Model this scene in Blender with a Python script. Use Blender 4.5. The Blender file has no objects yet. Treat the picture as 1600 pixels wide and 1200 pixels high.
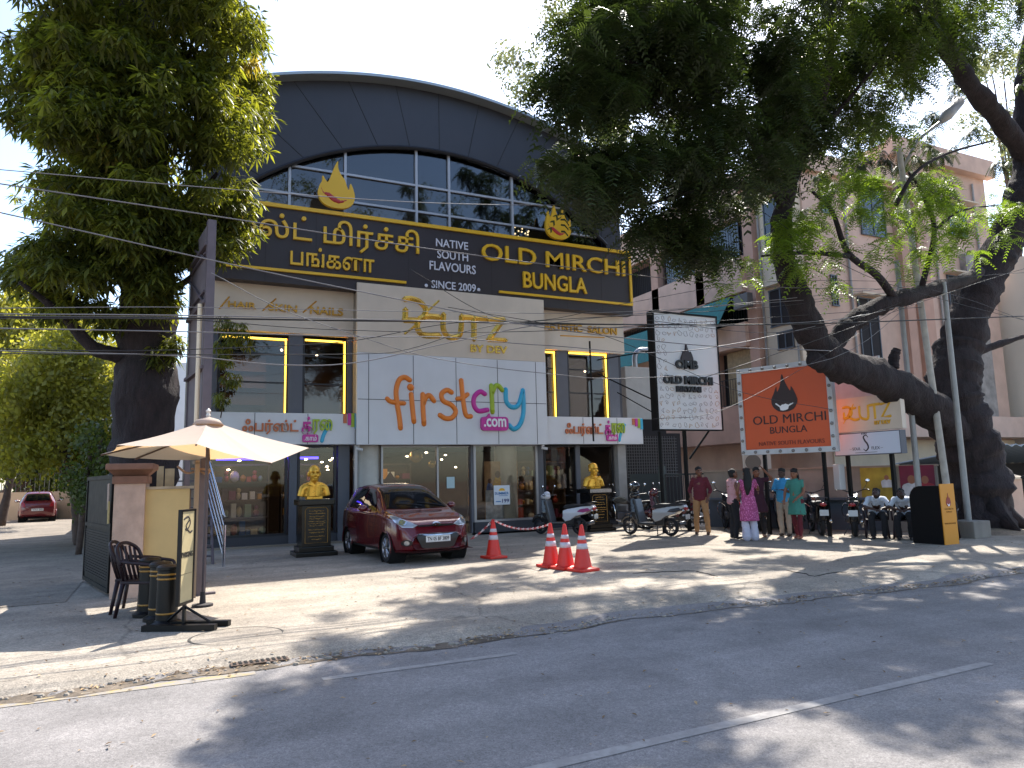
import bpy, bmesh, math, random
import numpy as np
from mathutils import Vector, Matrix
from mathutils.bvhtree import BVHTree
random.seed(7); RNG = np.random.default_rng(11)
S = bpy.context.scene; COL = S.collection
R = math.radians
# ------------------------------------------------------------ camera
CAMZ = 1.55; FPX = 1130.0
YAW, PITCH, ROLL = R(25.8), R(7.5), R(-1.4)
_fw = Vector((math.sin(YAW)*math.cos(PITCH), math.cos(YAW)*math.cos(PITCH), math.sin(PITCH)))
_r = Vector((math.cos(YAW), -math.sin(YAW), 0)); _u = _r.cross(_fw)
CR = _r*math.cos(ROLL)+_u*math.sin(ROLL); CU = -_r*math.sin(ROLL)+_u*math.cos(ROLL); CF = _fw
cam = bpy.data.cameras.new('camera'); camo = bpy.data.objects.new('camera', cam); COL.objects.link(camo)
camo.matrix_world = Matrix(((CR.x, CU.x, -CF.x, 0), (CR.y, CU.y, -CF.y, 0), (CR.z, CU.z, -CF.z, CAMZ), (0, 0, 0, 1)))
cam.sensor_width = 36; cam.lens = 36*FPX/1600; cam.clip_end = 3000; cam.clip_start = .05
S.camera = camo
# ------------------------------------------------------------ light
SUN = Vector((.58, .50, 1.0)).normalized()          # towards the sun
EL = math.asin(SUN.z); AZ = math.atan2(SUN.x, SUN.y)
w = bpy.data.worlds.new('World'); S.world = w; w.use_nodes = True
nt = w.node_tree; bg = nt.nodes['Background']
sky = nt.nodes.new('ShaderNodeTexSky'); sky.sky_type = 'NISHITA'; sky.sun_disc = False
sky.sun_elevation = EL; sky.sun_rotation = AZ; sky.air_density = 1.0; sky.dust_density = 1.2; sky.ozone_density = 1.0
nt.links.new(sky.outputs[0], bg.inputs[0]); bg.inputs[1].default_value = 0.15
sl = bpy.data.lights.new('sun', 'SUN'); sl.energy = 4.2; sl.angle = R(.55); sl.color = (1, .95, .86)
so = bpy.data.objects.new('sun', sl); COL.objects.link(so); so.location = (20, 20, 40)
so.rotation_euler = (-SUN).to_track_quat('-Z', 'Y').to_euler()
S.view_settings.view_transform = 'Standard'; S.view_settings.look = 'None'
S.view_settings.exposure = 1.48; S.view_settings.gamma = 1
# ------------------------------------------------------------ helpers
def ray(px, py): return CF+CR*((px-800)/FPX)-CU*((py-600)/FPX)
O = Vector((0, 0, CAMZ))
def PY(px, py, Y): d = ray(px, py); return O+d*(Y/d.y)
def PX(px, py, X): d = ray(px, py); return O+d*(X/d.x)
def PG(px, py, z=0): d = ray(px, py); return O+d*((z-CAMZ)/d.z)
def col(h):
    c = [int(h[i:i+2], 16)/255 for i in (0, 2, 4)]
    return tuple(x/12.92 if x <= .04045 else ((x+.055)/1.055)**2.4 for x in c)
MATS = {}
def mat(name, c, rough=.6, metal=0, ns=0, na=.15, bump=0, bs=None, emit=0, spec=.5, trans=0, coat=0, stain=0):
    if name in MATS: return MATS[name]
    if isinstance(c, str): c = col(c)
    m = bpy.data.materials.new(name); m.use_nodes = True; t = m.node_tree; b = t.nodes['Principled BSDF']
    b.inputs['Base Color'].default_value = (*c, 1); b.inputs['Roughness'].default_value = rough
    b.inputs['Metallic'].default_value = metal; b.inputs['Specular IOR Level'].default_value = spec
    if coat: b.inputs['Coat Weight'].default_value = coat; b.inputs['Coat Roughness'].default_value = .05
    tc = t.nodes.new('ShaderNodeTexCoord')
    if ns:
        n = t.nodes.new('ShaderNodeTexNoise'); n.inputs['Scale'].default_value = ns; n.inputs['Detail'].default_value = 6
        t.links.new(tc.outputs['Object'], n.inputs['Vector'])
        r = t.nodes.new('ShaderNodeMapRange'); r.inputs[1].default_value = .3; r.inputs[2].default_value = .7
        r.inputs[3].default_value = 1-na; r.inputs[4].default_value = 1+na; t.links.new(n.outputs[0], r.inputs[0])
        mx = t.nodes.new('ShaderNodeMix'); mx.data_type = 'RGBA'; mx.blend_type = 'MULTIPLY'; mx.inputs[0].default_value = 1
        mx.inputs[6].default_value = (*c, 1); t.links.new(r.outputs[0], mx.inputs[7]); out = mx.outputs[2]
        if stain:
            n2 = t.nodes.new('ShaderNodeTexNoise'); n2.inputs['Scale'].default_value = ns*.22; n2.inputs['Detail'].default_value = 9; n2.inputs['Roughness'].default_value = .65
            mp = t.nodes.new('ShaderNodeMapping'); mp.inputs['Scale'].default_value = (1, 1, .35)
            t.links.new(tc.outputs['Object'], mp.inputs[0]); t.links.new(mp.outputs[0], n2.inputs['Vector'])
            r2 = t.nodes.new('ShaderNodeMapRange'); r2.inputs[1].default_value = .42; r2.inputs[2].default_value = .62
            r2.inputs[3].default_value = 1-stain; r2.inputs[4].default_value = 1; t.links.new(n2.outputs[0], r2.inputs[0])
            m2 = t.nodes.new('ShaderNodeMix'); m2.data_type = 'RGBA'; m2.blend_type = 'MULTIPLY'; m2.inputs[0].default_value = 1
            t.links.new(out, m2.inputs[6]); t.links.new(r2.outputs[0], m2.inputs[7]); out = m2.outputs[2]
        t.links.new(out, b.inputs['Base Color'])
        rr = t.nodes.new('ShaderNodeMapRange'); rr.inputs[3].default_value = max(.02, rough-.1); rr.inputs[4].default_value = min(1, rough+.1)
        t.links.new(n.outputs[0], rr.inputs[0]); t.links.new(rr.outputs[0], b.inputs['Roughness'])
    if bump:
        nb = t.nodes.new('ShaderNodeTexNoise'); nb.inputs['Scale'].default_value = bs or 40; nb.inputs['Detail'].default_value = 5
        t.links.new(tc.outputs['Object'], nb.inputs['Vector'])
        bp = t.nodes.new('ShaderNodeBump'); bp.inputs['Strength'].default_value = bump; bp.inputs['Distance'].default_value = .02
        t.links.new(nb.outputs[0], bp.inputs['Height']); t.links.new(bp.outputs[0], b.inputs['Normal'])
    if emit:
        b.inputs['Emission Color'].default_value = (*c, 1); b.inputs['Emission Strength'].default_value = emit
    if trans: b.inputs['Transmission Weight'].default_value = trans
    MATS[name] = m; return m
def glass(name, tint=(.5, .52, .55), clear=.6, rough=.02, ior=1.75):
    if name in MATS: return MATS[name]
    m = bpy.data.materials.new(name); m.use_nodes = True; t = m.node_tree; t.nodes.clear()
    o = t.nodes.new('ShaderNodeOutputMaterial'); tr = t.nodes.new('ShaderNodeBsdfTransparent'); gl = t.nodes.new('ShaderNodeBsdfGlossy')
    tr.inputs[0].default_value = (*[clear*x*2 for x in tint], 1); gl.inputs['Roughness'].default_value = rough; gl.inputs[0].default_value = (.95, .97, 1, 1)
    f = t.nodes.new('ShaderNodeFresnel'); f.inputs[0].default_value = ior
    mx = t.nodes.new('ShaderNodeMixShader'); t.links.new(f.outputs[0], mx.inputs[0]); t.links.new(tr.outputs[0], mx.inputs[1]); t.links.new(gl.outputs[0], mx.inputs[2])
    t.links.new(mx.outputs[0], o.inputs[0]); MATS[name] = m; return m
def leafmat(name, c, c2, transl=.45, tcol=None):
    m = bpy.data.materials.new(name); m.use_nodes = True; t = m.node_tree; t.nodes.clear()
    o = t.nodes.new('ShaderNodeOutputMaterial'); d = t.nodes.new('ShaderNodeBsdfPrincipled'); tl = t.nodes.new('ShaderNodeBsdfTranslucent')
    d.inputs['Roughness'].default_value = .45; d.inputs['Specular IOR Level'].default_value = .35
    a = t.nodes.new('ShaderNodeAttribute'); a.attribute_name = 'tone'
    mx = t.nodes.new('ShaderNodeMix'); mx.data_type = 'RGBA'; mx.inputs[6].default_value = (*c, 1); mx.inputs[7].default_value = (*c2, 1)
    t.links.new(a.outputs['Fac'], mx.inputs[0]); t.links.new(mx.outputs[2], d.inputs['Base Color'])
    hs = t.nodes.new('ShaderNodeMix'); hs.data_type = 'RGBA'; hs.blend_type = 'MULTIPLY'; hs.inputs[0].default_value = 1
    hs.inputs[7].default_value = (*(tcol or (2.6, 2.5, .9)), 1); t.links.new(mx.outputs[2], hs.inputs[6]); t.links.new(hs.outputs[2], tl.inputs[0])
    ms = t.nodes.new('ShaderNodeMixShader'); ms.inputs[0].default_value = transl
    t.links.new(d.outputs[0], ms.inputs[1]); t.links.new(tl.outputs[0], ms.inputs[2]); t.links.new(ms.outputs[0], o.inputs[0]); return m
def prop(o, label=None, cat=None, group=None, kind=None):
    if label: o['label'] = label
    if cat: o['category'] = cat
    if group: o['group'] = group
    if kind: o['kind'] = kind
    return o
def empty(name, loc=(0, 0, 0), label=None, cat=None, rz=0, group=None):
    o = bpy.data.objects.new(name, None); COL.objects.link(o); o.location = loc; o.rotation_euler = (0, 0, rz); o.empty_display_size = .1
    return prop(o, label, cat, group)
def link(name, me, mats, parent=None):
    o = bpy.data.objects.new(name, me); COL.objects.link(o)
    for m in (mats if isinstance(mats, (list, tuple)) else [mats]): me.materials.append(m)
    if parent: o.parent = parent
    return o
def frame(o, right, up=(0, 0, 1)):
    r = Vector(right).normalized(); u = Vector(up).normalized(); n = r.cross(u)
    return Matrix(((r.x, u.x, n.x, o[0]), (r.y, u.y, n.y, o[1]), (r.z, u.z, n.z, o[2]), (0, 0, 0, 1)))
def FY(Y, x=0, z=0): return frame((x, Y, z), (1, 0, 0))
def crom(pts, k=6, closed=False):
    P = [Vector(p) for p in pts]; out = []; n = len(P)
    rng = range(n if closed else n-1)
    for i in rng:
        p0 = P[(i-1) % n] if closed or i > 0 else P[0]*2-P[1]; p1 = P[i]; p2 = P[(i+1) % n]
        p3 = P[(i+2) % n] if closed or i+2 < n else P[-1]*2-P[-2]
        for j in range(k):
            t = j/k; out.append(.5*((2*p1)+(p2-p0)*t+(2*p0-5*p1+4*p2-p3)*t*t+(3*p1-p0-3*p2+p3)*t**3))
    if not closed: out.append(P[-1])
    return out
class MB:
    def __init__(s): s.v = []; s.f = []; s.m = []
    def add(s, v, f, mi=0, M=None):
        b = len(s.v); s.v += [tuple(M @ Vector(p)) for p in v] if M else [tuple(p) for p in v]
        s.f += [tuple(i+b for i in q) for q in f]; s.m += [mi]*len(f); return s
    def box(s, x0, x1, y0, y1, z0, z1, M=None, mi=0):
        if x0 > x1: x0, x1 = x1, x0
        if y0 > y1: y0, y1 = y1, y0
        if z0 > z1: z0, z1 = z1, z0
        v = [(x, y, z) for z in (z0, z1) for y in (y0, y1) for x in (x0, x1)]
        return s.add(v, [(0, 2, 3, 1), (4, 5, 7, 6), (0, 1, 5, 4), (2, 6, 7, 3), (0, 4, 6, 2), (1, 3, 7, 5)], mi, M)
    def bev(s, x0, x1, y0, y1, z0, z1, r=.02, M=None, mi=0):       # box with chamfered edges
        bm = bmesh.new(); bmesh.ops.create_cube(bm, size=1)
        for q in bm.verts: q.co = Vector(((x0+x1)/2+q.co.x*abs(x1-x0), (y0+y1)/2+q.co.y*abs(y1-y0), (z0+z1)/2+q.co.z*abs(z1-z0)))
        bmesh.ops.bevel(bm, geom=bm.edges[:], offset=r, segments=2, affect='EDGES', profile=.7)
        bm.verts.index_update(); s.add([q.co.copy() for q in bm.verts], [[q.index for q in f.verts] for f in bm.faces], mi, M); bm.free(); return s
    def tube(s, pts, r, n=8, cap=True, M=None, mi=0, closed=False, flat=None):
        P = [Vector(p) for p in pts]; L = len(P); rr = r if isinstance(r, (list, tuple)) else [r]*L
        v = []; f = []; up = None
        for i in range(L):
            a = P[(i-1) % L] if closed or i else P[i]; b = P[(i+1) % L] if closed or i < L-1 else P[i]
            t = (b-a); t = t.normalized() if t.length > 1e-9 else Vector((0, 0, 1))
            if up is None: up = Vector((0, 0, 1)) if abs(t.z) < .9 else Vector((0, 1, 0))
            x = up.cross(t); x = x.normalized() if x.length > 1e-6 else t.orthogonal().normalized(); y = t.cross(x); up = y
            for k in range(n):
                q = 2*math.pi*k/n; v.append(P[i]+x*(math.cos(q)*rr[i])+y*(math.sin(q)*rr[i]))
        for i in range(L if closed else L-1):
            j = (i+1) % L
            for k in range(n): f.append((i*n+k, i*n+(k+1) % n, j*n+(k+1) % n, j*n+k))
        if cap and not closed: f += [tuple(range(n-1, -1, -1)), tuple((L-1)*n+k for k in range(n))]
        return s.add(v, f, mi, M)
    def lathe(s, prof, n=24, M=None, mi=0, sy=1, cap=True):
        v = []; f = []; L = len(prof)
        for r, z in prof:
            for k in range(n): q = 2*math.pi*k/n; v.append((r*math.cos(q), r*math.sin(q)*sy, z))
        for i in range(L-1):
            for k in range(n): f.append((i*n+k, i*n+(k+1) % n, (i+1)*n+(k+1) % n, (i+1)*n+k))
        if cap and prof[0][0] > 1e-5: f.append(tuple(range(n-1, -1, -1)))
        if cap and prof[-1][0] > 1e-5: f.append(tuple((L-1)*n+k for k in range(n)))
        return s.add(v, f, mi, M)
    def cyl(s, c, r, h, n=20, M=None, mi=0):
        return s.lathe([(r, 0), (r, h)], n, (M or Matrix()) @ Matrix.Translation(c), mi)
    def prism(s, poly, d, M=None, mi=0, z0=0):
        n = len(poly); a = sum(poly[i][0]*poly[(i+1) % n][1]-poly[(i+1) % n][0]*poly[i][1] for i in range(n))
        if a < 0: poly = poly[::-1]
        v = [(x, y, z0) for x, y, *_ in poly]+[(x, y, z0+d) for x, y, *_ in poly]
        f = [tuple(range(n-1, -1, -1)), tuple(range(n, 2*n))]+[(i, (i+1) % n, n+(i+1) % n, n+i) for i in range(n)]
        return s.add(v, f, mi, M)
    def ell(s, c, r, n=14, m=9, M=None, mi=0):
        if not isinstance(r, (list, tuple)): r = (r, r, r)
        v = []; f = []
        for i in range(m+1):
            p = math.pi*i/m
            for k in range(n): q = 2*math.pi*k/n; v.append((c[0]+r[0]*math.sin(p)*math.cos(q), c[1]+r[1]*math.sin(p)*math.sin(q), c[2]-r[2]*math.cos(p)))
        for i in range(m):
            for k in range(n): f.append((i*n+k, i*n+(k+1) % n, (i+1)*n+(k+1) % n, (i+1)*n+k))
        return s.add(v, f, mi, M)
    def stroke(s, pts, r, M=None, mi=0, d=.5, k=5, n=8, straight=False):   # rounded raised stroke in a plane (local z is the depth)
        P = [Vector((x, y, 0)) for x, y in pts]
        if not straight and len(P) > 2: P = [Vector(p) for p in crom(P, k)]
        rr = r if isinstance(r, (list, tuple)) else None
        v0 = len(s.v); ra = [r]*len(P) if not rr else [rr[min(len(rr)-1, int(i*len(rr)/len(P)))] for i in range(len(P))]
        T = MB(); T.tube(P, ra, n)
        for e, q in ((P[0], ra[0]), (P[-1], ra[-1])): T.ell(e, q, n, 6)
        T.v = [(x, y, z*d) for x, y, z in T.v]
        return s.add(T.v, T.f, mi, M)
    def mesh(s, name, smooth=False, merge=False):
        me = bpy.data.meshes.new(name); me.from_pydata(s.v, [], s.f); me.polygons.foreach_set('material_index', s.m)
        if merge:
            bm = bmesh.new(); bm.from_mesh(me); bmesh.ops.remove_doubles(bm, verts=bm.verts, dist=1e-4); bm.to_mesh(me); bm.free()
        if smooth: me.polygons.foreach_set('use_smooth', [True]*len(me.polygons))
        me.update(); return me
    def build(s, name, mats, parent=None, smooth=False, label=None, cat=None, group=None, kind=None, merge=False, sharp=None):
        me = s.mesh(name, smooth, merge); o = link(name, me, mats, parent)
        if sharp is not None: me.set_sharp_from_angle(angle=R(sharp))
        return prop(o, label, cat, group, kind)
_tc = {}
def text_geo(t, ext=.02, off=0, sp=1.0):
    key = (t, off, sp)
    if key in _tc: return _tc[key]
    cu = bpy.data.curves.new('writing', 'FONT'); cu.body = t; cu.size = 1; cu.extrude = .5; cu.offset = off; cu.resolution_u = 3; cu.space_character = sp
    o = bpy.data.objects.new('writing', cu); COL.objects.link(o); bpy.context.view_layer.update()
    me = bpy.data.meshes.new_from_object(o.evaluated_get(bpy.context.evaluated_depsgraph_get()))
    v = [tuple(q.co) for q in me.vertices]; f = [tuple(p.vertices) for p in me.polygons]
    bpy.data.objects.remove(o); bpy.data.curves.remove(cu); bpy.data.meshes.remove(me); _tc[key] = (v, f); return v, f
def tx(mb, t, x0, y0, x1, y1, M, d=.03, mi=0, off=0, sp=1.0, z0=0, shear=0):      # writing fitted into a box of the plane M
    v, f = text_geo(t, off=off, sp=sp)
    if not v: return mb
    a = min(p[0] for p in v); b = max(p[0] for p in v); c = min(p[1] for p in v); e = max(p[1] for p in v)
    V = [(x0+(p[0]-a)/(b-a)*(x1-x0)+shear*(p[1]-c), y0+(p[1]-c)/(e-c)*(y1-y0), z0+(p[2]+.5)*d) for p in v]
    return mb.add(V, f, mi, M)
def blob(mb, name, mats, parent, vox=.012, it=4, fac=.5):         # fuse overlapping solids into one continuous skin
    me = mb.mesh('tmp'); o = bpy.data.objects.new('tmp', me); COL.objects.link(o)
    m = o.modifiers.new('r', 'REMESH'); m.mode = 'VOXEL'; m.voxel_size = vox; m.use_smooth_shade = True
    sm = o.modifiers.new('s', 'SMOOTH'); sm.iterations = it; sm.factor = fac
    bpy.context.view_layer.update()
    n = bpy.data.meshes.new_from_object(o.evaluated_get(bpy.context.evaluated_depsgraph_get()))
    bpy.data.objects.remove(o); bpy.data.meshes.remove(me)
    n.materials.clear(); n.polygons.foreach_set('use_smooth', [True]*len(n.polygons)); n.name = name
    return link(name, n, mats, parent)
def copy_tree(o, parent=None):
    c = o.copy(); COL.objects.link(c)
    if parent: c.parent = parent
    for ch in list(o.children): copy_tree(ch, c)
    return c
# ------------------------------------------------------------ ground, road
def ground_mat(name, c, c2, big, fine, rough=.85, cracks=0, spots=0):
    m = bpy.data.materials.new(name); m.use_nodes = True; t = m.node_tree; b = t.nodes['Principled BSDF']; L = t.links.new
    b.inputs['Roughness'].default_value = rough; b.inputs['Specular IOR Level'].default_value = .3
    tc = t.nodes.new('ShaderNodeTexCoord')
    def noise(s, d=6, rg=.55):
        n = t.nodes.new('ShaderNodeTexNoise'); n.inputs['Scale'].default_value = s; n.inputs['Detail'].default_value = d; n.inputs['Roughness'].default_value = rg
        L(tc.outputs['Object'], n.inputs['Vector']); return n
    def ramp(src, a, e, lo, hi):
        r = t.nodes.new('ShaderNodeMapRange'); r.inputs[1].default_value = a; r.inputs[2].default_value = e; r.inputs[3].default_value = lo; r.inputs[4].default_value = hi
        L(src, r.inputs[0]); return r.outputs[0]
    def mul(a, f):
        mx = t.nodes.new('ShaderNodeMix'); mx.data_type = 'RGBA'; mx.blend_type = 'MULTIPLY'; mx.inputs[0].default_value = 1
        L(a, mx.inputs[6]); L(f, mx.inputs[7]); return mx.outputs[2]
    mx = t.nodes.new('ShaderNodeMix'); mx.data_type = 'RGBA'; mx.inputs[6].default_value = (*col(c), 1); mx.inputs[7].default_value = (*col(c2), 1)
    L(ramp(noise(big).outputs[0], .38, .62, 0, 1), mx.inputs[0]); o = mx.outputs[2]
    nf = noise(fine, 3, .7); o = mul(o, ramp(nf.outputs[0], .3, .7, .62, 1.38))
    o = mul(o, ramp(noise(fine*.3, 2, .8).outputs[0], .35, .65, .86, 1.14))
    o = mul(o, ramp(noise(big*5, 8, .7).outputs[0], .35, .65, .82, 1.12))
    mp = t.nodes.new('ShaderNodeMapping'); mp.inputs['Scale'].default_value = (.12, 1.6, 1); L(tc.outputs['Object'], mp.inputs[0]); ns_ = noise(1.0, 5, .6); L(mp.outputs[0], ns_.inputs['Vector']); o = mul(o, ramp(ns_.outputs[0], .35, .65, .86, 1.1))
    st_ = noise(.9, 4, .5); o = mul(o, ramp(st_.outputs[0], .60, .70, 1, .80))
    if cracks:
        v = t.nodes.new('ShaderNodeTexVoronoi'); v.feature = 'DISTANCE_TO_EDGE'; v.inputs['Scale'].default_value = cracks; 
        n = noise(1.3, 5); ad = t.nodes.new('ShaderNodeMix'); ad.data_type = 'RGBA'; ad.blend_type = 'LINEAR_LIGHT'; ad.inputs[0].default_value = .35
        L(tc.outputs['Object'], ad.inputs[6]); L(n.outputs['Color'], ad.inputs[7]); L(ad.outputs[2], v.inputs['Vector'])
        o = mul(o, ramp(v.outputs['Distance'], 0.002, .007, .72, 1))
    if spots:
        v = t.nodes.new('ShaderNodeTexVoronoi'); v.inputs['Scale'].default_value = spots; L(tc.outputs['Object'], v.inputs['Vector'])
        o = mul(o, ramp(v.outputs['Distance'], .05, .09, .55, 1))
    L(o, b.inputs['Base Color'])
    bp = t.nodes.new('ShaderNodeBump'); bp.inputs['Strength'].default_value = .5; bp.inputs['Distance'].default_value = .012; L(nf.outputs[0], bp.inputs['Height']); L(bp.outputs[0], b.inputs['Normal'])
    return m
M_conc = ground_mat('pale_concrete', '9a9083', '867d72', .35, 60, cracks=.22, spots=0)
M_asph = ground_mat('worn_asphalt', '817c7a', '767270', .25, 110, .9)
M_dirt = ground_mat('dry_earth', '8a7a66', '75685a', .3, 40)
def sheet(name, x0, x1, y0, y1, z, m, hfun=None, nx=2, ny=2):
    b = MB(); v = []; f = []
    for j in range(ny):
        for i in range(nx):
            x = x0+(x1-x0)*i/(nx-1); y = y0+(y1-y0)*j/(ny-1); v.append((x, y, hfun(x, y) if hfun else z))
    for j in range(ny-1):
        for i in range(nx-1): a = j*nx+i; f.append((a, a+1, a+nx+1, a+nx))
    b.add(v, f); o = b.build(name, m, smooth=bool(hfun)); o['kind'] = 'structure'; return o
sheet('ground', -900, 900, -900, 900, -.14, M_dirt)
sheet('road', -80, 120, -5.5, 7.7, -.05, M_asph)
def edge(x):   # wavering edge of the concrete apron
    return 7.06+.05*math.sin(x*1.7)+.04*math.sin(x*4.1+1)-.012*x*(x > 0)+(.12*math.sin((x-4)*.9) if 4 < x < 11 else 0)
def lot_h(x, y):
    t = min(1, max(0, (y-edge(x))/(.35 if x < 3.5 else 1.0)))
    h = -.075+.085*(t*t*(3-2*t))
    if y < 10: h += .012*math.sin(x*2.3+y*1.9)*math.sin(y*3.1-x)*min(1, max(0, 1-abs(y-8)/2))
    return h
b = MB(); v = []; f = []; xs = np.arange(-14, 40.01, .2); ys = np.concatenate([np.arange(6.7, 9, .1), np.arange(9, 13, .5), np.arange(13, 61, 4)])
for y in ys:
    for x in xs: v.append((x, y, lot_h(x, y) if y < 10 else .01))
n = len(xs)
for j in range(len(ys)-1):
    for i in range(n-1): a = j*n+i; f.append((a, a+1, a+n+1, a+n))
b.add(v, f); o = b.build('forecourt', M_conc, smooth=True); o['kind'] = 'structure'
sheet('driveway', -8, -1.15, 12, 47, .016, ground_mat('grey_paving', '867c70', '776e64', .4, 50, cracks=.3))
def paint(name, c, wear):
    m = bpy.data.materials.new(name); m.use_nodes = True; t = m.node_tree; b = t.nodes['Principled BSDF']
    tc = t.nodes.new('ShaderNodeTexCoord'); n = t.nodes.new('ShaderNodeTexNoise'); n.inputs['Scale'].default_value = 9; n.inputs['Detail'].default_value = 9; n.inputs['Roughness'].default_value = .75
    t.links.new(tc.outputs['Object'], n.inputs[0]); r = t.nodes.new('ShaderNodeMapRange'); r.inputs[1].default_value = wear-.08; r.inputs[2].default_value = wear+.1
    t.links.new(n.outputs[0], r.inputs[0]); mx = t.nodes.new('ShaderNodeMix'); mx.data_type = 'RGBA'; mx.inputs[6].default_value = (*col('807b78'), 1); mx.inputs[7].default_value = (*col(c), 1)
    t.links.new(r.outputs[0], mx.inputs[0]); t.links.new(mx.outputs[2], b.inputs['Base Color']); b.inputs['Roughness'].default_value = .8; return m
M_wp = paint('worn_white_paint', '918d89', .52); M_yp = paint('worn_yellow_paint', '978354', .52)
def stripe(name, x0, x1, y0, y1, yr, m, wd=.1):
    b = MB(); b.add([(x0, y0-wd/2, -.046), (x1, yr-wd/2, -.046), (x1, yr+wd/2, -.046), (x0, y0+wd/2, -.046)], [(0, 1, 2, 3)]); o = b.build(name, m); o['kind'] = 'structure'
stripe('edge_line', -12, .78, 6.88, 6.9, 6.83, M_yp, .13)
stripe('lane_line', 1.25, 3.0, 6.32, 6.3, 6.28, M_wp, .1)
stripe('centre_line', .2, 6.2, 3.75, 3.6, 3.92, M_wp, .10)
stripe('centre_line', 7.6, 13.5, 3.95, 3.9, 4.05, M_wp, .10)
b = MB(); v = []; f = []; xg = np.arange(-13, 39, .15)
for i, x in enumerate(xg):
    e_ = edge(x); w_ = .05+.05*abs(math.sin(x*2.7+math.sin(x*6)))+.04*abs(math.sin(x*9.1))
    v += [(x, e_-.04-w_, -.0445), (x, e_+.03+w_*.7, lot_h(x, e_+.03+w_*.7)+.003)]
for i in range(len(xg)-1): f.append((2*i, 2*i+2, 2*i+3, 2*i+1))
b.add(v, f); o = b.build('gutter_dirt', ground_mat('gutter_dirt', '6e6255', '4f463c', 2.5, 40)); o['kind'] = 'structure'
# manhole and drain
b = MB(); c = PG(370, 995); b.lathe([(.44, .012), (.455, .017), (.47, .012)], 40, Matrix.Translation((c.x, c.y, 0)), sy=.95, cap=False)
b.lathe([(0, .014), (.44, .014)], 40, Matrix.Translation((c.x, c.y, 0)), sy=.95, mi=1, cap=False)
b.build('manhole_cover', [mat('dark_gap', '3c3833', .9), M_conc], label='round concrete manhole cover set flush in the forecourt edge', cat='manhole')
g = empty('drain_grate', (PG(405, 1025).x, PG(405, 1025).y+.03, -.04), 'rusty slotted drain grate in the road gutter', 'drain')
b = MB(); b.box(-.25, .25, -.15, .15, 0, .008); b.build('frame', mat('rust', '5a4a40', .8, .3, 20, .3), g)
b = MB()
for i in range(10):
    for j in (-1, 1): b.box(-.228+i*.048, -.202+i*.048, j*.07-.055, j*.07+.055, .0081, .012)
b.build('slot', mat('black_gap', '0a0908', 1), g, kind='stuff')
# ------------------------------------------------------------ main building
M_dk = mat('dark_grey_cladding', '34333a', .5, .1, 2, .08, stain=.14)
M_dk2 = mat('charcoal_wall', '3a3a40', .7, 0, 3, .1)
M_bei = mat('beige_cladding', 'c9b9a8', .45, 0, 2, .05, stain=.08)
M_whi = mat('white_cladding', 'cbcbcf', .35, 0, 1.5, .04, stain=.06)
M_brn = mat('brown_fascia', '2b2123', .5, 0, 2, .08)
M_gold = mat('yellow_letter', 'd9a81c', .35, .1)
M_goldm = mat('polished_gold', 'dcb04c', .24, .75, 30, .15, bump=.15, bs=9)
M_joint = mat('dark_joint', '2a2a2e', .9)  # dark colour of the joints between panels
M_alu = mat('aluminium', '8d8d92', .35, .7)
M_frame = mat('dark_frame', '26262b', .4, .4)
M_int = mat('interior_wall', '54402f', .8, 0, 3, .15)
M_intd = mat('interior_dark', '2a2320', .9)
G_win = glass('window_glass', (.5, .45, .42), .7, ior=1.5)
G_arch = glass('arched_glass', (.5, .52, .56), .35)
G_shop = glass('shop_glass', (.5, .48, .45), .85, ior=1.45)
M_roof = mat('roof_sheet', '9aa0a4', .4, .5)
CX = 7.0
def arch(x, w, z0, h): r = (w*w+h*h)/(2*h); return z0-(r-h)+math.sqrt(max(0, r*r-(x-7.15)**2))
def inner(x): return arch(x, 5.85, 9.05, 2.25)
def outer(x): return 13.15-(x-6.95)**2/29.0
B = empty('shop_building', (CX, 20, 0), 'three storey shop building with dark arched front and white and beige sign panels', 'building')
BI = Matrix.Translation((-CX, -20, 0))
def bp(name, mb, m, parent=None, **k):
    mb.v = [(x-CX, y-20, z) for x, y, z in mb.v] if parent is None else mb.v
    return mb.build(name, m, parent or B, **k)
# arched front wall, a band between the two arches
b = MB(); N = 64; v = []; f = []
xs = [.75+(13.5-.75)*i/N for i in range(N+1)]
for x in xs:
    zi = inner(x) if abs(x-7.15) < 5.84 else 8.6
    for y in (19.35, 19.65): v += [(x, y, max(8.6, zi)), (x, y, outer(x))]
for i in range(N):
    a = i*4; c = a+4; f += [(a, c, c+1, a+1), (a+2, a+3, c+3, c+2), (a, a+2, c+2, c)]
b.add(v, f); b.box(13.3, 13.5, 19.66, 33, 0, 11.6); b.box(.75, .95, 19.66, 33, 0, 11.6); b.box(.75, 13.5, 33, 33.2, 0, 11.6)
wall = bp('arched_wall', b, M_dk)
b = MB()   # radial panel joints
for k in range(13):
    a = R(14+k*12.7); cx, cz = 7.15, 7.2
    def hit(fun):
        t = .5
        while t < 12 and cz+math.sin(a)*t < fun(cx+math.cos(a)*t): t += .02
        return t
    t0 = max(hit(inner), (8.95-cz)/math.sin(a)); t1 = hit(outer)
    x1 = cx+math.cos(a)*t1
    if x1 > 13.4: t1 = (13.4-cx)/math.cos(a)
    if x1 < .85: t1 = (.85-cx)/math.cos(a)
    if t1 > t0: b.tube([(cx+math.cos(a)*t0, 19.349, cz+math.sin(a)*t0), (cx+math.cos(a)*t1, 19.349, cz+math.sin(a)*t1)], .011, 4)
b.tube([(12.75, 19.349, 8.9), (12.75, 19.349, 11.9)], .011, 4)
bp('panel_joint', b, M_joint, kind='stuff')
b = MB(); v = []; f = []
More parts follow.
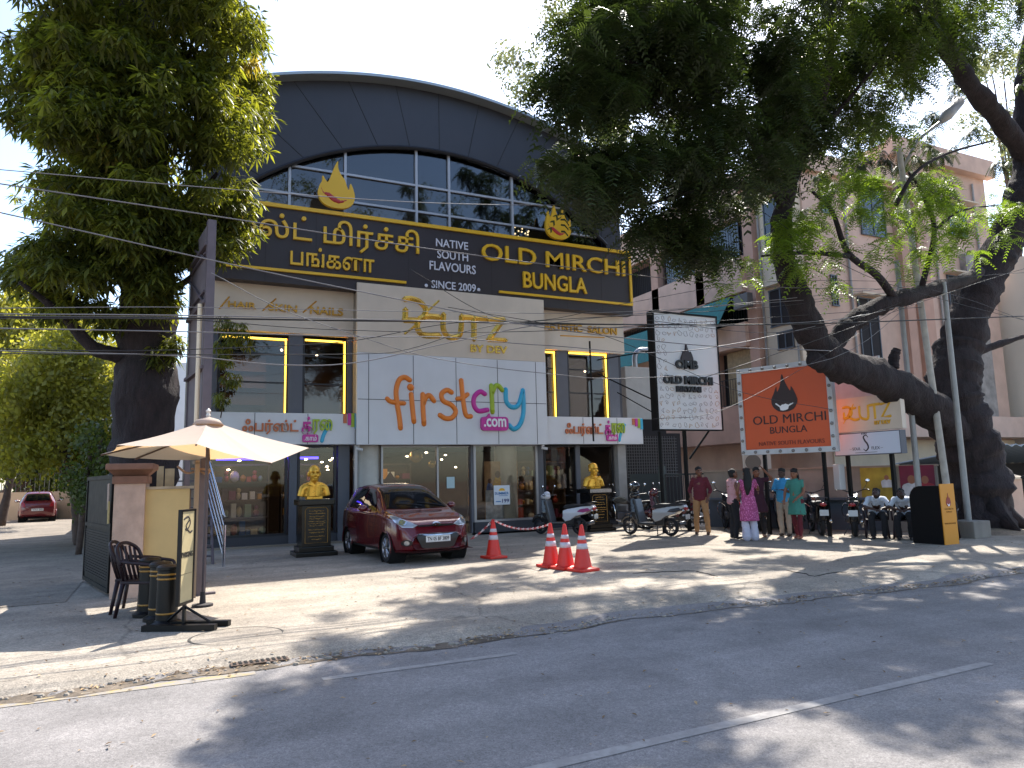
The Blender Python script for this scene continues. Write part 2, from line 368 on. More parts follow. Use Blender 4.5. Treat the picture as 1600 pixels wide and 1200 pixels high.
for x in [.45+(13.75-.45)*i/N for i in range(N+1)]:
    z = outer(x)
    v += [(x, 18.95, z+.0), (x, 33.3, z), (x, 33.3, z+.08), (x, 18.95, z+.08)]
for i in range(N):
    a = i*4; c = a+4
    f += [(a+k, a+(k+1) % 4, c+(k+1) % 4, c+k) for k in range(4)]
f += [(0, 3, 2, 1), (N*4, N*4+1, N*4+2, N*4+3)]
b.add(v, f); bp('roof', b, M_roof, smooth=False)
b = MB()                                                              # dark trim round the window arch
b.tube([(x, 19.33, inner(x)) for x in [1.38+11.54*i/60 for i in range(61)]], .06, 6); bp('arch_trim', b, M_frame)
# arched window
b = MB(); X = [1.4+11.5*i/40 for i in range(41)]
b.prism([(1.4, 8.7)]+[(x, inner(x)) for x in X]+[(12.9, 8.7)], .02, FY(19.5))
win = bp('arched_window', b, G_arch)
b = MB()
for px, py in ((452, 300), (539, 280), (650, 280), (701, 290), (800, 330)):
    x = PY(px, py, 19.45).x; b.box(x-.035, x+.035, 19.40, 19.48, 8.7, inner(x))
for z in (PY(680, 295, 19.45).z, PY(680, 335, 19.45).z):
    x = 5.85*math.sqrt(max(0, 1-((z-9.05)/2.25)))
    xa = 1.4
    while inner(xa) < z: xa += .05
    b.box(xa, 14.3-xa, 19.41, 19.47, z-.03, z+.03)
b.v = [(x-CX, y-20, z) for x, y, z in b.v]; b.build('window_frame', mat('grey_mullion', 'a5a5aa', .4, .3), win)
# slabs, block behind the banner, rooms
b = MB(); b.box(.96, 13.29, 19.66, 32.9, 5.62, 8.69); b.box(.96, 13.29, 19.66, 32.9, 2.62, 3.38); bp('floor_slab', b, M_intd)
b = MB(); b.box(.96, 13.29, 25.0, 25.2, -.1, 2.6); b.box(.96, 13.29, 23.5, 23.7, 3.39, 5.6); b.box(.96, 13.29, 27, 27.2, 8.7, 11.4); bp('interior_wall', b, M_int)
b = MB(); b.box(.96, 13.29, 19.3, 25, .0, .06); bp('interior_floor', b, mat('floor_tile', '7d7266', .3))
# salon wall and first floor windows
def salonwall(x0, x1):
    b = MB(); b.box(x0, x1, 19.40, 19.64, 5.52, 6.9); return b
bp('upper_wall', salonwall(.96, 4.59), M_bei); bp('upper_wall', salonwall(10.26, 13.49), M_bei)
b = MB(); b.box(4.6, 10.24, 19.02, 19.62, 2.56, 6.72); bp('projecting_bay', b, mat('bay_side', '8f8478', .6))
M_led = mat('led_strip', 'ffcf4a', emit=1.5)
M_pil = mat('grey_pilaster', '50525b', .5, 0, 3, .08)
def upwin(x0, x1, z1, leds, pane=None):
    b = MB(); b.box(x0, x1, 19.56, 19.58, 3.39, z1); w = bp('window', b, G_win)
    b = MB()
    for z in (4.2, 4.95): b.box(x0, x1, 19.54, 19.59, z-.02, z+.02)
    for x in (x0, x1): b.box(x-.03, x+.03, 19.53, 19.6, 3.4, z1)
    b.v = [(x-CX, y-20, z) for x, y, z in b.v]; b.build('frame', M_frame, w)
    b = MB()
    for s in leds:
        if s == 'l': b.box(x0+.03, x0+.075, 19.48, 19.52, 3.41, z1-.03)
        if s == 'r': b.box(x1-.065, x1-.03, 19.48, 19.52, 3.41, z1-.03)
        if s == 't': b.box(x0+.03, x1-.03, 19.48, 19.52, z1-.075, z1-.03)
    b.v = [(x-CX, y-20, z) for x, y, z in b.v]; b.build('led_strip', M_led, w)
    return w
sx = 19.5/19
upwin(1.2, 2.87, 5.4, 'rt'); upwin(3.29, 4.42, 5.43, 'rt'); upwin(10.3, 10.95, 5.5, 'rt'); upwin(11.42, 12.86, 5.52, 'rt')
b = MB(); b.box(3.33, 4.35, 19.60, 19.63, 3.4, 4.15); bp('frosted_panel', b, mat('frosted_glass', '9fb0bd', .25))
for x0, x1 in ((2.9, 3.26), (10.98, 11.38), (12.9, 13.3), (.96, 1.16), (4.45, 4.58)): b = MB(); b.box(x0, x1, 19.5, 19.64, 3.39, 5.52); bp('pilaster', b, M_pil)
# salon furniture seen through glass: simple shelves and lamps
b = MB()
for z in (3.9, 4.4, 4.9): b.box(1.3, 2.7, 22.4, 22.7, z, z+.03)
b.box(1.3, 2.7, 22.6, 22.75, 3.5, 5.4); bp('salon_shelf', b, mat('wood_dark', '5b4030', .5))
# ground floor
for q_ in ((.96, 4.5, 19.45, 19.75, 0, .27), (10.3, 13.2, 19.45, 19.75, 0, .2), (8.0, 10.2, 19.30, 19.6, 0, .36)): b = MB(); b.box(*q_); bp('plinth', b, M_dk2)
def pane(x0, x1, y, z0, z1, fr=.05, mfr=None, name='shop_window', sides='lrtb'):
    b = MB(); b.box(x0, x1, y, y+.02, z0, z1); p = bp(name, b, G_shop)
    b = MB()
    if 'l' in sides: b.box(x0-fr, x0+.001, y-.05, y+.06, z0, z1)
    if 'r' in sides: b.box(x1-.001, x1+fr, y-.05, y+.06, z0, z1)
    if 't' in sides: b.box(x0-fr, x1+fr, y-.05, y+.06, z1, z1+fr)
    if 'b' in sides: b.box(x0-fr, x1+fr, y-.05, y+.06, z0-fr, z0)
    b.v = [(x-CX, yy-20, z) for x, yy, z in b.v]; b.build('frame', mfr or M_alu, p); return p
pane(1.05, 2.85, 19.5, .33, 2.5, .06, M_frame); pane(3.22, 4.1, 19.5, .33, 2.5, .06, M_frame)
pane(5.4, 6.95, 19.40, .1, 2.5, .05, M_alu, sides='lrt'); pane(7.02, 7.92, 19.40, .1, 2.5, .03, M_alu, 'shop_door', 't')
pane(8.12, 10.06, 19.36, .42, 2.52, .07, M_alu); pane(10.5, 12.9, 19.55, .26, 2.5, .05, M_frame)
for q_ in ((2.95, 3.14, 19.4, 19.7, 0, 2.56), (4.2, 4.5, 19.4, 19.7, 0, 2.56), (7.96, 8.04, 19.3, 19.6, 0, 2.56), (10.16, 10.4, 19.45, 19.7, 0, 2.56), (11.55, 11.7, 19.46, 19.53, .2, 2.55)): b = MB(); b.box(*q_); bp('pier', b, M_pil)
b = MB(); b.box(13.0, 13.3, 19.3, 19.66, 0, 2.56); bp('corner_pier', b, mat('light_grey_render', '8d8a88', .7, 0, 4, .1))
b = MB(); b.box(4.56, 4.64, 19.1, 19.25, 0, 2.56); bp('steel_post', b, M_alu)
for x, y in ((5.05, 19.66), (9.3, 19.82)):
    b = MB(); b.lathe([(.34, 0.06), (.34, 2.6)], 32); b.v = [(p[0]+x, p[1]+y, p[2]) for p in b.v]; bp('column', b, mat('white_column', 'b9b7b2', .5, 0, 6, .05), smooth=True, sharp=40)
# shop interior
M_lamp = mat('lamp_glow', 'fff1d0', emit=9); M_blue = mat('blue_glow', '4a3cff', emit=2.5)
def shelf(x0, x1, y, label, n=4):
    s = empty('display_shelf', (x0, y, .06), label, 'shelf'); W = x1-x0
    b = MB(); b.box(0, W, .38, .42, 0, 2.1); b.box(0, .03, 0, .38, 0, 2.1); b.box(W-.03, W, 0, .38, 0, 2.1)
    for k in range(n+1): b.box(.03, W-.03, 0, .38, .12+k*.48, .15+k*.48)
    b.build('rack', mat('shelf_wood', '5d4a3c', .6), s)
    g = MB(); cs = ['b04a3a', 'c9b48a', '3d5d8a', 'c98a2c', '7d3a52', '8fa58a', 'd9d2c4', '4a3a3a']
    for k in range(n):
        x = .06
        while x < W-.2:
            ww = random.uniform(.08, .24); hh = random.uniform(.1, .38); q_ = random.random(); zz = .155+k*.48; mi_ = random.randrange(8); (g.box(x, x+ww, .04, .3, zz, zz+hh, mi=mi_) if q_ < .4 else g.ell((x+ww/2, .17, zz+hh*.42), (ww*.55, .1, hh*.42), 10, 7, mi=mi_) if q_ < .8 else (g.ell((x+ww/2, .15, zz+.1), (ww*.5, .1, .1), 10, 7, mi=mi_), g.ell((x+ww/2, .13, zz+.25), (.06, .06, .07), 10, 7, mi=mi_))); x += ww+random.uniform(.01, .08)
    g.build('goods', [mat('goods_'+c, c, .6) for c in cs], s, kind='stuff')
shelf(1.2, 2.7, 21.3, 'dark wooden display shelf of toys behind the leftmost shop window')
shelf(3.1, 4.2, 21.8, 'wooden display shelf of goods behind the window next to the left bust')
shelf(5.5, 7.3, 22.8, 'wide display shelf of goods behind the glass beside the round column')
shelf(10.6, 12.7, 22.2, 'wooden display shelf of goods behind the window with the right bust')
b = MB()
for px, py in ((478, 718), (503, 722), (516, 719), (520, 716), (528, 718), (511, 729), (512, 734), (374, 720), (357, 734), (636, 713), (666, 707), (696, 711), (690, 718), (712, 730)):
    p = PY(px, py, 21.2+random.random()); b.ell(p, (.045, .045, .02), 8, 5)
for px, py, Y in ((397, 537, 22), (440, 547, 22), (495, 555, 22), (470, 594, 20.4), (914, 580, 21)): b.ell(PY(px, py, Y), .035, 8, 5)
bp('ceiling_lamp', b, M_lamp, kind='stuff')
b = MB(); b.box(3.2, 4.1, 21.6, 21.75, 2.28, 2.34); b.box(1.3, 2.6, 21.1, 21.25, 2.25, 2.30); bp('light_cove', b, M_blue)
for x, y, z, e in ((2.1, 20.8, 2.5, 3), (6.3, 21.6, 2.5, 8), (9.2, 22, 2.5, 4), (11.6, 21, 2.5, 3), (2.2, 21.5, 5.4, 7), (3.9, 21.5, 5.4, 7), (12, 21.5, 5.4, 7)):
    l = bpy.data.lights.new('shop_lamp', 'AREA'); l.energy = e; l.size = .9; l.color = (1, .85, .65); o = bpy.data.objects.new('shop_lamp', l); COL.objects.link(o); o.location = (x, y, z)
# chandelier behind the arched glass
b = MB()
for i in range(14): a = i*.449; b.ell((10.6+.28*math.cos(a), 21+.28*math.sin(a), 9.75+.08*(i % 3)), .03, 6, 4)
b.build('chandelier', mat('bulb_glow', 'ffdca0', emit=6), label='small round chandelier of glowing bulbs behind the arched glass', cat='chandelier')
b = MB()
for px, py, r in ((650, 713, .2), (675, 725, .12)): b.ell(PY(px, py, 21), r, 14, 9)
b.build('hanging_balloon', mat('balloon_gold', 'c9a24a', .25, .6), label='gold and yellow balloons hung under the shop ceiling', cat='balloon', smooth=True)
# cards and poster in the right window
pf = FY(19.34)
def sp(px, py, Y=19.34): p = PY(px, py, Y); return p.x, p.z
P0 = sp(758, 790); P1 = sp(806, 720)
po = empty('poster', ((P0[0]+P1[0])/2, 19.55, P0[1]), 'tall summer clothes poster of three figures behind the shop window', 'poster')
K = Matrix.Translation(-po.location)
b = MB(); b.box(P0[0]+.12, P1[0]+.18, 19.62, 19.64, P0[1]-1.0, P1[1], K); b.build('backing', mat('poster_sand', 'a9835c', .6, 0, 5, .15), po)
b = MB(); cx0 = P0[0]+.12
for dx, w, h, mi in ((.16, .1, .75, 0), (.42, .14, .95, 1), (.68, .11, .7, 2)):
    b.prism(crom([(dx-w, .05), (dx-w*1.1, h*.6), (dx-w*.5, h*.85), (dx+w*.5, h*.85), (dx+w*1.1, h*.6), (dx+w, .05)], 4), .006, K @ FY(19.615, cx0, P0[1]), mi)
    b.prism([(dx+w*.62*math.cos(a*.5), h*.93+w*.75*math.sin(a*.5)) for a in range(13)], .008, K @ FY(19.615, cx0, P0[1]), 3)
b.build('printed_figure', [mat('print_blue', '4a64a0', .6, 0, 12, .5), mat('print_yellow', 'c99a1a', .6, 0, 12, .3), mat('print_red', '93332e', .6, 0, 12, .3), mat('print_skin', '5e3526', .6)], po, kind='stuff')
b = MB(); b.box(P0[0]+.2, P1[0]+.1, 19.60, 19.61, P0[1]-.95, P0[1]-.12, K); b.build('red_band', mat('poster_red', '5d2426', .6), po)
b = MB(); q0 = sp(772, 789); q1 = sp(796, 758); sc = empty('price_card', ((q0[0]+q1[0])/2, 19.33, q0[1]), 'white price card reading SUMMER 199 on the shop glass', 'sign')
K = Matrix.Translation(-sc.location); b.box(q0[0], q1[0], 19.33, 19.345, q0[1], q1[1], K); b.build('card', mat('card_white', 'cfd3da', .5), sc)
b = MB(); W = q1[0]-q0[0]; H = q1[1]-q0[1]; F = K @ FY(19.328, q0[0], q0[1])
tx(b, 'SUMMER', .06*W, .52*H, .94*W, .66*H, F, .004, off=.02); tx(b, '199', .5*W, .1*H, .94*W, .3*H, F, .004, 1, off=.02); b.box(.1*W, .42*W, .14*H, .19*H, 0, .004, F); b.box(.3*W, .86*W, .45*H, .475*H, 0, .004, F)
b.prism([(W*(.5+.2*math.cos(a*math.pi/10)), H*(.72+.14*math.sin(a*math.pi/10))) for a in range(11)], .004, F, 2)
b.build('writing', [mat('print_cyan', '2a6fa8', .5), mat('print_navy', '1c2a66', .5), mat('print_sun', 'e0a81c', .5)], sc)
b = MB(); a0 = sp(699, 763); a1 = sp(711, 745); b.box(a0[0], a1[0], 19.38, 19.39, a0[1], a1[1]); b.build('notice', mat('notice_pale', 'a9c0c6', .5), label='small pale notice taped to the glass shop door', cat='notice')
b = MB(); b.box(sp(742, 0)[0]+.08, sp(768, 0)[0]+.06, 19.42, 19.44, .42, 1.25); b.build('leaflet_board', mat('leaflets', '9fa6b4', .6, 0, 9, .3), label='pale board of leaflets low in the right shop window', cat='notice board')
# diamond decal by the column
b = MB(); c = sp(615, 760); b.prism([(c[0]-.25, c[1]+.02), (c[0]+.02, c[1]-.42), (c[0]+.3, c[1]), (c[0]+.02, c[1]+.42)], .01, FY(19.75)); b.build('wall_graphic', mat('graphic_maroon', '4c2228', .6), label='maroon diamond graphic on the wall beside the round column', cat='graphic')
# ------------------------------------------------------------ signs on the building
def signroot(name, p, label, cat='sign', group=None): return empty(name, p, label, cat, group=group)
# long brown banner
YB = 19.0
s = signroot('restaurant_banner', (7.3, YB, 6.74), 'long dark brown fascia with yellow Tamil and English lettering across the building', 'sign')
K = Matrix.Translation(-s.location); F = K @ FY(YB)
b = MB(); b.box(.95, 13.62, YB, YB+.34, 6.74, 8.86, K); b.build('board', M_brn, s)
b = MB()
for x in np.arange(2.2, 13.5, 1.28): b.box(x, x+.008, YB-.002, YB, 6.76, 8.8, K)
b.build('board_joint', mat('brown_joint', '241c1e', .8), s, kind='stuff')
def q(px, py, Y=YB): p = PY(px, py, Y); return p.x, p.z
b = MB(); zt = q(680, 355)[1]; zb_ = q(634, 442)[1]
b.box(.97, 13.6, YB-.06, YB+.02, zt-.05, zt+.05, K); b.box(1.1, q(634, 442)[0], YB-.06, YB-.004, zb_-.035, zb_+.035, K)
b.box(q(779, 455)[0], 13.6, YB-.06, YB-.004, zb_-.035, zb_+.035, K); b.box(13.52, 13.6, YB-.055, YB-.004, zb_, zt, K); b.build('gold_trim', M_gold, s)
def words(mb, name, m, par):         # one part for each word: cut at the widest gap
    xs = sorted((min(mb.v[i][0] for i in f), max(mb.v[i][0] for i in f)) for f in mb.f); best = (0, 0); hi = xs[0][1]
    for a, c in xs:
        if a-hi > best[0]: best = (a-hi, (a+hi)/2)
        hi = max(hi, c)
    for lo in (True, False):
        w_ = MB(); idx = [i for i, v in enumerate(mb.v) if (v[0] < best[1]) == lo]; mp = {q: n for n, q in enumerate(idx)}; w_.v = [mb.v[i] for i in idx]; w_.f = [tuple(mp[i] for i in f) for f in mb.f if f[0] in mp]; w_.m = [0]*len(w_.f); w_.build(name, m, par)
def fit(mb, t, pl_, pr, ptop, pbot, M, Y=YB, **k):     # pl_/pr = left/right picture x, heights from two picture points
    x0 = q(pl_, pbot[1], Y)[0]; x1 = q(pr, pbot[1], Y)[0]; z0 = q(*pbot, Y)[1]; z1 = q(*ptop, Y)[1]; return tx(mb, t, x0, z0, x1, z1, M, **k)
b = MB(); fit(b, 'OLD MIRCHI', 752, 975, (860, 394), (860, 419), F, d=.07, off=.008); words(b, 'letters', M_gold, s)
b = MB(); fit(b, 'BUNGLA', 817, 916, (866, 430), (866, 455), F, d=.07, off=.015); b.build('letters', M_gold, s)
b = MB(); fit(b, 'ஓல்ட் மிர்ச்சி', 352, 654, (520, 344), (520, 396), F, d=.07, off=.006); words(b, 'letters', M_gold, s)
b = MB(); fit(b, 'பங்களா', 453, 584, (520, 391), (520, 421), F, d=.07, off=.012); b.build('letters', M_gold, s)
M_wl = mat('white_letter', 'c8c8d2', .5)
for t_, a_, c_, u_, d_ in (('NATIVE', 681, 731, 376, 388), ('SOUTH', 683, 731, 393.5, 406), ('FLAVOURS', 671, 743, 411.5, 425)): b = MB(); fit(b, t_, a_, c_, (706, u_), (706, d_), F, d=.03, off=.006); b.build('white_letters', M_wl, s)
b = MB(); fit(b, 'SINCE 2009', 674, 743, (706, 441), (706, 453), F, d=.03, off=.006)
for px in (666, 748): b.ell((0, 0, 0), (.05, .05, .02), 12, 6, F @ Matrix.Translation((*q(px, 446 if px < 700 else 452.5), 0)))
b.build('white_letters', M_wl, s)
# flames
FL = [(0, 0), (-.2, .02), (-.38, .12), (-.46, .3), (-.43, .48), (-.36, .62), (-.35, .74), (-.24, .6), (-.18, .68), (-.12, .84), (-.06, 1.0), (.02, 1.14), (.03, .98), (.09, .84), (.2, .7), (.25, .56), (.3, .48), (.34, .64), (.42, .48), (.45, .3), (.38, .12), (.2, .02)]
def flame(pts_px, label, bite=None):
    x, z = q(*pts_px[0], 18.95); H = q(*pts_px[1], 18.95)[1]-z; g = H/1.14
    s = signroot('flame_sign', (x, 18.95, z), label, 'sign'); F = FY(0)
    out = [Vector((p[0]*g*.93, p[1]*g, 0)) for p in (bite or FL)]
    b = MB(); b.prism([p[:2] for p in crom(out, 4, True)], .1, F); b.build('flame', M_gold, s)
    b = MB(); b.stroke([(-.36*g, .44*g), (-.3*g, .33*g), (-.2*g, .3*g), (-.06*g, .2*g), (.08*g, .16*g), (.22*g, .22*g)], [.006*g, .012*g, .035*g, .055*g, .06*g, .05*g, .03*g, .012*g], F @ Matrix.Translation((0, 0, .1)), d=.3); b.build('chili', mat('chili_red', 'a8231f', .4), s, smooth=True)
flame([(525, 327), (520, 253)], 'yellow flame sign with red chili above the Tamil lettering')
FL2 = [(0, 0), (-.2, .02), (-.38, .12), (-.46, .3), (-.44, .55), (-.36, .84), (-.3, .66), (-.22, .78), (-.14, 1.04), (-.06, .8), (.02, .72), (.1, .82), (.2, 1.0), (.24, .74), (.34, .6), (.44, .66), (.46, .3), (.38, .12), (.2, .02)]
flame([(871, 375), (868, 318)], 'yellow flame sign with jagged top above the English lettering', FL2)
# central panels
YC = 18.9
s = signroot('salon_sign', (7.4, YC, 5.0), 'beige centre panel with large polished gold salon lettering', 'sign'); K = Matrix.Translation(-s.location); F = K @ FY(YC)
b = MB(); b.box(4.57, 10.27, YC, 19.02, 5.02, 6.93, K); b.build('panel', M_bei, s)
def sc_(pts, M, r, mb, Y=YC, **k): mb.stroke([q(x, y, Y) for x, y in pts], r, M, **k)
b = MB(); kw = dict(straight=True, d=.8, n=4)
def bar(pts, r=.095): sc_(pts, F, r, b, **kw)
z7 = lambda x, y: (280+x/4, 430+y/4); z8 = lambda x, y: (640+x/4, 430+y/4)
sc_([z7(1408, 150), z7(1450, 148), z7(1500, 165), z7(1540, 210), z7(1530, 255), z7(1500, 275)], F, .085, b, d=.8, n=4); bar([z7(1405, 280), z7(1500, 283)], .085); bar([z7(1414, 215), z7(1412, 280)], .085)
sc_([z8(185, 262), z8(105, 258), z8(55, 285), z8(50, 335), z8(90, 375), z8(185, 378)], F, .085, b, d=.8, n=4)
bar([z8(182, 160), z8(110, 225)], .03); bar([z8(40, 310), z8(5, 340), z8(-30, 365)], .03)
sc_([z8(212, 245), z8(210, 330), z8(235, 380), z8(275, 388), z8(310, 375), z8(322, 330), z8(325, 255)], F, .085, b, d=.8, n=4)
bar([z8(325, 262), z8(480, 272)], .08); bar([z8(402, 270), z8(402, 400)], .09)
bar([z8(490, 280), z8(590, 278)], .075); bar([z8(580, 285), z8(500, 395)], .085); bar([z8(490, 402), z8(600, 408)], .075)
b.build('gold_letters', M_goldm, s)
b = MB(); fit(b, 'BY DEV', 735, 792, (763, 540), (763, 551.5), F, Y=YC, d=.04, off=.02); b.build('gold_letters', M_goldm, s)
s = signroot('shop_fascia', (7.4, YC, 2.56), 'white panelled centre fascia with large multicoloured handwritten lettering', 'sign'); K = Matrix.Translation(-s.location); F = K @ FY(YC)
b = MB(); b.box(4.57, 10.27, YC, 19.02, 2.55, 5.015, K); b.build('panel', M_whi, s)
b = MB()
for px in (576, 646, 713, 778, 838): x = q(px, 620, YC)[0]; b.box(x-.008, x+.008, YC-.003, YC, 2.56, 5.0, K)
b.box(4.6, 10.25, YC-.0032, YC, q(700, 627, YC)[1]-.008, q(700, 627, YC)[1]+.008, K); b.build('panel_joint', M_joint, s, kind='stuff')
C_or = mat('letter_orange', 'd9761e', .4); C_mg = mat('letter_magenta', 'b8228a', .4); C_gr = mat('letter_green', '93a81e', .4); C_bl = mat('letter_blue', '2f9ec0', .4)
D = .9; rr = .072
b = MB(); T = lambda pts, f=z8, r=rr: b.stroke([q(*f(x, y), YC) for x, y in pts], r, F, d=D, n=10)
T([(1440, 655), (1410, 638), (1375, 655), (1356, 720), (1362, 800), (1375, 880), (1383, 955)], z7); T([(1300, 772), (1318, 788), (1360, 798), (1405, 800)], z7, .065)
T([(1450, 745), (1458, 830), (1467, 915)], z7); T([(1445, 700), (1447, 702)], z7, .1)
T([(82, 745), (84, 830), (90, 930)]); T([(86, 805), (100, 765), (125, 752), (152, 785)])
T([(262, 732), (232, 718), (200, 742), (210, 785), (262, 812), (288, 852), (265, 890), (225, 895), (190, 875)])
T([(322, 658), (332, 760), (345, 850), (358, 880), (382, 882)]); T([(298, 772), (330, 768), (362, 745)], r=.065)
b.build('orange_letters', C_or, s, smooth=True)
b = MB(); T([(470, 742), (440, 728), (405, 760), (402, 812), (430, 848), (485, 842)]); b.build('magenta_letter', C_mg, s, smooth=True)
b = MB(); T([(510, 690), (514, 770), (518, 855)]); T([(514, 740), (535, 695), (556, 692), (578, 718)]); b.build('green_letter', C_gr, s, smooth=True)
b = MB(); T([(600, 715), (605, 790), (640, 825), (680, 810), (706, 730)]); T([(707, 720), (712, 800), (708, 880), (685, 940), (650, 962), (622, 938)]); b.build('blue_letter', C_bl, s, smooth=True)
def rbox(mb, x0, z0, x1, z1, r, d, M, mi=0):
    pts = []
    for cx, cz, a in ((x1-r, z1-r, 0), (x0+r, z1-r, 90), (x0+r, z0+r, 180), (x1-r, z0+r, 270)):
        pts += [(cx+r*math.cos(R(a+t)), cz+r*math.sin(R(a+t))) for t in range(0, 91, 18)]
    mb.prism(pts, d, M, mi)
b = MB(); x0, z0 = q(*z8(442, 972), YC); x1, z1 = q(*z8(608, 888), YC); rbox(b, x0, z0, x1, z1, .1, .1, F); b.prism([q(*z8(478, 885), YC), q(*z8(492, 865), YC), q(*z8(500, 888), YC)], .09, F); b.build('dot_com_tag', C_mg, s)
b = MB(); fit(b, '.com', *[z8(x, 0)[0] for x in (456, 594)], z8(0, 902)[:0]+(763, z8(0, 897)[1]), (763, z8(0, 950)[1]), F, Y=YC, d=.12, off=.02); b.build('white_letters', mat('letter_white', 'e0e0e4', .4), s)
# narrow side fascias
def sidefascia(x0, x1, z0, z1, label, pxs, joints, arr):
    Y = 19.1
    s = signroot('side_fascia', ((x0+x1)/2, Y, z0), label, 'sign'); K = Matrix.Translation(-s.location); F = K @ FY(Y)
    b = MB(); b.box(x0, x1, Y, Y+.3, z0, z1, K); b.build('panel', M_whi, s)
    b = MB()
    for x in joints: b.box(x-.008, x+.008, Y-.003, Y, z0+.01, z1-.01, K)
    b.build('panel_joint', M_joint, s, kind='stuff')
    for t, (pa, pb), m, dz in arr:
        b = MB(); fit(b, t, pa, pb, (0.5*(pa+pb), pxs[0]+dz[0]), (.5*(pa+pb), pxs[1]+dz[1]), F, Y=Y, d=.05, off=.022); b.build('letters', m, s)
    return s, F, Y
W0, W1 = 2.57, 3.37
C_or2 = mat('letter_rust', 'b8673e', .5)
s, F, Y = sidefascia(1.0, 4.57, W0, W1, 'white side fascia with coloured Tamil lettering left of the centre fascia', (655, 679), (q(398, 660, 19.1)[0], q(481, 660, 19.1)[0]),
    [('ஃபர்ஸ்ட்', (378, 466), C_or2, (0, 0)), ('க்', (471, 487), C_mg, (-4, -1)), ('ரை', (488, 519), C_gr, (0, 0))])
b = MB(); x0, z0 = q(472, 691, Y); x1, z1 = q(497, 679, Y); rbox(b, x0, z0, x1, z1, .05, .05, F); b.build('pink_tag', C_mg, s)
b = MB(); fit(b, '.காம்', 475, 494, (484, 680.5), (484, 688.5), F, Y=Y, d=.06, off=.01); b.build('white_letters', mat('letter_white', 'e0e0e4'), s)
b = MB(); b.stroke([q(514, 664, Y), q(506, 679, Y), q(503, 689, Y)], .05, F, d=.5); b.build('blue_tail', C_bl, s)
b = MB()
for i, px in enumerate((539, 546, 551, 556.5)): x, z = q(px, 646, Y); b.box(x-.045, x+.045, -0.0+z-.26-.05*i, z, .001, .03, F, i)
b.build('colour_bars', [C_or2, C_mg, C_gr, C_bl], s)
s, F, Y = sidefascia(10.27, 13.85, W0, W1+.03, 'white side fascia with coloured Tamil lettering above the right bust', (661, 682), (q(911, 660, 19.1)[0], q(964, 660, 19.1)[0]),
    [('ஃபர்ஸ்ட்', (883, 942), C_or2, (0, 0)), ('க்', (945, 954), C_mg, (-4, -1)), ('ரை', (956, 976), C_gr, (0, 0))])
b = MB(); x0, z0 = q(947, 689, Y); x1, z1 = q(964, 679, Y); rbox(b, x0, z0, x1, z1, .05, .05, F); b.build('pink_tag', C_mg, s)
b = MB(); fit(b, '.காம்', 949, 962, (956, 680.5), (956, 687), F, Y=Y, d=.06, off=.01); b.build('white_letters', mat('letter_white', 'e0e0e4'), s)
b = MB(); b.stroke([q(976, 664, Y), q(970, 678, Y), q(968, 688, Y)], .05, F, d=.5); b.build('blue_tail', C_bl, s)
b = MB()
for i, px in enumerate((989, 993.5, 997.5, 1001.5)): x, z = q(px, 654, Y); b.box(x-.045, x+.045, z-.2-.05*i, z, .001, .03, F, i)
b.build('colour_bars', [C_or2, C_mg, C_gr, C_bl], s)
# salon lettering on the side walls
def salon(label, items, slashes):
    Y = 19.4; s = signroot('salon_lettering', (q(items[0][1], 480, Y)[0], Y, q(*items[0][4], Y)[1]), label, 'sign'); K = Matrix.Translation(-s.location); F = K @ FY(Y); b = MB()
    for t, a, c, tp, bt in items: fit(b, t, a, c, tp, bt, F, Y=Y, d=.05, off=.02)
    for a, c in slashes: b.stroke([q(*a, Y), q(*c, Y)], .022, F, d=.8, n=5, straight=True)
    b.build('gold_letters', mat('matt_gold', 'b8862e', .35, .5), s)
salon('gold HAIR SKIN NAILS lettering on the left beige wall', [('HAIR', 356, 400, (380, 472), (380, 482)), ('SKIN', 419, 464, (442, 476), (442, 487)), ('NAILS', 484, 536, (510, 480.5), (510, 492.5))], [((411, 485), (431, 467)), ((474, 488), (494, 471)), ((343, 482), (358, 464))])
salon('gold ARTISTIC SALON lettering on the right beige wall', [('ARTISTIC', 849, 909, (880, 506), (880, 517.5)), ('SALON', 918, 963, (940, 511), (940, 522))], [((876, 524.5), (944, 527.5))])
# security cameras under the fascia
for px, lab in ((559, 'small white security camera under the fascia near the round column'), (848, 'small white security camera under the fascia above the scooter')):
    x, z = q(px, 700, 19.15); s = signroot('security_camera', (x, 19.15, 2.55), lab, 'camera'); b = MB(); b.box(-.04, .04, -.04, .04, -.05, -.002); b.build('bracket', M_whi, s)
    b = MB(); b.tube([(-.06, -.04, -.09), (.1, -.12, -.13)], .04, 10); b.build('housing', M_whi, s)
# ------------------------------------------------------------ pink apartment building
M_pink = mat('pink_render', 'cdab97', .85, 0, 1.2, .12, stain=.18)
M_pink2 = mat('deep_pink_render', 'bc9480', .85, 0, 1.2, .12, stain=.18)
M_cream = mat('cream_render', 'd3bfa6', .85, 0, 1.2, .1, stain=.15)
M_wind = glass('apartment_glass', (.35, .42, .5), .5)
M_dark = mat('dark_opening', '241f1f', .9)
M_grill = mat('window_grille', '2a2a2c', .6, .4)
A = empty('apartment_building', (24, 21, 0), 'pink and cream four storey apartment building behind the signs and big tree', 'building')
KA = Matrix.Translation((-24, -21, 0))
def ap(name, b, m, parent=None, **k):
    b.v = [(x-24, y-21, z) for x, y, z in b.v]; return b.build(name, m, parent or A, **k)
b = MB(); b.box(23.4, 29, 20.5, 44, 0, 14.6); b.box(29.001, 36, 20.5, 40, 0, 16.3); ap('wall', b, M_pink)
b = MB(); b.box(22.9, 23.4, 20.6, 22.6, 2.9, 14.2); ap('cream_bay', b, M_cream)
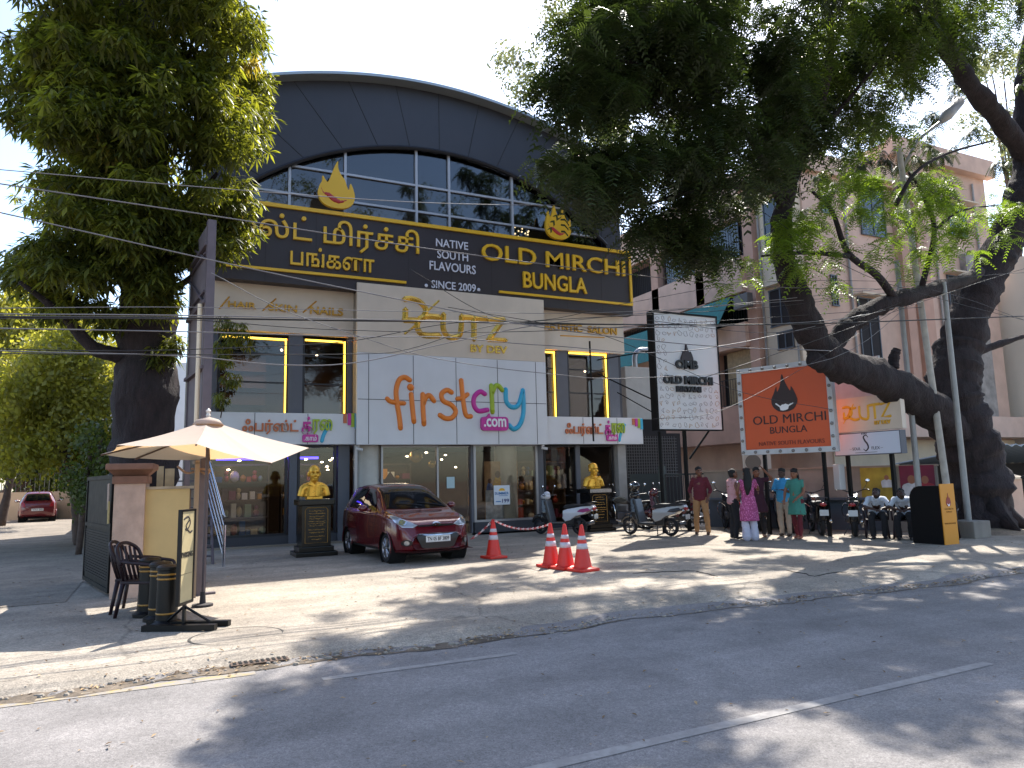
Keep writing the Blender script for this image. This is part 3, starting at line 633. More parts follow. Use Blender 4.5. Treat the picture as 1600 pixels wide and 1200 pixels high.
b = MB(); b.box(22.6, 23.4, 22.6, 23.15, 0, 14.4); ap('pilaster', b, M_pink2)
b = MB(); b.box(28.9, 36.3, 20.1, 20.5, 15.6, 16.45); b.box(23.4, 28.9, 20.3, 20.5, 14.0, 14.8); b.box(22.4, 23.4, 20.3, 44, 14.0, 14.8); ap('parapet', b, M_pink)
for z0, z1, x in ((2.85, 3.7, 22.0), (3.7, 4.5, 22.4), (7.0, 8.05, 22.4), (9.4, 11.0, 22.4), (12.8, 13.99, 22.4)):
    b = MB(); b.box(x, 23.4, 23.15, 36, z0, z1); ap('balcony', b, M_pink2 if z0 < 4 else M_pink)
b = MB(); b.box(22.0, 23.4, 20.4, 23.15, 2.85, 3.6); ap('canopy', b, M_pink2)
for i, y in enumerate((25.6, 29, 32.5)):
    b = MB(); b.box(22.4, 23.4, y, y+.55, 3.7, 13.99); ap('pilaster', b, M_pink2)
for z0, z1 in ((4.5, 7.0), (8.05, 9.4), (11, 12.8)):
    for y0, y1 in ((23.15, 25.6), (26.15, 29), (29.55, 32.5)):
        b = MB(); b.box(23.34, 23.39, y0, y1, z0, z1); wn = ap('opening', b, M_dark)
        b = MB(); n = int((y1-y0)/.16)
        for k in range(n): yy = y0+.08+k*.16; b.box(22.62, 22.635, yy-.008, yy+.008, z0, z0+(z1-z0)*(.48 if z0 < 5 else 1))
        for zz in (z0+.05, z0+(z1-z0)*(.48 if z0 < 5 else .95)): b.box(22.615, 22.64, y0, y1, zz-.015, zz+.015)
        b.v = [(x-24, y-21, z) for x, y, z in b.v]; b.build('grille', M_grill, wn)
    if z0 > 8:
        b = MB(); b.box(22.7, 22.72, 23.5, 25.3, z0+.1, z1-.1); b.box(22.7, 22.72, 26.3, 28.8, z0+.1, z1-.1); ap('window_pane', b, M_wind)
b = MB(); b.box(22.9, 23.0, 23.3, 24.9, 4.6, 6.95); ap('blind', b, mat('bamboo_blind', 'a08a6a', .8, 0, 8, .25))
# cream bay windows
def wn(x0, x1, y0, y1, z0, z1, m, fr=None):
    b = MB(); b.box(x0, x1, y0, y1, z0, z1); o = ap('window', b, m)
    b = MB(); t = .05
    if x1-x0 < y1-y0:
        for yy in (y0, (y0+y1)/2, y1): b.box(x0-.03, x1+.01, yy-t/2, yy+t/2, z0, z1)
        for zz in (z0, z1): b.box(x0-.04, x1+.01, y0-t, y1+t, zz-t/2, zz+t/2)
    else:
        for xx in (x0, (x0+x1)/2, x1): b.box(xx-t/2, xx+t/2, y0-.03, y1+.01, z0, z1)
        for zz in (z0, z1): b.box(x0-t, x1+t, y0-.04, y1+.01, zz-t/2, zz+t/2)
    b.v = [(x-24, y-21, z) for x, y, z in b.v]; b.build('window_frame', fr or mat('blue_grey_frame', '4a5058', .5), o); return o
wn(22.87, 22.89, 20.95, 22.1, 7.6, 9.15, M_dark); wn(22.87, 22.89, 21.0, 21.8, 6.6, 7.3, M_dark); wn(22.87, 22.89, 20.9, 22.1, 11.2, 13.0, M_wind); wn(22.87, 22.89, 20.9, 22.1, 4.4, 5.6, M_wind)
def fpx(px, py): p = PY(px, py, 20.45); return p.x, p.z
for (a, c_, d, e), m in (((1340, 283, 1385, 372), M_wind), ((1282, 300, 1297, 334), M_wind), ((1340, 465, 1378, 560), M_dark), ((1440, 300, 1458, 318), M_dark), ((1480, 318, 1512, 372), M_wind), ((1298, 430, 1310, 478), M_dark), ((1480, 430, 1512, 500), M_wind)):
    x0, z1 = fpx(a, c_); x1, z0 = fpx(d, e); wn(x0, x1, 20.44, 20.46, z0, z1, m)
b = MB()
for px, w in ((1400, .5), (1425, .7)): x = fpx(px, 400)[0]; b.box(x, x+w, 20.15, 20.5, 3.76, 15.59 if x > 28.9 else 13.99)
ap('front_rib', b, M_pink2)
b = MB(); x0 = fpx(1500, 400)[0]; b.box(x0, x0+1.2, 20.2, 20.5, 3.6, 11.5); ap('stone_panel', b, mat('grey_stone', '938a82', .9, 0, 3, .3))
b = MB(); x0 = fpx(1440, 670)[0]; b.box(23.5, 36.2, 19.2, 20.45, 2.85, 3.75); ap('canopy', b, M_pink)
b = MB(); p = PY(1513, 676, 19.2); tx(b, 'st', p.x, p.z, PY(1532, 676, 19.2).x, PY(1532, 655, 19.2).z, FY(19.2), .03, off=.03); ap('red_letters', b, mat('red_letter', 'a3261e', .5))
b = MB(); b.box(24, 36, 20.44, 20.49, .3, 2.8); ap('shopfront', b, M_cream)
b = MB()
for (x0, x1, y0, y1, z) in ((22.55, 22.9, 20.8, 22.3, 9.3), (22.6, 22.9, 20.8, 22.3, 13.15), (22.6, 22.9, 20.8, 22.3, 5.7)): b.box(x0, x1, y0, y1, z, z+.07)
for a, c_, d in ((1336, 279, 1389), (1336, 461, 1382), (1476, 314, 1516), (1476, 426, 1516)): x0, z0 = fpx(a, c_); x1, _ = fpx(d, c_); b.box(x0, x1, 20.05, 20.499, z0, z0+.07)
ap('sunshade', b, M_cream, kind='stuff')
b = MB()
for px in (1325, 1405, 1462, 1530): x = fpx(px, 400)[0]; b.tube([(x, 20.42, 3.8), (x, 20.42, 15.2 if x > 28.9 else 13.9)], .05, 8)
for y in (20.75, 22.45): b.tube([(22.84, y, 2.9), (22.84, y, 14)], .045, 8)
ap('drain_pipe', b, mat('pvc_grey', '8a8580', .5, 0, 4, .2), kind='stuff')
# awnings and air conditioners on it
def awn(y0, y1, z0, z1, label):
    s = empty('awning', (21.6, y0, z0), label, 'awning'); L = y1-y0
    b = MB(); b.add([(0, 0, 0), (0, L, 0), (.8, L, z1-z0), (.8, 0, z1-z0), (0, 0, .03), (0, L, .03), (.8, L, z1-z0+.03), (.8, 0, z1-z0+.03)], [(0, 1, 2, 3), (7, 6, 5, 4), (0, 3, 7, 4), (1, 5, 6, 2), (0, 4, 5, 1), (2, 6, 7, 3)])
    b.build('cloth', mat('awning_green', '1f6a66', .7, 0, 6, .2), s); b = MB()
    for y in (0.02, L/2, L-.02): b.tube([(0, y, -.02), (.8, y, z1-z0-.02)], .015, 6)
    b.build('rail', M_grill, s)
awn(23.9, 27.6, 8.0, 9.3, 'green cloth awning over the second floor balcony of the pink building')
awn(29, 34.5, 7.2, 9.0, 'turquoise cloth awning beside the white sign, further back on the pink building')
def ac(p, rz, label, m='ac_white'):
    s = empty('air_conditioner', p, label, 'air conditioner', rz); b = MB(); b.bev(-.42, .42, -.16, .16, 0, .6, .02); b.build('case', mat(m, {'ac_white': 'b9b2a8', 'ac_grey': '55504e'}[m], .5), s)
    b = MB(); b.lathe([(.22, 0), (.24, .01), (.2, .015), (.001, .012)], 24, frame((-.12, -.161, .3), (1, 0, 0))); b.build('fan_grille', mat('fan_dark', '6d675f', .6), s)
ac((22.15, 22.9, 8.55), -math.pi/2, 'grey outdoor air conditioner hung at the pink building corner', 'ac_grey')
p = PY(1183, 732, 17.5); ac((p.x, 17.5, p.z-.1), R(-40), 'white outdoor air conditioner on top of the grey compound wall')
# pale building at the left edge and far right
b = MB(); p0 = PY(-60, 600, 42); p1 = PY(8, 600, 42)
o = empty('pale_building', (p0.x, 45, 0), 'tall pale rendered building at the left edge', 'building'); K = Matrix.Translation(-o.location)
b.box(p0.x-8, p1.x-1.0, 42, 44, 0, PY(5, 290, 42).z, K); b.build('wall', mat('pale_render', 'c9b8ae', .8, 0, 1, .08), o)
b = MB()
for z in (5, 8.5, 12): b.box(p0.x-1.5, p0.x-.2, 41.96, 41.99, z, z+1.6, K)
b.build('window', M_dark, o)
o = empty('background_building', (8, 62, 0), 'white flat roofed building far behind the driveway bush', 'building'); K = Matrix.Translation(-o.location)
c0 = PY(118, 560, 62); c1 = PY(170, 540, 62); b = MB(); b.box(c0.x-1, c1.x+6, 62, 70, 0, PY(140, 560, 62).z, K); b.build('wall', mat('white_render', 'c6c9cc', .8, 0, 1, .06), o)
b = MB()
for i in range(4): b.box(c0.x+i*1.7, c0.x+i*1.7+.9, 61.9, 61.99, c1.z-2, c1.z-.6, K)
b.build('window', M_dark, o)
# cream building beyond the tree trunk on the right
o = empty('cream_building', (44, 22, 0), 'cream building at the far right beyond the tree', 'building'); K = Matrix.Translation(-o.location)
b = MB(); b.box(36.6, 60, 17.5, 30, 0, 11.5, K); b.build('wall', mat('bright_cream', 'd9ccb8', .8, 0, 1, .05), o)
b = MB(); b.box(38, 58, 17.2, 17.48, 3.2, 3.6, K); b.build('ledge', M_cream, o)
# ------------------------------------------------------------ compound walls and fences
def wallseg(name, p0, p1, h, t, m, label, cat='wall', capm=None, ch=.08):
    p0 = Vector((p0[0], p0[1], 0)); p1 = Vector((p1[0], p1[1], 0)); d = p1-p0; s = empty(name, p0, label, cat, math.atan2(d.y, d.x)); L = d.length
    b = MB(); b.box(0, L, -t/2, t/2, 0, h); b.build('wall', m, s)
    if capm: b = MB(); b.box(-.03, L+.03, -t/2-.04, t/2+.04, h+.001, h+ch); b.build('coping', capm, s)
    return s, L
M_cw = mat('grey_compound_wall', '8d857c', .9, 0, 1.5, .2, stain=.35)
M_cw2 = mat('grey_blue_dado', '4d5560', .85, 0, 2, .15)
s, L = wallseg('compound_wall', (14.75, 17.3), (17.35, 11.75), 1.62, .2, M_cw, 'grey compound wall with darker lower half behind the parked motorcycles', 'wall', mat('wall_coping', '8a7c70', .9, 0, 3, .2), .05)
b = MB(); b.box(0, L-1.2, .101, .125, 0, .82); b.box(0, L-1.2, -.125, -.101, 0, .82); b.build('dado', M_cw2, s)
b = MB(); b.box(.2, L-1.3, -.42, -.126, .8, .86); b.build('ledge', M_cw2, s)
s, L = wallseg('far_wall', (-13, 50), (-2.2, 45.5), 1.5, .25, mat('far_wall_tan', 'b09f8a', .9, 0, 1, .15, stain=.2), 'tan compound wall behind the far parked red car', 'wall')
b = MB()
for k in range(45): b.box(.3+k*.25, .32+k*.25, -.02, .02, 1.5, 2.6)
b.box(0, L, -.03, .03, 2.45, 2.5); b.build('iron_railing', M_grill, s)
s, L = wallseg('driveway_wall', (-1.9, 23), (-2.6, 44), 1.3, .2, mat('side_wall_tan', '8d7c6a', .9, 0, 1, .15, stain=.2), 'low tan wall along the driveway under the bush', 'wall')
# dark side gate beside the shop
M_gate = mat('dark_green_gate', '23292a', .5, .2, 4, .1)
s = empty('side_gate', (13.45, 19.35, 0), 'dark green barred gate between the shop and the grey wall', 'gate', math.atan2(-1.9, 1.45))
b = MB(); b.box(0, .95, -.02, .02, .08, 1.62); b.build('sheet_leaf', M_gate, s)
b = MB()
for k in range(11): b.box(1.15+k*.11, 1.17+k*.11, -.015, .015, .05, 1.6)
for z in (.1, 1.55): b.box(1.0, 2.35, -.02, .02, z, z+.05)
b.build('barred_leaf', M_gate, s)
b = MB(); b.box(.96, 1.14, -.1, .1, 0, 1.85); b.build('gate_post', mat('gate_post', '3a4240', .7, 0, 3, .1), s)
# lane shed behind the gate: dark lattice
o = empty('lattice_screen', (13.7, 20.3, 0), 'dark lattice screen in the side passage under the white sign', 'screen'); b = MB(); b.box(-.1, 2.6, 0, .04, 0, 3.0); b.build('backing', M_dark, o)
b = MB()
for i in range(24): b.box(.0+i*.1, .03+i*.1, -.03, -.01, 1.5, 2.9)
for i in range(14): b.box(0, 2.4, -.045, -.031, 1.5+i*.1, 1.525+i*.1)
b.build('lattice', mat('lattice_grey', '4d4a4a', .7), o)
o = empty('water_tank', (15.6, 22.6, 2.9), 'pale grey square rooftop duct box with a bent pipe, behind the white sign', 'tank'); x0, z0 = PY(980, 655, 22).x, PY(980, 655, 22).z; x1, z1 = PY(1030, 575, 22).x, PY(1030, 575, 22).z
b = MB(); b.bev(x0-15.6, x1-15.6, -.6, .9, z0-2.9, z1-2.9, .04); b.build('box', mat('grey_box', 'b0aaa2', .7, 0, 3, .08), o)
b = MB(); b.tube(crom([(x0+.9-15.6, 0, z1-2.9), (x0+.9-15.6, 0, z1-2.4), (x0+1.1-15.6, 0, z1-2.15), (x0+1.5-15.6, 0, z1-2.1)], 5), .1, 10); b.build('pipe', M_alu, o, smooth=True)
b = MB(); b.box(x0-15.7, x1-15.5, -.7, 1.0, -2.9, z0-2.9-.001); b.build('base', M_dark, o)
# right side fence pillar and shed roof
s = empty('gate_pillar', (21.9, 12.8, 0), 'pink rendered gate pillar beyond the big tree roots', 'pillar'); b = MB(); b.box(-.28, .28, -.28, .28, 0, 1.2); b.build('shaft', M_pink, s); b = MB(); b.lathe([(.46, 0), (.46, .06), (.001, .22)], 4, Matrix.Translation((0, 0, 1.201)) @ Matrix.Rotation(math.pi/4, 4, 'Z')); b.build('cap', M_cream, s)
s = empty('parking_shed', (26, 15.5, 0), 'low corrugated sheet parking shed at the right edge', 'shed'); b = MB(); pts = [(x*.12, .04*math.sin(x*1.6)) for x in range(90)]
b.prism(pts+[(p[0], p[1]-.02) for p in pts[::-1]], 3.5, Matrix.Translation((-3, 1.6, 1.75)) @ Matrix.Rotation(R(82), 4, 'X')); b.build('sheet_roof', mat('sheet_roof_blue', '8a949c', .5, .3), s)
b = MB()
for x in (-2.8, 1, 5): b.box(x, x+.08, -.6, -.52, 0, 1.75)
b.build('post', M_grill, s, kind='stuff'); b = MB(); b.box(-3, 8, 1.5, 1.6, 0, 1.7); b.build('back_panel', M_dark, s)
s, L = wallseg('low_fence', (22.4, 12.4), (32, 8.8), .35, .2, M_cw, 'low wall with dark railings right of the pink pillar', 'fence'); b = MB()
for k in range(60): b.box(.1+k*.16, .12+k*.16, -.012, .012, .35, 1.15)
b.box(0, L, -.015, .015, 1.1, 1.14); b.build('railing', M_grill, s)
# ------------------------------------------------------------ left gateway
M_pil2 = mat('pillar_render', 'c2a493', .9, 0, 5, .14, bump=.4, bs=30, stain=.22)
M_ter = mat('terracotta_cap', '8d6552', .85, 0, 5, .2, stain=.25)
s = empty('gate_pillar', (-.4, 12.15, 0), 'rendered pinkish gate pillar with terracotta cap beside the black gate', 'pillar', R(-4)); b = MB(); b.box(-.2, .2, -.24, .4, 0, 1.72); b.build('shaft', M_pil2, s)
b = MB(); b.bev(-.23, .23, -.27, .43, 1.62, 1.73, .02); b.bev(-.31, .31, -.36, .52, 1.82, 1.91, .02); b.lathe([(.30, 1.73), (.42, 1.82)], 4, Matrix.Translation((0, .08, 0)) @ Matrix.Rotation(math.pi/4, 4, 'Z')); b.build('cap', M_ter, s)
M_yel = mat('yellow_paint', 'c9ae78', .6, 0, 3, .07, stain=.1)
s = empty('yellow_cabinet', (.1, 12.0, 0), 'yellow painted cabinet with brown side between the pillar and the steel post', 'cabinet'); b = MB(); b.box(-.31, .28, 0, .9, 0, 1.53); b.build('body', M_yel, s)
b = MB(); b.box(.281, .3, .02, .9, 0, 1.52); b.build('side_panel', mat('brown_ply', '6b5548', .8, 0, 5, .2), s); b = MB(); b.box(-.33, .34, -.03, .95, 1.531, 1.57); b.build('top_sheet', mat('weathered_top', 'a3937d', .8, 0, 5, .25), s)
s = empty('gate_leaf', (-.62, 12.2, 0), 'open black sheet metal gate leaf beside the driveway', 'gate', math.atan2(2.25, -.5)); M_bl = mat('black_iron', '0c0b0c', .6, 0, 6, .2, spec=.2)
b = MB(); b.box(0, 2.3, -.02, .02, .06, 1.75); b.build('sheet', M_bl, s); b = MB()
for k in range(18): b.box(.08, 2.2, .021, .035, .2+k*.04, .222+k*.04)
b.build('louvre', mat('iron_grey', '1c1a1e', .6, 0, spec=.2), s, kind='stuff'); b = MB()
for z in (.06, .95, 1.7): b.box(0, 2.3, -.035, .04, z, z+.06)
for x in (0, 2.25): b.box(x, x+.06, -.034, .039, .06, 1.76)
b.build('gate_frame', M_bl, s)
for x, z, h, lab, c in ((.12, 1.25, .38, 'faded paper notice hung on the black gate', 'a3897a'), (.05, 1.05, .32, 'yellowed paper notice hung low on the black gate', 'a58c55')):
    p = s.matrix_basis @ Vector((x, .06, z)); b = MB(); b.box(-.06, .06, -.005, .005, 0, h); o = b.build('paper_notice', mat('paper_'+c, c, .8, 0, 20, .3), label=lab, cat='notice'); o.location = p; o.rotation_euler = (0, R(4), math.atan2(2.25, -.5))
# hoarding frame seen edge-on
M_st = mat('grey_steel', '5f555a', .6, .3, 5, .15)
M_st2 = mat('hoarding_back', '6d6468', .7, .1, 3, .18)
s = empty('hoarding_frame', (.55, 11.6, 0), 'tall grey steel hoarding frame seen edge on at the forecourt corner', 'hoarding', R(7))
b = MB(); b.box(-.06, .06, -.06, .06, 0, 5.6); b.build('post', M_st, s); b = MB(); b.box(-.04, .04, 1.5, 1.58, 0, 5.7); b.build('post', M_st, s)
b = MB(); b.box(-.025, .025, .07, 1.49, 2.3, 5.6); b.build('panel', M_st2, s); b = MB()
for z in (2.32, 3.3, 4.3, 5.2): b.box(-.09, -.03, -.02, 1.6, z, z+.05)
b.tube([(-.06, .05, 5.0), (-.06, 1.5, 5.6)], .02, 6); b.tube([(-.06, .05, 4.3), (-.06, 1.5, 5.0)], .02, 6)
for z in (4.5, 5.1): b.box(-.07, -.04, .1, 1.5, z, z+.03)
b.build('brace', M_st, s, kind='stuff'); b = MB(); b.tube([(-.11, .1, 2.2), (-.11, .1, 4.3)], .035, 8); b.build('conduit', mat('cream_pipe', 'd2bfa4', .5), s)
b = MB(); b.box(-.3, .2, -.05, .05, 0, .04); b.build('foot_plate', M_st, s)
b = MB(); b.box(-.16, -.1, -.25, -.19, 0, 1.9); b.box(-.16, -.1, -.25, .0, 1.88, 1.93); b.build('side_leg', mat('tan_steel', '8a7763', .6, .2), s)
b = MB(); p = Vector((.47, 11.5, 1.75)); b.tube(crom([p+Vector(q) for q in ((-.28, 0, .1), (-.15, -.02, .0), (0, -.04, .03), (.1, -.06, -.02), (.15, -.05, .03), (.05, -.08, .05), (-.1, -.05, .06))], 5), .018, 6); b.build('tied_rope', mat('rope', '8a6f5c', .9), label='knotted rope tied round the steel hoarding post', cat='rope', smooth=True)
# umbrella
U = empty('market_umbrella', (.53, 10.5, 0), 'large off white market umbrella with tan underside beside the pillar', 'umbrella'); K = Vector((.53, 10.5, 0))
hem = [Vector(p)-K for p in ((-.72, 10.7, 2.0), (-.5, 9.85, 2.07), (.35, 9.42, 2.06), (1.24, 9.6, 1.83), (1.86, 10.5, 2.06), (1.5, 11.25, 2.0), (.62, 11.62, 1.95), (-.35, 11.4, 1.97))]
apx = Vector((0, 0, 2.44)); b = MB(); v = []; f = []; n = 8; sub = 5; rings = 6
for j in range(rings+1):
    t = .09+.91*j/rings
    for i in range(n):
        for k in range(sub):
            a = hem[i]; c = hem[(i+1) % n]; u = k/sub; p = apx.lerp(a.lerp(c, u), t)
            sag = 4*u*(1-u); p = p-Vector((0, 0, .05*math.sin(math.pi*t)*.6+.02*sag*t)); p = p.lerp(apx*1.0+Vector((0, 0, p.z-apx.z)), .04*sag*t); v.append(p)
m_ = n*sub
for j in range(rings):
    for i in range(m_): f.append((j*m_+i, j*m_+(i+1) % m_, (j+1)*m_+(i+1) % m_, (j+1)*m_+i))
b.add(v, f)
umat = bpy.data.materials.new('umbrella_cloth'); umat.use_nodes = True; t = umat.node_tree; bs = t.nodes['Principled BSDF']; bs.inputs['Base Color'].default_value = (*col('b9aba0'), 1); bs.inputs['Roughness'].default_value = .8
tl = t.nodes.new('ShaderNodeBsdfTranslucent'); tl.inputs[0].default_value = (*col('e8bd86'), 1); ms = t.nodes.new('ShaderNodeMixShader'); ms.inputs[0].default_value = .35
t.links.new(bs.outputs[0], ms.inputs[1]); t.links.new(tl.outputs[0], ms.inputs[2]); t.links.new(ms.outputs[0], t.nodes['Material Output'].inputs[0])
cn = b.build('canopy', umat, U)
b = MB(); b.lathe([(.2, 2.37), (.14, 2.44), (.03, 2.475), (.001, 2.48)], 16); b.build('vent_cap', umat, cn, smooth=True)
b = MB(); b.lathe([(.02, 2.47), (.03, 2.5), (.02, 2.53), (.035, 2.56), (.001, 2.6)], 10); b.build('finial', mat('finial_white', 'c9c0b8', .5), U)
for i in range(8):
    b = MB(); a = apx+Vector((0, 0, -.05)); e = hem[i]+Vector((0, 0, -.015)); b.tube([a, a.lerp(e, .5)+Vector((0, 0, -.045)), e], .012, 6); b.build('rib', mat('rib_brown', '5a4436', .6), U)
b = MB(); b.tube([(0, 0, 0), (0, 0, 2.46)], .018, 10); b.build('pole', mat('pole_brown', '4a4044', .5, .2), U)
b = MB(); b.lathe([(.13, 0), (.13, .04), (.04, .05), (.03, .2)], 16); b.build('base', mat('base_dark', '2a2628', .7), U)
# bollards, chairs, sign stand
M_blk = mat('black_plastic', '070608', .4, 0, 8, .2, spec=.3); M_band = mat('gold_band', '9a6f2c', .4, .2)
for i, (x, y, h, lab) in enumerate(((.1, 9.3, .68, 'black bollard with gold bands nearest the sign stand'), (.02, 9.72, .68, 'middle black bollard with gold bands, half hidden by the nearest one'), (-.1, 10.12, .7, 'rear black bollard with gold bands beside the stacked chairs'))):
    s = empty('bollard', (x, y, 0), lab, 'bollard', group='black bollards by the gateway'); b = MB(); b.lathe([(.17, 0), (.17, .05), (.115, .08), (.11, h-.06), (.125, h-.05), (.125, h-.02), (.1, h), (.001, h+.01)], 24); b.build('post', M_blk, s, smooth=True, sharp=35)
    for z in (h-.16, h-.11, .14):
        b = MB(); b.lathe([(.1115, z), (.1165, z+.002), (.1165, z+.02), (.1115, z+.022)], 24); b.build('band', M_band, s, smooth=True)
def chair(loc, rz, label, tilt=0):
    s = empty('plastic_chair', loc, label, 'chair', rz, group='brown plastic chairs stacked by the pillar'); M_ch = mat('brown_plastic', '24161c', .45, 0, 8, .15, spec=.3)
    b = MB(); b.bev(-.22, .22, -.22, .22, .40, .435, .012); b.build('seat', M_ch, s)
    b = MB()
    for x in (-.17, -.085, 0, .085, .17): b.tube([(x, .2, .42), (x*1.05, .27, .65), (x*1.08, .31, .84)], [.016, .018, .014], 6)
    b.tube(crom([(-.23, .2, .62), (-.22, .27, .78), (-.12, .32, .86), (0, .33, .88), (.12, .32, .86), (.22, .27, .78), (.23, .2, .62)], 4), .022, 8); b.build('backrest', M_ch, s, smooth=True)
    for x in (-1, 1):
        b = MB(); b.tube(crom([(x*.2, .24, .68), (x*.26, .1, .66), (x*.26, -.12, .64), (x*.25, -.2, .6), (x*.24, -.2, .42)], 4), .02, 8); b.build('armrest', M_ch, s, smooth=True)
        for y in (-1, 1):
            b = MB(); b.tube([(x*.2, y*.19, .41), (x*.24, y*.25, 0)], [.028, .02], 8); b.build('leg', M_ch, s, smooth=True)
chair((-.22, 10.65, 0), R(75), 'dark brown plastic armchair leaning at the pillar, rear one of two'); chair((-.12, 10.25, 0), R(60), 'dark brown plastic armchair beside the black bollards, nearer one of two')
s = empty('sign_stand', (.27, 9.0, 0), 'narrow standing parking sign with yellowish panel on black feet', 'sign', R(63)); b = MB(); b.box(-.16, .16, -.012, .012, .3, 1.28); b.build('panel', mat('parking_panel', 'b5a47c', .5, 0, 6, .1), s)
b = MB()
for x in (-1, 1): b.box(x*.16-.015, x*.16+.015, -.02, .02, .28, 1.3)
b.box(-.17, .17, -.02, .02, 1.281, 1.305); b.box(-.17, .17, -.02, .02, .27, .299); b.box(-.02, .02, -.015, .015, .0, .269); b.build('frame', M_blk, s)
b = MB(); F = frame((0, -.0125, 0), (1, 0, 0)); tx(b, 'PARKING', -.13, .78, .13, .84, F, .004, off=.02)
b.stroke([(-.1, 1.2), (0, 1.22), (.05, 1.15), (-.02, 1.08), (-.06, 1.09)], .012, F, d=.3, n=5); b.stroke([(.02, 1.18), (-.05, 1.12), (.04, 1.05), (.1, 1.06)], .012, F, d=.3, n=5)
b.box(-.13, .13, .6, .603, 0, .003, F); b.build('writing', mat('print_dark', '2b2522', .6), s)
for y in (-.0,):
    for x, l in ((-.1, .4), (.12, .46)):
        b = MB(); b.box(x-.04, x+.04, -l, l, 0, .07); b.build('foot', M_blk, s)
b = MB(); b.tube([(0, 0, .25), (.1, -.25, .06)], .015, 6); b.tube([(0, 0, .25), (.1, .25, .06)], .015, 6); b.build('strut', M_blk, s)
# steel steps with railing
s = empty('stair_railing', (.95, 15.4, 0), 'leaning bright steel stair railing beside the leftmost shop window', 'railing'); M_ss = mat('stainless', 'b6bac4', .2, .9)
for k in range(5):
    b = MB(); b.tube([(-.14, .55, 2.25-.2*k), (.16, -.03, 1.0-.19*k), (.18, -.06, .95-.19*k)], .011 if k else .022, 8); b.build('rail', M_ss, s, smooth=True)
b = MB(); b.tube([(.18, -.06, 0), (.18, -.06, .8)], .03, 8); b.build('post', M_ss, s)
s = empty('steel_steps', (.5, 16, 0), 'dark metal steps rising behind the steel hoarding post', 'steps'); b = MB()
for k in range(9): b.box(-.4, .45, k*.2, k*.2+.22, .15+k*.19, .18+k*.19)
b.build('tread', mat('tread_grey', '585358', .5, .4), s, kind='stuff'); b = MB()
for x in (-.42, .47): b.tube([(x, -.05, 0), (x, 1.9, 1.9)], .03, 6)
b.build('stringer', M_st, s)
# old boards leaning behind the pillar
b = MB(); b.box(-.1, .0, 0, .04, 0, 1.9); b.box(.02, .16, .02, .06, 0, 1.86); o = b.build('plank', mat('old_plank', '9c8a6c', .8, 0, 6, .25), label='old wooden planks standing behind the yellow cabinet', cat='plank'); o.location = (.02, 13.2, 0)
# ------------------------------------------------------------ free standing signs on the right
YS = 16.0
s = empty('biryani_sign', (13.17, YS, 0), 'tall white patterned hanging sign with black flame and lettering', 'sign'); K = Matrix.Translation(-s.location); F = K @ FY(YS-.1)
x0, x1, z0, z1 = 12.07, 14.27, 2.8, 6.03
b = MB(); b.box(x0, x1, YS-.1, YS+.1, z0, z1, K); b.build('panel', mat('sign_white', 'dcdcde', .45), s)
b = MB(); b.box(x0-.06, x0-.001, YS-.13, YS+.13, z0-.03, z1+.05, K); b.box(x0, x1+.04, YS-.13, YS+.13, z1+.001, z1+.05, K); b.box(x1+.001, x1+.04, YS-.12, YS+.12, z0-.03, z1, K); b.box(x0, x1, YS-.12, YS+.12, z0-.03, z0-.001, K); b.build('frame', M_bl, s)
b = MB(); rnd = random.Random(3)   # thin printed kitchen doodles
for i in range(11):
    for j in range(16):
        cx = x0+.13+i*.193+rnd.uniform(-.03, .03); cz = z0+.12+j*.197+rnd.uniform(-.03, .03)
        if 4.05 < cz < 5.35 and x0+.4 < cx < x1-.1: continue
        t = rnd.randrange(5); a = rnd.uniform(0, 3.1); r = .07
        if t == 0: pts = [(r*math.cos(q_*.7), r*.6*math.sin(q_*.7)) for q_ in range(10)]
        elif t == 1: pts = [(-r, 0), (-.02, .04), (r, .02), (.02, -.04), (-r, 0)]
        elif t == 2: pts = [(r*q_/9*math.cos(q_*.9), r*q_/9*math.sin(q_*.9)) for q_ in range(10)]
        elif t == 3: pts = [(-r, -.05), (-r, .03), (-.03, .06), (.03, .06), (r, .03), (r, -.05), (-r, -.05)]
        else: pts = [(-r, -r*.6), (0, r*.7), (r, -r*.6), (0, -.01), (-r, -r*.6)]
        P = [(cx+x*math.cos(a)-y*math.sin(a), cz+x*math.sin(a)+y*math.cos(a)) for x, y in pts]
        b.tube([F @ Vector((x, y, .002)) for x, y in P], .0065, 3, mi=rnd.random() < .3)
b.build('printed_pattern', [mat('doodle_grey', '8f8388', .6), mat('doodle_orange', 'b58a62', .6)], s, kind='stuff')
def q16(px, py): return q(px, py, YS-.1)
b = MB(); bx, bz = q16(1073, 571); H = q16(1069, 538)[1]-bz; g = H/1.14
FLN = [(0, 0), (-.2, .03), (-.36, .18), (-.4, .38), (-.3, .6), (-.22, .78), (-.2, .62), (-.1, .8), (-.02, 1.14), (.06, .9), (.2, .62), (.24, .75), (.36, .5), (.4, .3), (.3, .1), (.16, .02)]
b.prism([p[:2] for p in crom([Vector((x*g+bx, y*g+bz, 0)) for x, y in FLN], 4, True)], .05, F); b.build('flame', mat('maroon_black', '2c1a1e', .4), s)
b = MB(); b.stroke([(bx-.25*g, bz+.26*g), (bx-.05*g, bz+.14*g), (bx+.25*g, bz+.22*g)], [.02*g, .09*g, .03*g], F @ Matrix.Translation((0, 0, .045)), d=.2); b.build('chili', mat('letter_white', 'e0e0e4'), s)
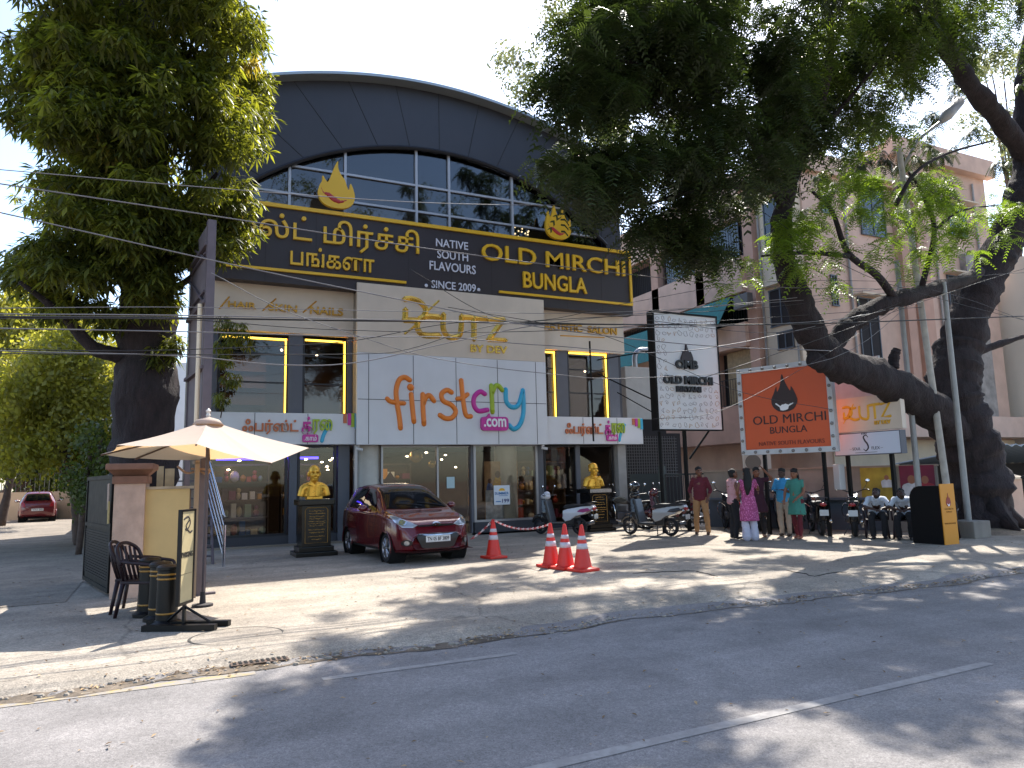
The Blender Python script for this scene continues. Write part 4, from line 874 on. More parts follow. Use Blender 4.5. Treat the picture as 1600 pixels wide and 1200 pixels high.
for t, a, c, tp, bt in (('OMB', 1055, 1089, (1072, 563), (1072, 577)), ('OLD MIRCHI', 1036, 1112, (1074, 588), (1074, 601)), ('BIRYANI', 1056, 1094, (1075, 604), (1075, 613))): b = MB(); fit(b, t, a, c, tp, bt, F, Y=YS-.1, d=.07, off=.045); b.build('black_letters', mat('black_letter', '151316', .4), s)
b = MB(); b.tube([(12.3-13.17, .2, 2.75), (12.3-13.17, .2, 0)], .05, 8); b.tube([(14.0-13.17, .15, 2.78), (13.3-13.17, .2, 2.0)], .03, 6); b.tube([(13.2-13.17, .25, 2.8), (13.2-13.17, .25, 0)], .06, 8); b.tube([(12.1-13.17, .0, 3.2), (11.45-13.17, .9, 3.9)], .015, 5); b.build('support', M_bl, s)
b = MB(); b.tube([(-1.0, .15, 5.0), (-1.65, 2.0, 5.0)], .02, 5); b.tube([(-1.0, .15, 3.6), (-1.65, 2.0, 4.6)], .02, 5); b.tube([(-1.75, 2.2, 2.6), (-1.75, 2.2, 5.6)], .03, 6); b.build('stay', M_bl, s)
# orange sign
an = R(-110)   # local x runs towards the camera
OR = Vector((13.72, 14.4, 0)); rd = Vector((math.sin(R(-19.7)), math.cos(R(-19.7)), 0)); OR = Vector((14.5, 12.2, 0))+rd*2.42
s = empty('orange_sign', OR, 'orange restaurant sign with black flame in a white bulb studded frame', 'sign', math.atan2(-rd.y, -rd.x)); F = frame((0, -.1, 0), (1, 0, 0)); W = 2.42; Z0 = 2.02; Z1 = 4.27
b = MB(); b.box(.12, W-.12, -.1, .05, Z0+.13, Z1-.13); b.build('panel', mat('sign_orange', 'c44e1c', .45, 0, 1.5, .04), s)
b = MB()
for bx_ in ((0, W, Z1-.13, Z1), (0, W, Z0, Z0+.13)): b.box(bx_[0], bx_[1], -.14, .07, bx_[2], bx_[3])
b.box(0, .12, -.14, .07, Z0+.1301, Z1-.1301); b.box(W-.12, W, -.14, .07, Z0+.1301, Z1-.1301); b.build('frame', mat('sign_frame_white', 'b8b8ba', .5, 0, 5, .08), s)
b = MB()
for i in range(8):
    for z in (Z0+.065, Z1-.065): b.ell((.06+i*(W-.12)/7, -.15, z), (.042, .045, .042), 10, 6)
for i in range(1, 7):
    for x in (.06, W-.06): b.ell((x, -.15, Z0+.065+i*(Z1-Z0-.13)/7), (.042, .045, .042), 10, 6)
b.build('bulb', mat('bulb_unlit', '7d7a78', .15, 0), s, smooth=True, kind='stuff')
b = MB(); g = .95/1.14*1.0; b.prism([p[:2] for p in crom([Vector((x*g+1.22, y*g+3.06, 0)) for x, y in FLN], 4, True)], .012, F); M_sb = mat('sign_black', '2a1414', .5)
tx(b, 'OLD MIRCHI', .36, 2.78, W-.2, 3.0, F, .012); tx(b, 'BUNGLA', .8, 2.53, W-.68, 2.7, F, .012); b.build('lettering', M_sb, s)
b = MB(); tx(b, 'NATIVE SOUTH FLAVOURS', .48, 2.24, W-.28, 2.34, F, .012); b.build('lettering', mat('sign_brown', '6b2614', .5), s)
b = MB(); b.stroke([(1.22-.26*g, 3.06+.26*g), (1.22-.05*g, 3.06+.13*g), (1.22+.26*g, 3.06+.24*g)], [.02*g, .09*g, .02*g], F @ Matrix.Translation((0, 0, .012)), d=.05); b.build('chili', mat('letter_white', 'e0e0e4'), s)
for x in (.5, 2.0): b = MB(); b.box(x-.04, x+.04, .08, .16, 0, Z0+.5); b.build('post', M_bl, s)
b = MB(); b.box(0, 1.4, -.03, .03, 0, 1.5); o = b.build('blank_board', mat('sign_frame_white', 'b8b8ba'), label='blank white board behind the right side of the orange sign', cat='board'); o.location = (15.8, 13.3, 2.85); o.rotation_euler = (0, 0, -math.pi/2)
# salon and spa signs
s = empty('salon_street_sign', (15.2, 12.86, 2.49), 'beige street sign with gold salon lettering above the white spa sign', 'sign', -math.pi/2); F = frame((0, -.07, 0), (1, 0, 0)); W = 1.9; H = .83
b = MB(); b.box(0, W, -.07, .07, 0, H); b.build('panel', M_bei, s); b = MB(); kw = dict(straight=True, d=.6, n=5)
def st2(pts, r=.035, **k): b.stroke([(.35+x, .25+y) for x, y in pts], r, F, d=.6, n=6, **k)
st2([(0, .36), (.12, .37), (.22, .31), (.23, .2), (.15, .11), (0, .1)]); st2([(.01, .22), (.01, .1)], straight=True); st2([(.34, .33), (.2, .3), (.17, .12), (.3, .04), (.42, .05)]); st2([(.3, .42), (-.02, -.02)], .015, straight=True)
st2([(.46, .34), (.46, .12), (.56, .04), (.68, .06), (.7, .34)]); st2([(.74, .35), (1.0, .36)], straight=True); st2([(.87, .35), (.87, .04)], straight=True); st2([(1.05, .35), (1.27, .36), (1.05, .05), (1.27, .05)], straight=True)
tx(b, 'BY DEV', 1.2, .13, 1.62, .22, F, .03, off=.02); b.build('gold_letters', mat('amber_gold', 'd0a02c', .4, .1), s)
s = empty('spa_street_sign', (15.2, 12.84, 1.92), 'white spa light box sign with curled letter emblem under the beige sign', 'sign', -math.pi/2); W = 1.82; H = .54
b = MB(); b.box(0, W, -.1, .1, 0, H); b.build('box', mat('sign_case', '4a4d58', .5), s); b = MB(); b.box(.02, W-.02, -.103, -.1, .02, H-.02); b.build('face', mat('lightbox_white', 'c2c6d2', .4), s); F = frame((0, -.103, 0), (1, 0, 0)); b = MB()
b.stroke([(.98, .42), (.93, .47), (.86, .43), (.89, .34), (.95, .26), (.97, .17), (.9, .1), (.84, .14)], [.01, .014, .02, .022, .022, .02, .016, .01], F, d=.2); tx(b, 'SOUL', .53, .12, .76, .19, F, .004); tx(b, 'FLEX', 1.06, .12, 1.28, .19, F, .004)
for x in (.48, 1.33): b.box(x-.03, x+.03, .15, .156, 0, .004, F)
b.box(.6, 1.2, .055, .065, 0, .004, F)
for x in (.82, .86, .9, .94): b.ell((0, 0, 0), (.015, .022, .004), 8, 5, F @ Matrix.Translation((x, .505, 0)))
b.build('emblem', mat('spa_black', '24262e', .5), s)
b = MB(); b.box(.25, .33, -.04, .04, -1.92, 0); b.box(1.45, 1.53, -.04, .04, -1.92, 0); b.build('post', M_bl, s)
b = MB(); b.bev(-.1, .1, -.09, .09, 0, .62, .02); o = b.build('meter_box', mat('meter_white', 'aaa9aa', .5), label='white meter box on the post under the spa sign', cat='meter box'); o.location = (15.05, 12.72, 1.1)
# posters on the wall end
def poster(p, rz, w, h, label, m, figs):
    s = empty('wall_poster', p, label, 'poster', rz); b = MB(); b.box(0, w, -.012, .0, 0, h); b.build('sheet', m, s); b = MB()
    for x, z, r, mi in figs:
        b.prism(crom([(x-r, z-r*1.6), (x-r*1.1, z-.3*r), (x-.3*r, z+.1*r), (x+.3*r, z+.1*r), (x+r*1.1, z-.3*r), (x+r, z-r*1.6)], 3), .003, frame((0, -.012, 0), (1, 0, 0)), mi); b.prism([(x+r*.45*math.cos(a*.5), z+.5*r+r*.55*math.sin(a*.5)) for a in range(13)], .005, frame((0, -.012, 0), (1, 0, 0)), 2)
    b.build('printed_portrait', [mat('print_white', 'b3b3b8', .7, 0, 9, .2), mat('print_crimson', '8d2431', .7, 0, 9, .2), mat('print_skin2', '8a5a44', .7)], s, kind='stuff')
rz = math.atan2(11.75-17.3, 17.35-14.75)
d = Vector((17.35-14.75, 11.75-17.3, 0)).normalized(); nn = Vector((d.y, -d.x, 0)); nn = -nn if nn.x > 0 else nn; base = Vector((17.35, 11.75, 0))+nn*.12
poster(base-d*1.75+Vector((0, 0, .55)), rz, .85, 1.1, 'olive yellow torn posters on the end of the grey wall', mat('poster_olive', '9a8432', .8, 0, 3, .35), [(.62, .75, .12, 0)])
poster(base-d*.82+nn*.02+Vector((0, 0, .35)), rz, .78, 1.3, 'maroon poster of two portraits on the wall end beside the tree', mat('poster_maroon', '6a2238', .8, 0, 2, .3), [(.26, .85, .2, 0), (.56, .85, .18, 1), (.26, .25, .16, 2), (.56, .4, .15, 0)])
# yellow and black standing sign
s = empty('standing_sign', (14.38, 9.72, 0), 'tall black standing sign with bright yellow front and small red flame', 'sign'); b = MB()
b.prism([(.0, 0), (.68, 0), (.68, .98), (.64, 1.08), (.56, 1.17), (.44, 1.2), (0, 1.2)], .43, frame((.001, .0, 0), (0, 1, 0)).to_4x4() @ Matrix.Translation((.02, 0, 0)))
b.build('body', mat('matt_black', '0c0a0b', .75, spec=.2), s)
b = MB(); b.box(0.002, .45, -.0, .018, 0, 1.24); b.build('yellow_face', mat('sign_yellow', 'c98312', .5, 0, 2, .04), s)
F = frame((0, -.001, 0), (1, 0, 0)); b = MB(); g = .24; b.prism([p[:2] for p in crom([Vector((x*g*.8+.226, y*g+.78, 0)) for x, y in FLN], 4, True)], .004, F); b.build('flame', mat('flame_red', '8a2416', .5), s)
b = MB(); b.stroke([(.186, .83), (.226, .8), (.266, .83)], [.006, .02, .006], F @ Matrix.Translation((0, 0, .004)), d=.1); b.build('chili', mat('letter_white', 'e0e0e4'), s)
b = MB(); tx(b, 'OLD MIRCHI', .09, .71, .36, .745, F, .003); tx(b, 'BUNGLA', .14, .655, .31, .685, F, .003); tx(b, 'NATIVE SOUTH FLAVOURS', .05, .42, .40, .45, F, .003); b.build('writing', mat('writing_brown', '8a5a14', .5), s)
# poles
def pole(p, r, h, label, m, lean=(0, 0), base=False, name='utility_pole'):
    s = empty(name, (p[0], p[1], 0), label, 'pole'); b = MB(); b.tube([(0, 0, 0), (lean[0], lean[1], h)], [r, r*.8], 12); b.build('shaft', m, s, smooth=True, sharp=60)
    if base: b = MB(); b.bev(-.3, .3, -.3, .3, 0, .38, .03); b.build('concrete_base', M_cw, s)
    return s
M_pole = mat('galvanised', '8b8a88', .55, .3, 6, .12); M_pole2 = mat('whitewashed_pole', 'a59f96', .7, 0, 5, .2)
a = PG(1516, 840); pole((a.x, a.y), .07, 5.9, 'grey steel pole on a square concrete base, rightmost of three', M_pole, base=True)
a = PY(1478, 720, 11.0); p_hub = PY(1440, 440, 11.0)
s = pole((a.x, 11.0), .08, 9.4, 'whitewashed street light pole, middle of three by the tree', M_pole2, lean=(PY(1408, 268, 11).x-a.x, 0), name='street_lamp')
t0 = PY(1408, 268, 11)-Vector((a.x, 11.0, 0)); t1 = PY(1470, 190, 10.6)-Vector((a.x, 11.0, 0)); t2 = PY(1500, 158, 10.5)-Vector((a.x, 11.0, 0))
b = MB(); b.tube([t0, t0.lerp(t1, .5)+Vector((-.1, 0, .15)), t1], .04, 8); b.build('arm', M_pole, s, smooth=True)
b = MB(); b.tube([t1, t1.lerp(t2, .3), t2], [.06, .15, .12], 10); b.v = [tuple(x) for x in b.v]; b.build('lamp_head', mat('lamp_grey', '9a9a9c', .4), s, smooth=True)
a = PY(1462, 720, 10.9); pole((a.x-.12, 11.3), .07, 6.6, 'plain grey pole, leftmost of three in front of the tree', M_pole)
# ------------------------------------------------------------ hatchback cars
def smooth_fn(pts, sg=.045):
    X = np.linspace(-.3, 4.1, 900); Y = np.interp(X, [p[0] for p in pts], [p[1] for p in pts]); k = np.exp(-.5*(np.arange(-40, 41)*(X[1]-X[0])/sg)**2); k /= k.sum()
    Z = np.convolve(np.pad(Y, 40, 'edge'), k, 'valid'); return lambda x: float(np.interp(x, X, Z))
f_top = smooth_fn([(-.1, .55), (.0, .70), (.03, .98), (.12, 1.16), (.28, 1.40), (.45, 1.475), (.9, 1.515), (1.4, 1.52), (1.85, 1.475), (2.12, 1.385), (2.80, 1.0), (2.92, .965), (3.2, .92), (3.48, .85), (3.62, .775), (3.71, .66), (3.76, .5), (3.9, .4)], .035)
f_w = smooth_fn([(-.1, .6), (0, .66), (.06, .73), (.2, .785), (.6, .82), (1.4, .83), (2.6, .835), (3.1, .82), (3.4, .775), (3.58, .70), (3.69, .60), (3.76, .50), (3.9, .4)])
f_wr = smooth_fn([(0, .60), (.2, .56), (.5, .545), (1.0, .56), (1.8, .57), (2.2, .60), (2.7, .70), (2.9, .70), (3.3, .66), (3.55, .56), (3.76, .38)])
f_belt = smooth_fn([(0, .97), (.5, .985), (1.5, .95), (2.6, .92), (2.9, .90), (3.3, .83), (3.5, .77), (3.65, .66), (3.76, .45)])
f_bot = smooth_fn([(-.1, .34), (.05, .28), (.3, .2), (3.3, .19), (3.6, .21), (3.76, .27)])
def car_section(x):
    t = f_top(x); w = f_w(x); b = min(f_belt(x), t-.035); z0 = f_bot(x); wr = min(f_wr(x), w*.93); m = z0+(b-z0)*.5
    P = [(0, z0), (w*.55, z0), (w*.88, z0+.015), (w*.975, z0+.1), (w, m), (w*.99, m+(b-m)*.5), (w*.965, b-.04), (w*.93, b), (w*.93*.6+wr*.4, b+(t-b)*.38), (wr*1.0, b+(t-b)*.80), (wr*.86, b+(t-b)*.94), (wr*.5, t-.006), (0, t)]
    return [(p.x, p.y) for p in crom([Vector((a, c, 0)) for a, c in P], 4)]
def hatchback(loc, rz, label, plate, front=True, paint='5a0814'):
    root = empty('parked_car', loc, label, 'car', rz); X = np.linspace(0.0, 3.76, 150); secs = [car_section(x) for x in X]; n = len(secs[0]); v = []; f = []
    for x, s_ in zip(X, secs): v += [(x, y, z) for y, z in s_]+[(x, -y, z) for y, z in s_[-2:0:-1]]
    k = 2*n-2; bad = lambda i, j: any(math.hypot((v[i*k+j][0]+v[(i+1)*k+j][0])/2-a, v[i*k+j][2]-.285) < .335 and abs(v[i*k+j][1]) > .5 for a in (.62, 3.05))
    for i in range(len(X)-1):
        for j in range(k):
            if not (bad(i, j) and bad(i, (j+1) % k)): f.append((i*k+j, (i+1)*k+j, (i+1)*k+(j+1) % k, i*k+(j+1) % k))
    f += [tuple(range(k-1, -1, -1))[::-1], tuple((len(X)-1)*k+j for j in range(k))]
    M_car = mat('car_paint_'+paint, paint, .25, .15, coat=1); M_cb = mat('car_black', '0d0d10', .35); M_cg = mat('car_glass', '0e1114', .04, spec=.8); M_chr = mat('chrome', 'c9c9cc', .12, 1); M_ty = mat('tyre', '17161a', .85); M_rim = mat('alloy_rim', '9a9a9e', .3, .9)
    b = MB(); b.add(v, f); body = b.build('body', M_car, root, smooth=True)
    bv = BVHTree.FromPolygons([Vector(p) for p in v], f)
    def decal(poly, axis, side, m, name, off=.004, sub=.07, parent=None, mi=0):
        bm = bmesh.new(); vs = [bm.verts.new((p[0], p[1], 0)) for p in poly]; bm.faces.new(vs)
        for a in (0, 1):
            lo = min(p[a] for p in poly); hi = max(p[a] for p in poly); q_ = lo+sub
            while q_ < hi:
                no = [0, 0, 0]; no[a] = 1; co = [0, 0, 0]; co[a] = q_
                bmesh.ops.bisect_plane(bm, geom=bm.verts[:]+bm.edges[:]+bm.faces[:], plane_co=co, plane_no=no); q_ += sub
        for q_ in bm.verts:
            if axis == 'x': o = Vector((5 if side > 0 else -2, q_.co.x, q_.co.y)); d = Vector((-side, 0, 0))
            else: o = Vector((q_.co.x, 3*side, q_.co.y)); d = Vector((0, -side, 0))
            h, nn_, _, _ = bv.ray_cast(o, d)
            if h is None: h = o+d*(1.3 if axis == 'x' else 2.3); nn_ = -d
            q_.co = h-d*off*1.5+(nn_ if nn_.dot(d) < 0 else -nn_)*off
        bmesh.ops.recalc_face_normals(bm, faces=bm.faces[:]); me = bpy.data.meshes.new(name); bm.to_mesh(me); bm.free(); me.polygons.foreach_set('use_smooth', [True]*len(me.polygons)); return link(name, me, m, parent or root)
    mir = lambda P: [(-x, z) for x, z in P][::-1]
    decal([(-.66, 1.015), (-.3, 1.0), (.3, 1.0), (.66, 1.015), (.525, 1.415), (.3, 1.445), (-.3, 1.445), (-.525, 1.415)], 'x', 1, M_cg, 'windshield')
    decal([(-.52, 1.04), (.52, 1.04), (.46, 1.38), (-.46, 1.38)], 'x', -1, M_cg, 'rear_window')
    for s_ in (1, -1):
        decal([(1.52, 1.0), (2.42, .975), (2.12, 1.24), (1.86, 1.385), (1.52, 1.41)], 'y', s_, M_cg, 'side_window'); decal([(.62, 1.02), (1.45, 1.0), (1.45, 1.41), (.95, 1.415), (.70, 1.30)], 'y', s_, M_cg, 'side_window')
        for P in ([(1.48, .30), (1.495, .30), (1.495, .97), (1.48, .97)], [(2.5, .34), (2.515, .34), (2.50, .95), (2.485, .95)], [(.72, .68), (.735, .68), (.78, 1.0), (.765, 1.0)]): decal(P, 'y', s_, mat('panel_gap', '12060a', .8), 'door_gap', .002)
        decal([(1.56, .83), (1.74, .835), (1.74, .86), (1.56, .855)], 'y', s_, M_car, 'door_handle', .018); decal([(.86, .84), (1.04, .845), (1.04, .87), (.86, .865)], 'y', s_, M_car, 'door_handle', .018)
        decal([(.5, .235), (3.2, .23), (3.2, .27), (.5, .28)], 'y', s_, M_cb, 'sill_trim', .004)
        hl = [(.37, .715), (.47, .675), (.66, .685), (.735, .78), (.745, .90), (.70, .905), (.55, .80)]; hl = hl if s_ > 0 else mir(hl)
        h = decal(hl, 'x', 1, mat('headlight_rim', 'd5d7da', .15, .6), 'headlight', .005, .05)
        cxh = sum(p[0] for p in hl)/7; czh = sum(p[1] for p in hl)/7; decal([(cxh+(p[0]-cxh)*.82, czh+(p[1]-czh)*.78) for p in hl], 'x', 1, mat('headlight_lens', '969ca2', .08, .4), 'lens', .009, .05, h)
        decal([(cxh*1.03+.06*math.cos(a*.628), czh-.01+.05*math.sin(a*.628)) for a in range(10)], 'x', 1, mat('headlight_bulb', 'b9bec4', .05, .8), 'reflector', .012, .05, h)
        fp = [(s_*.60+.075*math.cos(a*.52)*1.1, .40+.06*math.sin(a*.52)) for a in range(12)]; decal(fp, 'x', 1, M_cb, 'fog_surround', .006, .05); decal([(s_*.60+.042*math.cos(a*.52), .40+.042*math.sin(a*.52)) for a in range(12)], 'x', 1, mat('fog_lens', '9a9da0', .1, .5), 'fog_lamp', .012, .05)
        tl_ = [(.50, .74), (.66, .74), (.69, .98), (.6, 1.0), (.54, .90)]; decal(tl_ if s_ > 0 else mir(tl_), 'x', -1, mat('tail_red', '8a0a12', .15, coat=.5), 'tail_light', .006)
        b = MB(); b.ell((2.26, s_*.98, 1.03), (.07, .1, .07), 14, 8); b.tube([(2.3, s_*.82, .98), (2.27, s_*.92, 1.0)], .03, 8); mm = b.build('mirror', M_car, root, smooth=True); b = MB(); b.ell((2.195, s_*.98, 1.03), (.012, .075, .05), 12, 6); b.build('mirror_glass', M_chr, mm, smooth=True)
    decal([(-.36, .715), (.36, .715), (.37, .695), (.36, .685), (-.36, .685), (-.37, .695)], 'x', 1, M_cb, 'upper_grille', .005); decal([(-.34, .708), (.34, .708), (.34, .700), (-.34, .700)], 'x', 1, M_chr, 'grille_bar', .012)
    gr = decal([(-.40, .56), (.40, .56), (.43, .50), (.33, .31), (.25, .285), (-.25, .285), (-.33, .31), (-.43, .50)], 'x', 1, M_cb, 'lower_grille', .006)
    decal([(-.40, .545), (-.20, .52), (.20, .52), (.40, .545), (.39, .56), (.2, .54), (-.2, .54), (-.39, .56)], 'x', 1, M_chr, 'chrome_bar', .014, parent=gr)
    decal([(-.78, .235), (-.3, .21), (.3, .21), (.78, .235), (.7, .26), (-.7, .26)], 'x', 1, mat('bumper_lip', '4a0a14', .4), 'bumper_lip', .012)
    bd = decal([(.085*math.cos(a*.45), .715+.045*math.sin(a*.45)) for a in range(14)], 'x', 1, M_chr, 'badge', .022, .05); decal([(.055*math.cos(a*.45), .715+.022*math.sin(a*.45)) for a in range(14)], 'x', 1, M_car, 'badge_field', .026, .05, bd)
    decal([(-.045, .69), (-.03, .69), (-.018, .711), (.018, .715), (.012, .69), (.035, .69), (.045, .74), (.03, .74), (.022, .722), (-.012, .718), (-.008, .74), (-.033, .74)], 'x', 1, M_chr, 'badge_letter', .03, .3, bd)
    for xx, sd, pz in ((1, 1, .46), (-1, -1, .60)):
        pr = [(-.25, pz-.055), (.25, pz-.055), (.25, pz+.055), (-.25, pz+.055)]; h, _, _, _ = bv.ray_cast(Vector((5*xx, 0, pz)), Vector((-xx, 0, 0))); X0 = h.x+.02*xx
        b = MB(); b.box(X0-.006, X0+.006, -.25, .25, pz-.058, pz+.058); pl_ = b.build('number_plate', mat('plate_white', 'd2d2d2', .4), root)
        b = MB(); F = frame((X0+.007*xx, 0, pz), (0, xx, 0)); tx(b, plate, -.225, -.036, .225, .036, F, .003, off=.02)
        for q_ in ((-.24, .24, .047, .05), (-.24, .24, -.05, -.047)): b.box(q_[0], q_[1], q_[2], q_[3], 0, .002, F)
        b.build('plate_writing', mat('plate_black', '0c0c0e', .5), pl_)
    b = MB(); b.tube([(2.74, .1, 1.06), (2.66, -.2, 1.105), (2.62, -.42, 1.12)], .01, 5); b.tube([(2.74, .55, 1.05), (2.66, .25, 1.1), (2.63, .05, 1.125)], .01, 5); b.build('wiper', M_cb, root, kind='stuff')
    for ax in (.62, 3.05):
        for s_ in (1, -1):
            wy = s_*.70; b = MB(); F = frame((ax, wy, .285), (1, 0, 0), (0, 0, 1)); F = F @ Matrix.Diagonal((1, 1, -s_, 1)) if True else F
            b.lathe([(.19, -.07), (.262, -.085), (.283, -.06), (.285, 0), (.283, .06), (.262, .085), (.19, .07)], 32, F, cap=False); ty = b.build('wheel', M_ty, root, smooth=True, sharp=40)
            b = MB(); b.lathe([(.2, .07), (.195, .085), (.18, .06), (.17, .02), (.0, .02)], 32, F, cap=False); b.lathe([(.05, .02), (.05, .075), (.001, .085)], 16, F)
            for q_ in range(10): a = q_*math.pi/5; b.tube([F @ Vector((.04*math.cos(a), .04*math.sin(a), .07)), F @ Vector((.185*math.cos(a+.08), .185*math.sin(a+.08), .075))], [.022, .014], 6)
            b.build('rim', M_rim, ty)
            b = MB(); b.lathe([(0, -.22), (.345, -.22), (.345, .095)], 28, F, cap=False); b.build('wheel_well', mat('well_black', '050506', 1), root)
            b = MB(); b.tube([(ax+.338*math.cos(R(a)), s_*(f_w(ax)-.012), .285+.338*math.sin(R(a))) for a in range(-12, 193, 8)], .012, 6); b.build('arch_lip', M_car, root, smooth=True)
    b = MB(); b.box(.2, 3.5, -.5, .5, .16, .3); b.build('underbody', mat('well_black', '050506'), root)
    b = MB(); b.tube([(.55, 0, 1.48), (.42, 0, 1.62)], .006, 5); b.build('aerial', M_cb, root)
    return root
def carpose(front, ang): # front axle point
    d = Vector((math.cos(ang), math.sin(ang), 0)); p = Vector(front)-d*3.05; return p, ang
p, a = carpose((4.72, 13.98, .01), R(-90+4)); hatchback(p, a, 'dark red hatchback parked nose out in front of the shop', 'TN 05 BF 3809')
p = Vector((-5.55, 43.2, .02)); c = hatchback(p, R(96), 'dark red hatchback parked far down the driveway by the tan wall', 'TN 05', paint='5a0815')
# ------------------------------------------------------------ cones and chain
def cone(p, label):
    s = empty('traffic_cone', (p[0], p[1], .012), label, 'cone', random.uniform(-.2, .2), group='red traffic cones on the forecourt'); M_co = mat('cone_red', 'c9281a', .45, 0, 8, .08); M_re = mat('reflective_white', 'bdb7bd', .4, 0, 14, .12)
    b = MB(); b.bev(-.2, .2, -.2, .2, 0, .05, .02); b.lathe([(.185, .05), (.15, .07)], 24); b.build('base', M_co, s)
    r = lambda z: .15-(z-.07)*(.15-.025)/.69; b = MB(); b.lathe([(r(.07), .07), (r(.36), .36)], 28); b.lathe([(r(.45), .45), (r(.51), .51)], 28); b.lathe([(r(.575), .575), (r(.74), .74), (.02, .755), (.001, .757)], 28); b.build('body', M_co, s, smooth=True, sharp=35)
    for z0, z1 in ((.36, .45), (.51, .575)): b = MB(); b.lathe([(r(z0)+.002, z0), (r(z1)+.002, z1)], 28); b.build('reflective_band', M_re, s, smooth=True)
    return s
cone((5.97, 13.37), 'red traffic cone standing alone next to the red car'); cone((6.2, 11.42), 'leftmost cone of the close row of three red traffic cones'); cone((6.26, 11.02), 'middle cone of the close row of three red traffic cones'); cone((6.36, 10.62), 'nearest cone of the close row of three red traffic cones')
def chain(p0, p1, sag, label):
    s = empty('plastic_chain', p0, label, 'chain'); p0 = Vector(p0); p1 = Vector(p1); L = (p1-p0).length; n = int(L*1.06/.042); b = MB(); pts = []
    for i in range(n+1): t = i/n; q_ = p0.lerp(p1, t)-p0; q_.z -= sag*4*t*(1-t); pts.append(q_)
    for i in range(n):
        c = (pts[i]+pts[i+1])/2; d = (pts[i+1]-pts[i]).normalized(); u = d.cross(Vector((0, 0, 1))).normalized(); w_ = d.cross(u)
        if i % 2: u, w_ = w_, u
        b.tube([c+d*(.030*math.cos(k*.785))+u*(.016*math.sin(k*.785)) for k in range(8)], .006, 5, closed=True, mi=(i//2) % 2)
    b.build('links', [mat('chain_red', 'b32a26', .4), mat('chain_white', 'cfc8c8', .4)], s, kind='stuff')
chain((5.97, 13.37, .76), (6.2, 11.42, .75), .13, 'red and white plastic chain sagging between the lone cone and the row of cones')
chain((5.55, 13.5, .40), (5.97, 13.37, .76), .03, 'short red and white plastic chain from the lone cone towards the red car')
# ------------------------------------------------------------ two wheelers
def vround(poly, w, name, m, parent, vox=.02, it=3, taper=None, M=None):
    b = MB(); b.prism(poly, w, frame((0, w/2, 0), (1, 0, 0)))
    o = blob(b, name, m, parent, vox, it); 
    if taper:
        for v_ in o.data.vertices: v_.co.y *= taper(v_.co.x, v_.co.z)
    return o
def wheel2(x, r, wt, root, spokes=5):
    b = MB(); F = frame((x, 0, r), (1, 0, 0)); b.lathe([(r-.07, -wt*.4), (r-.02, -wt*.5), (r, 0), (r-.02, wt*.5), (r-.07, wt*.4)], 28, F, cap=False); ty = b.build('wheel', mat('tyre', '17161a', .85), root, smooth=True)
    b = MB(); b.lathe([(r-.07, -wt*.38), (r-.085, 0), (r-.07, wt*.38)], 28, F, cap=False); b.lathe([(.05, -wt*.5), (.05, wt*.5)], 14, F)
    for q_ in range(spokes): a = q_*2*math.pi/spokes; b.tube([F @ Vector((.03*math.cos(a), .03*math.sin(a), 0)), F @ Vector(((r-.08)*math.cos(a), (r-.08)*math.sin(a), 0))], .014, 5)
    b.build('rim', mat('rim_dark', '3a3a3e', .4, .6), ty)
def mirrors(x, z, root, m, hb=.3):
    for s_ in (1, -1):
        b = MB(); b.tube(crom([(x, s_*hb*.7, z), (x+.03, s_*hb*.95, z+.12), (x, s_*hb*1.05, z+.2)], 4), .007, 5); st_ = b.build('mirror', m, root); b = MB(); b.ell((x, s_*hb*1.08, z+.23), (.02, .06, .04), 12, 7); b.ell((x-.014, s_*hb*1.08, z+.23), (.01, .052, .034), 12, 7, mi=1); b.build('mirror_head', [mat('part_black', '131216', .4), mat('mirror_silver', 'e6ecf2', .03, 1)], st_, smooth=True)
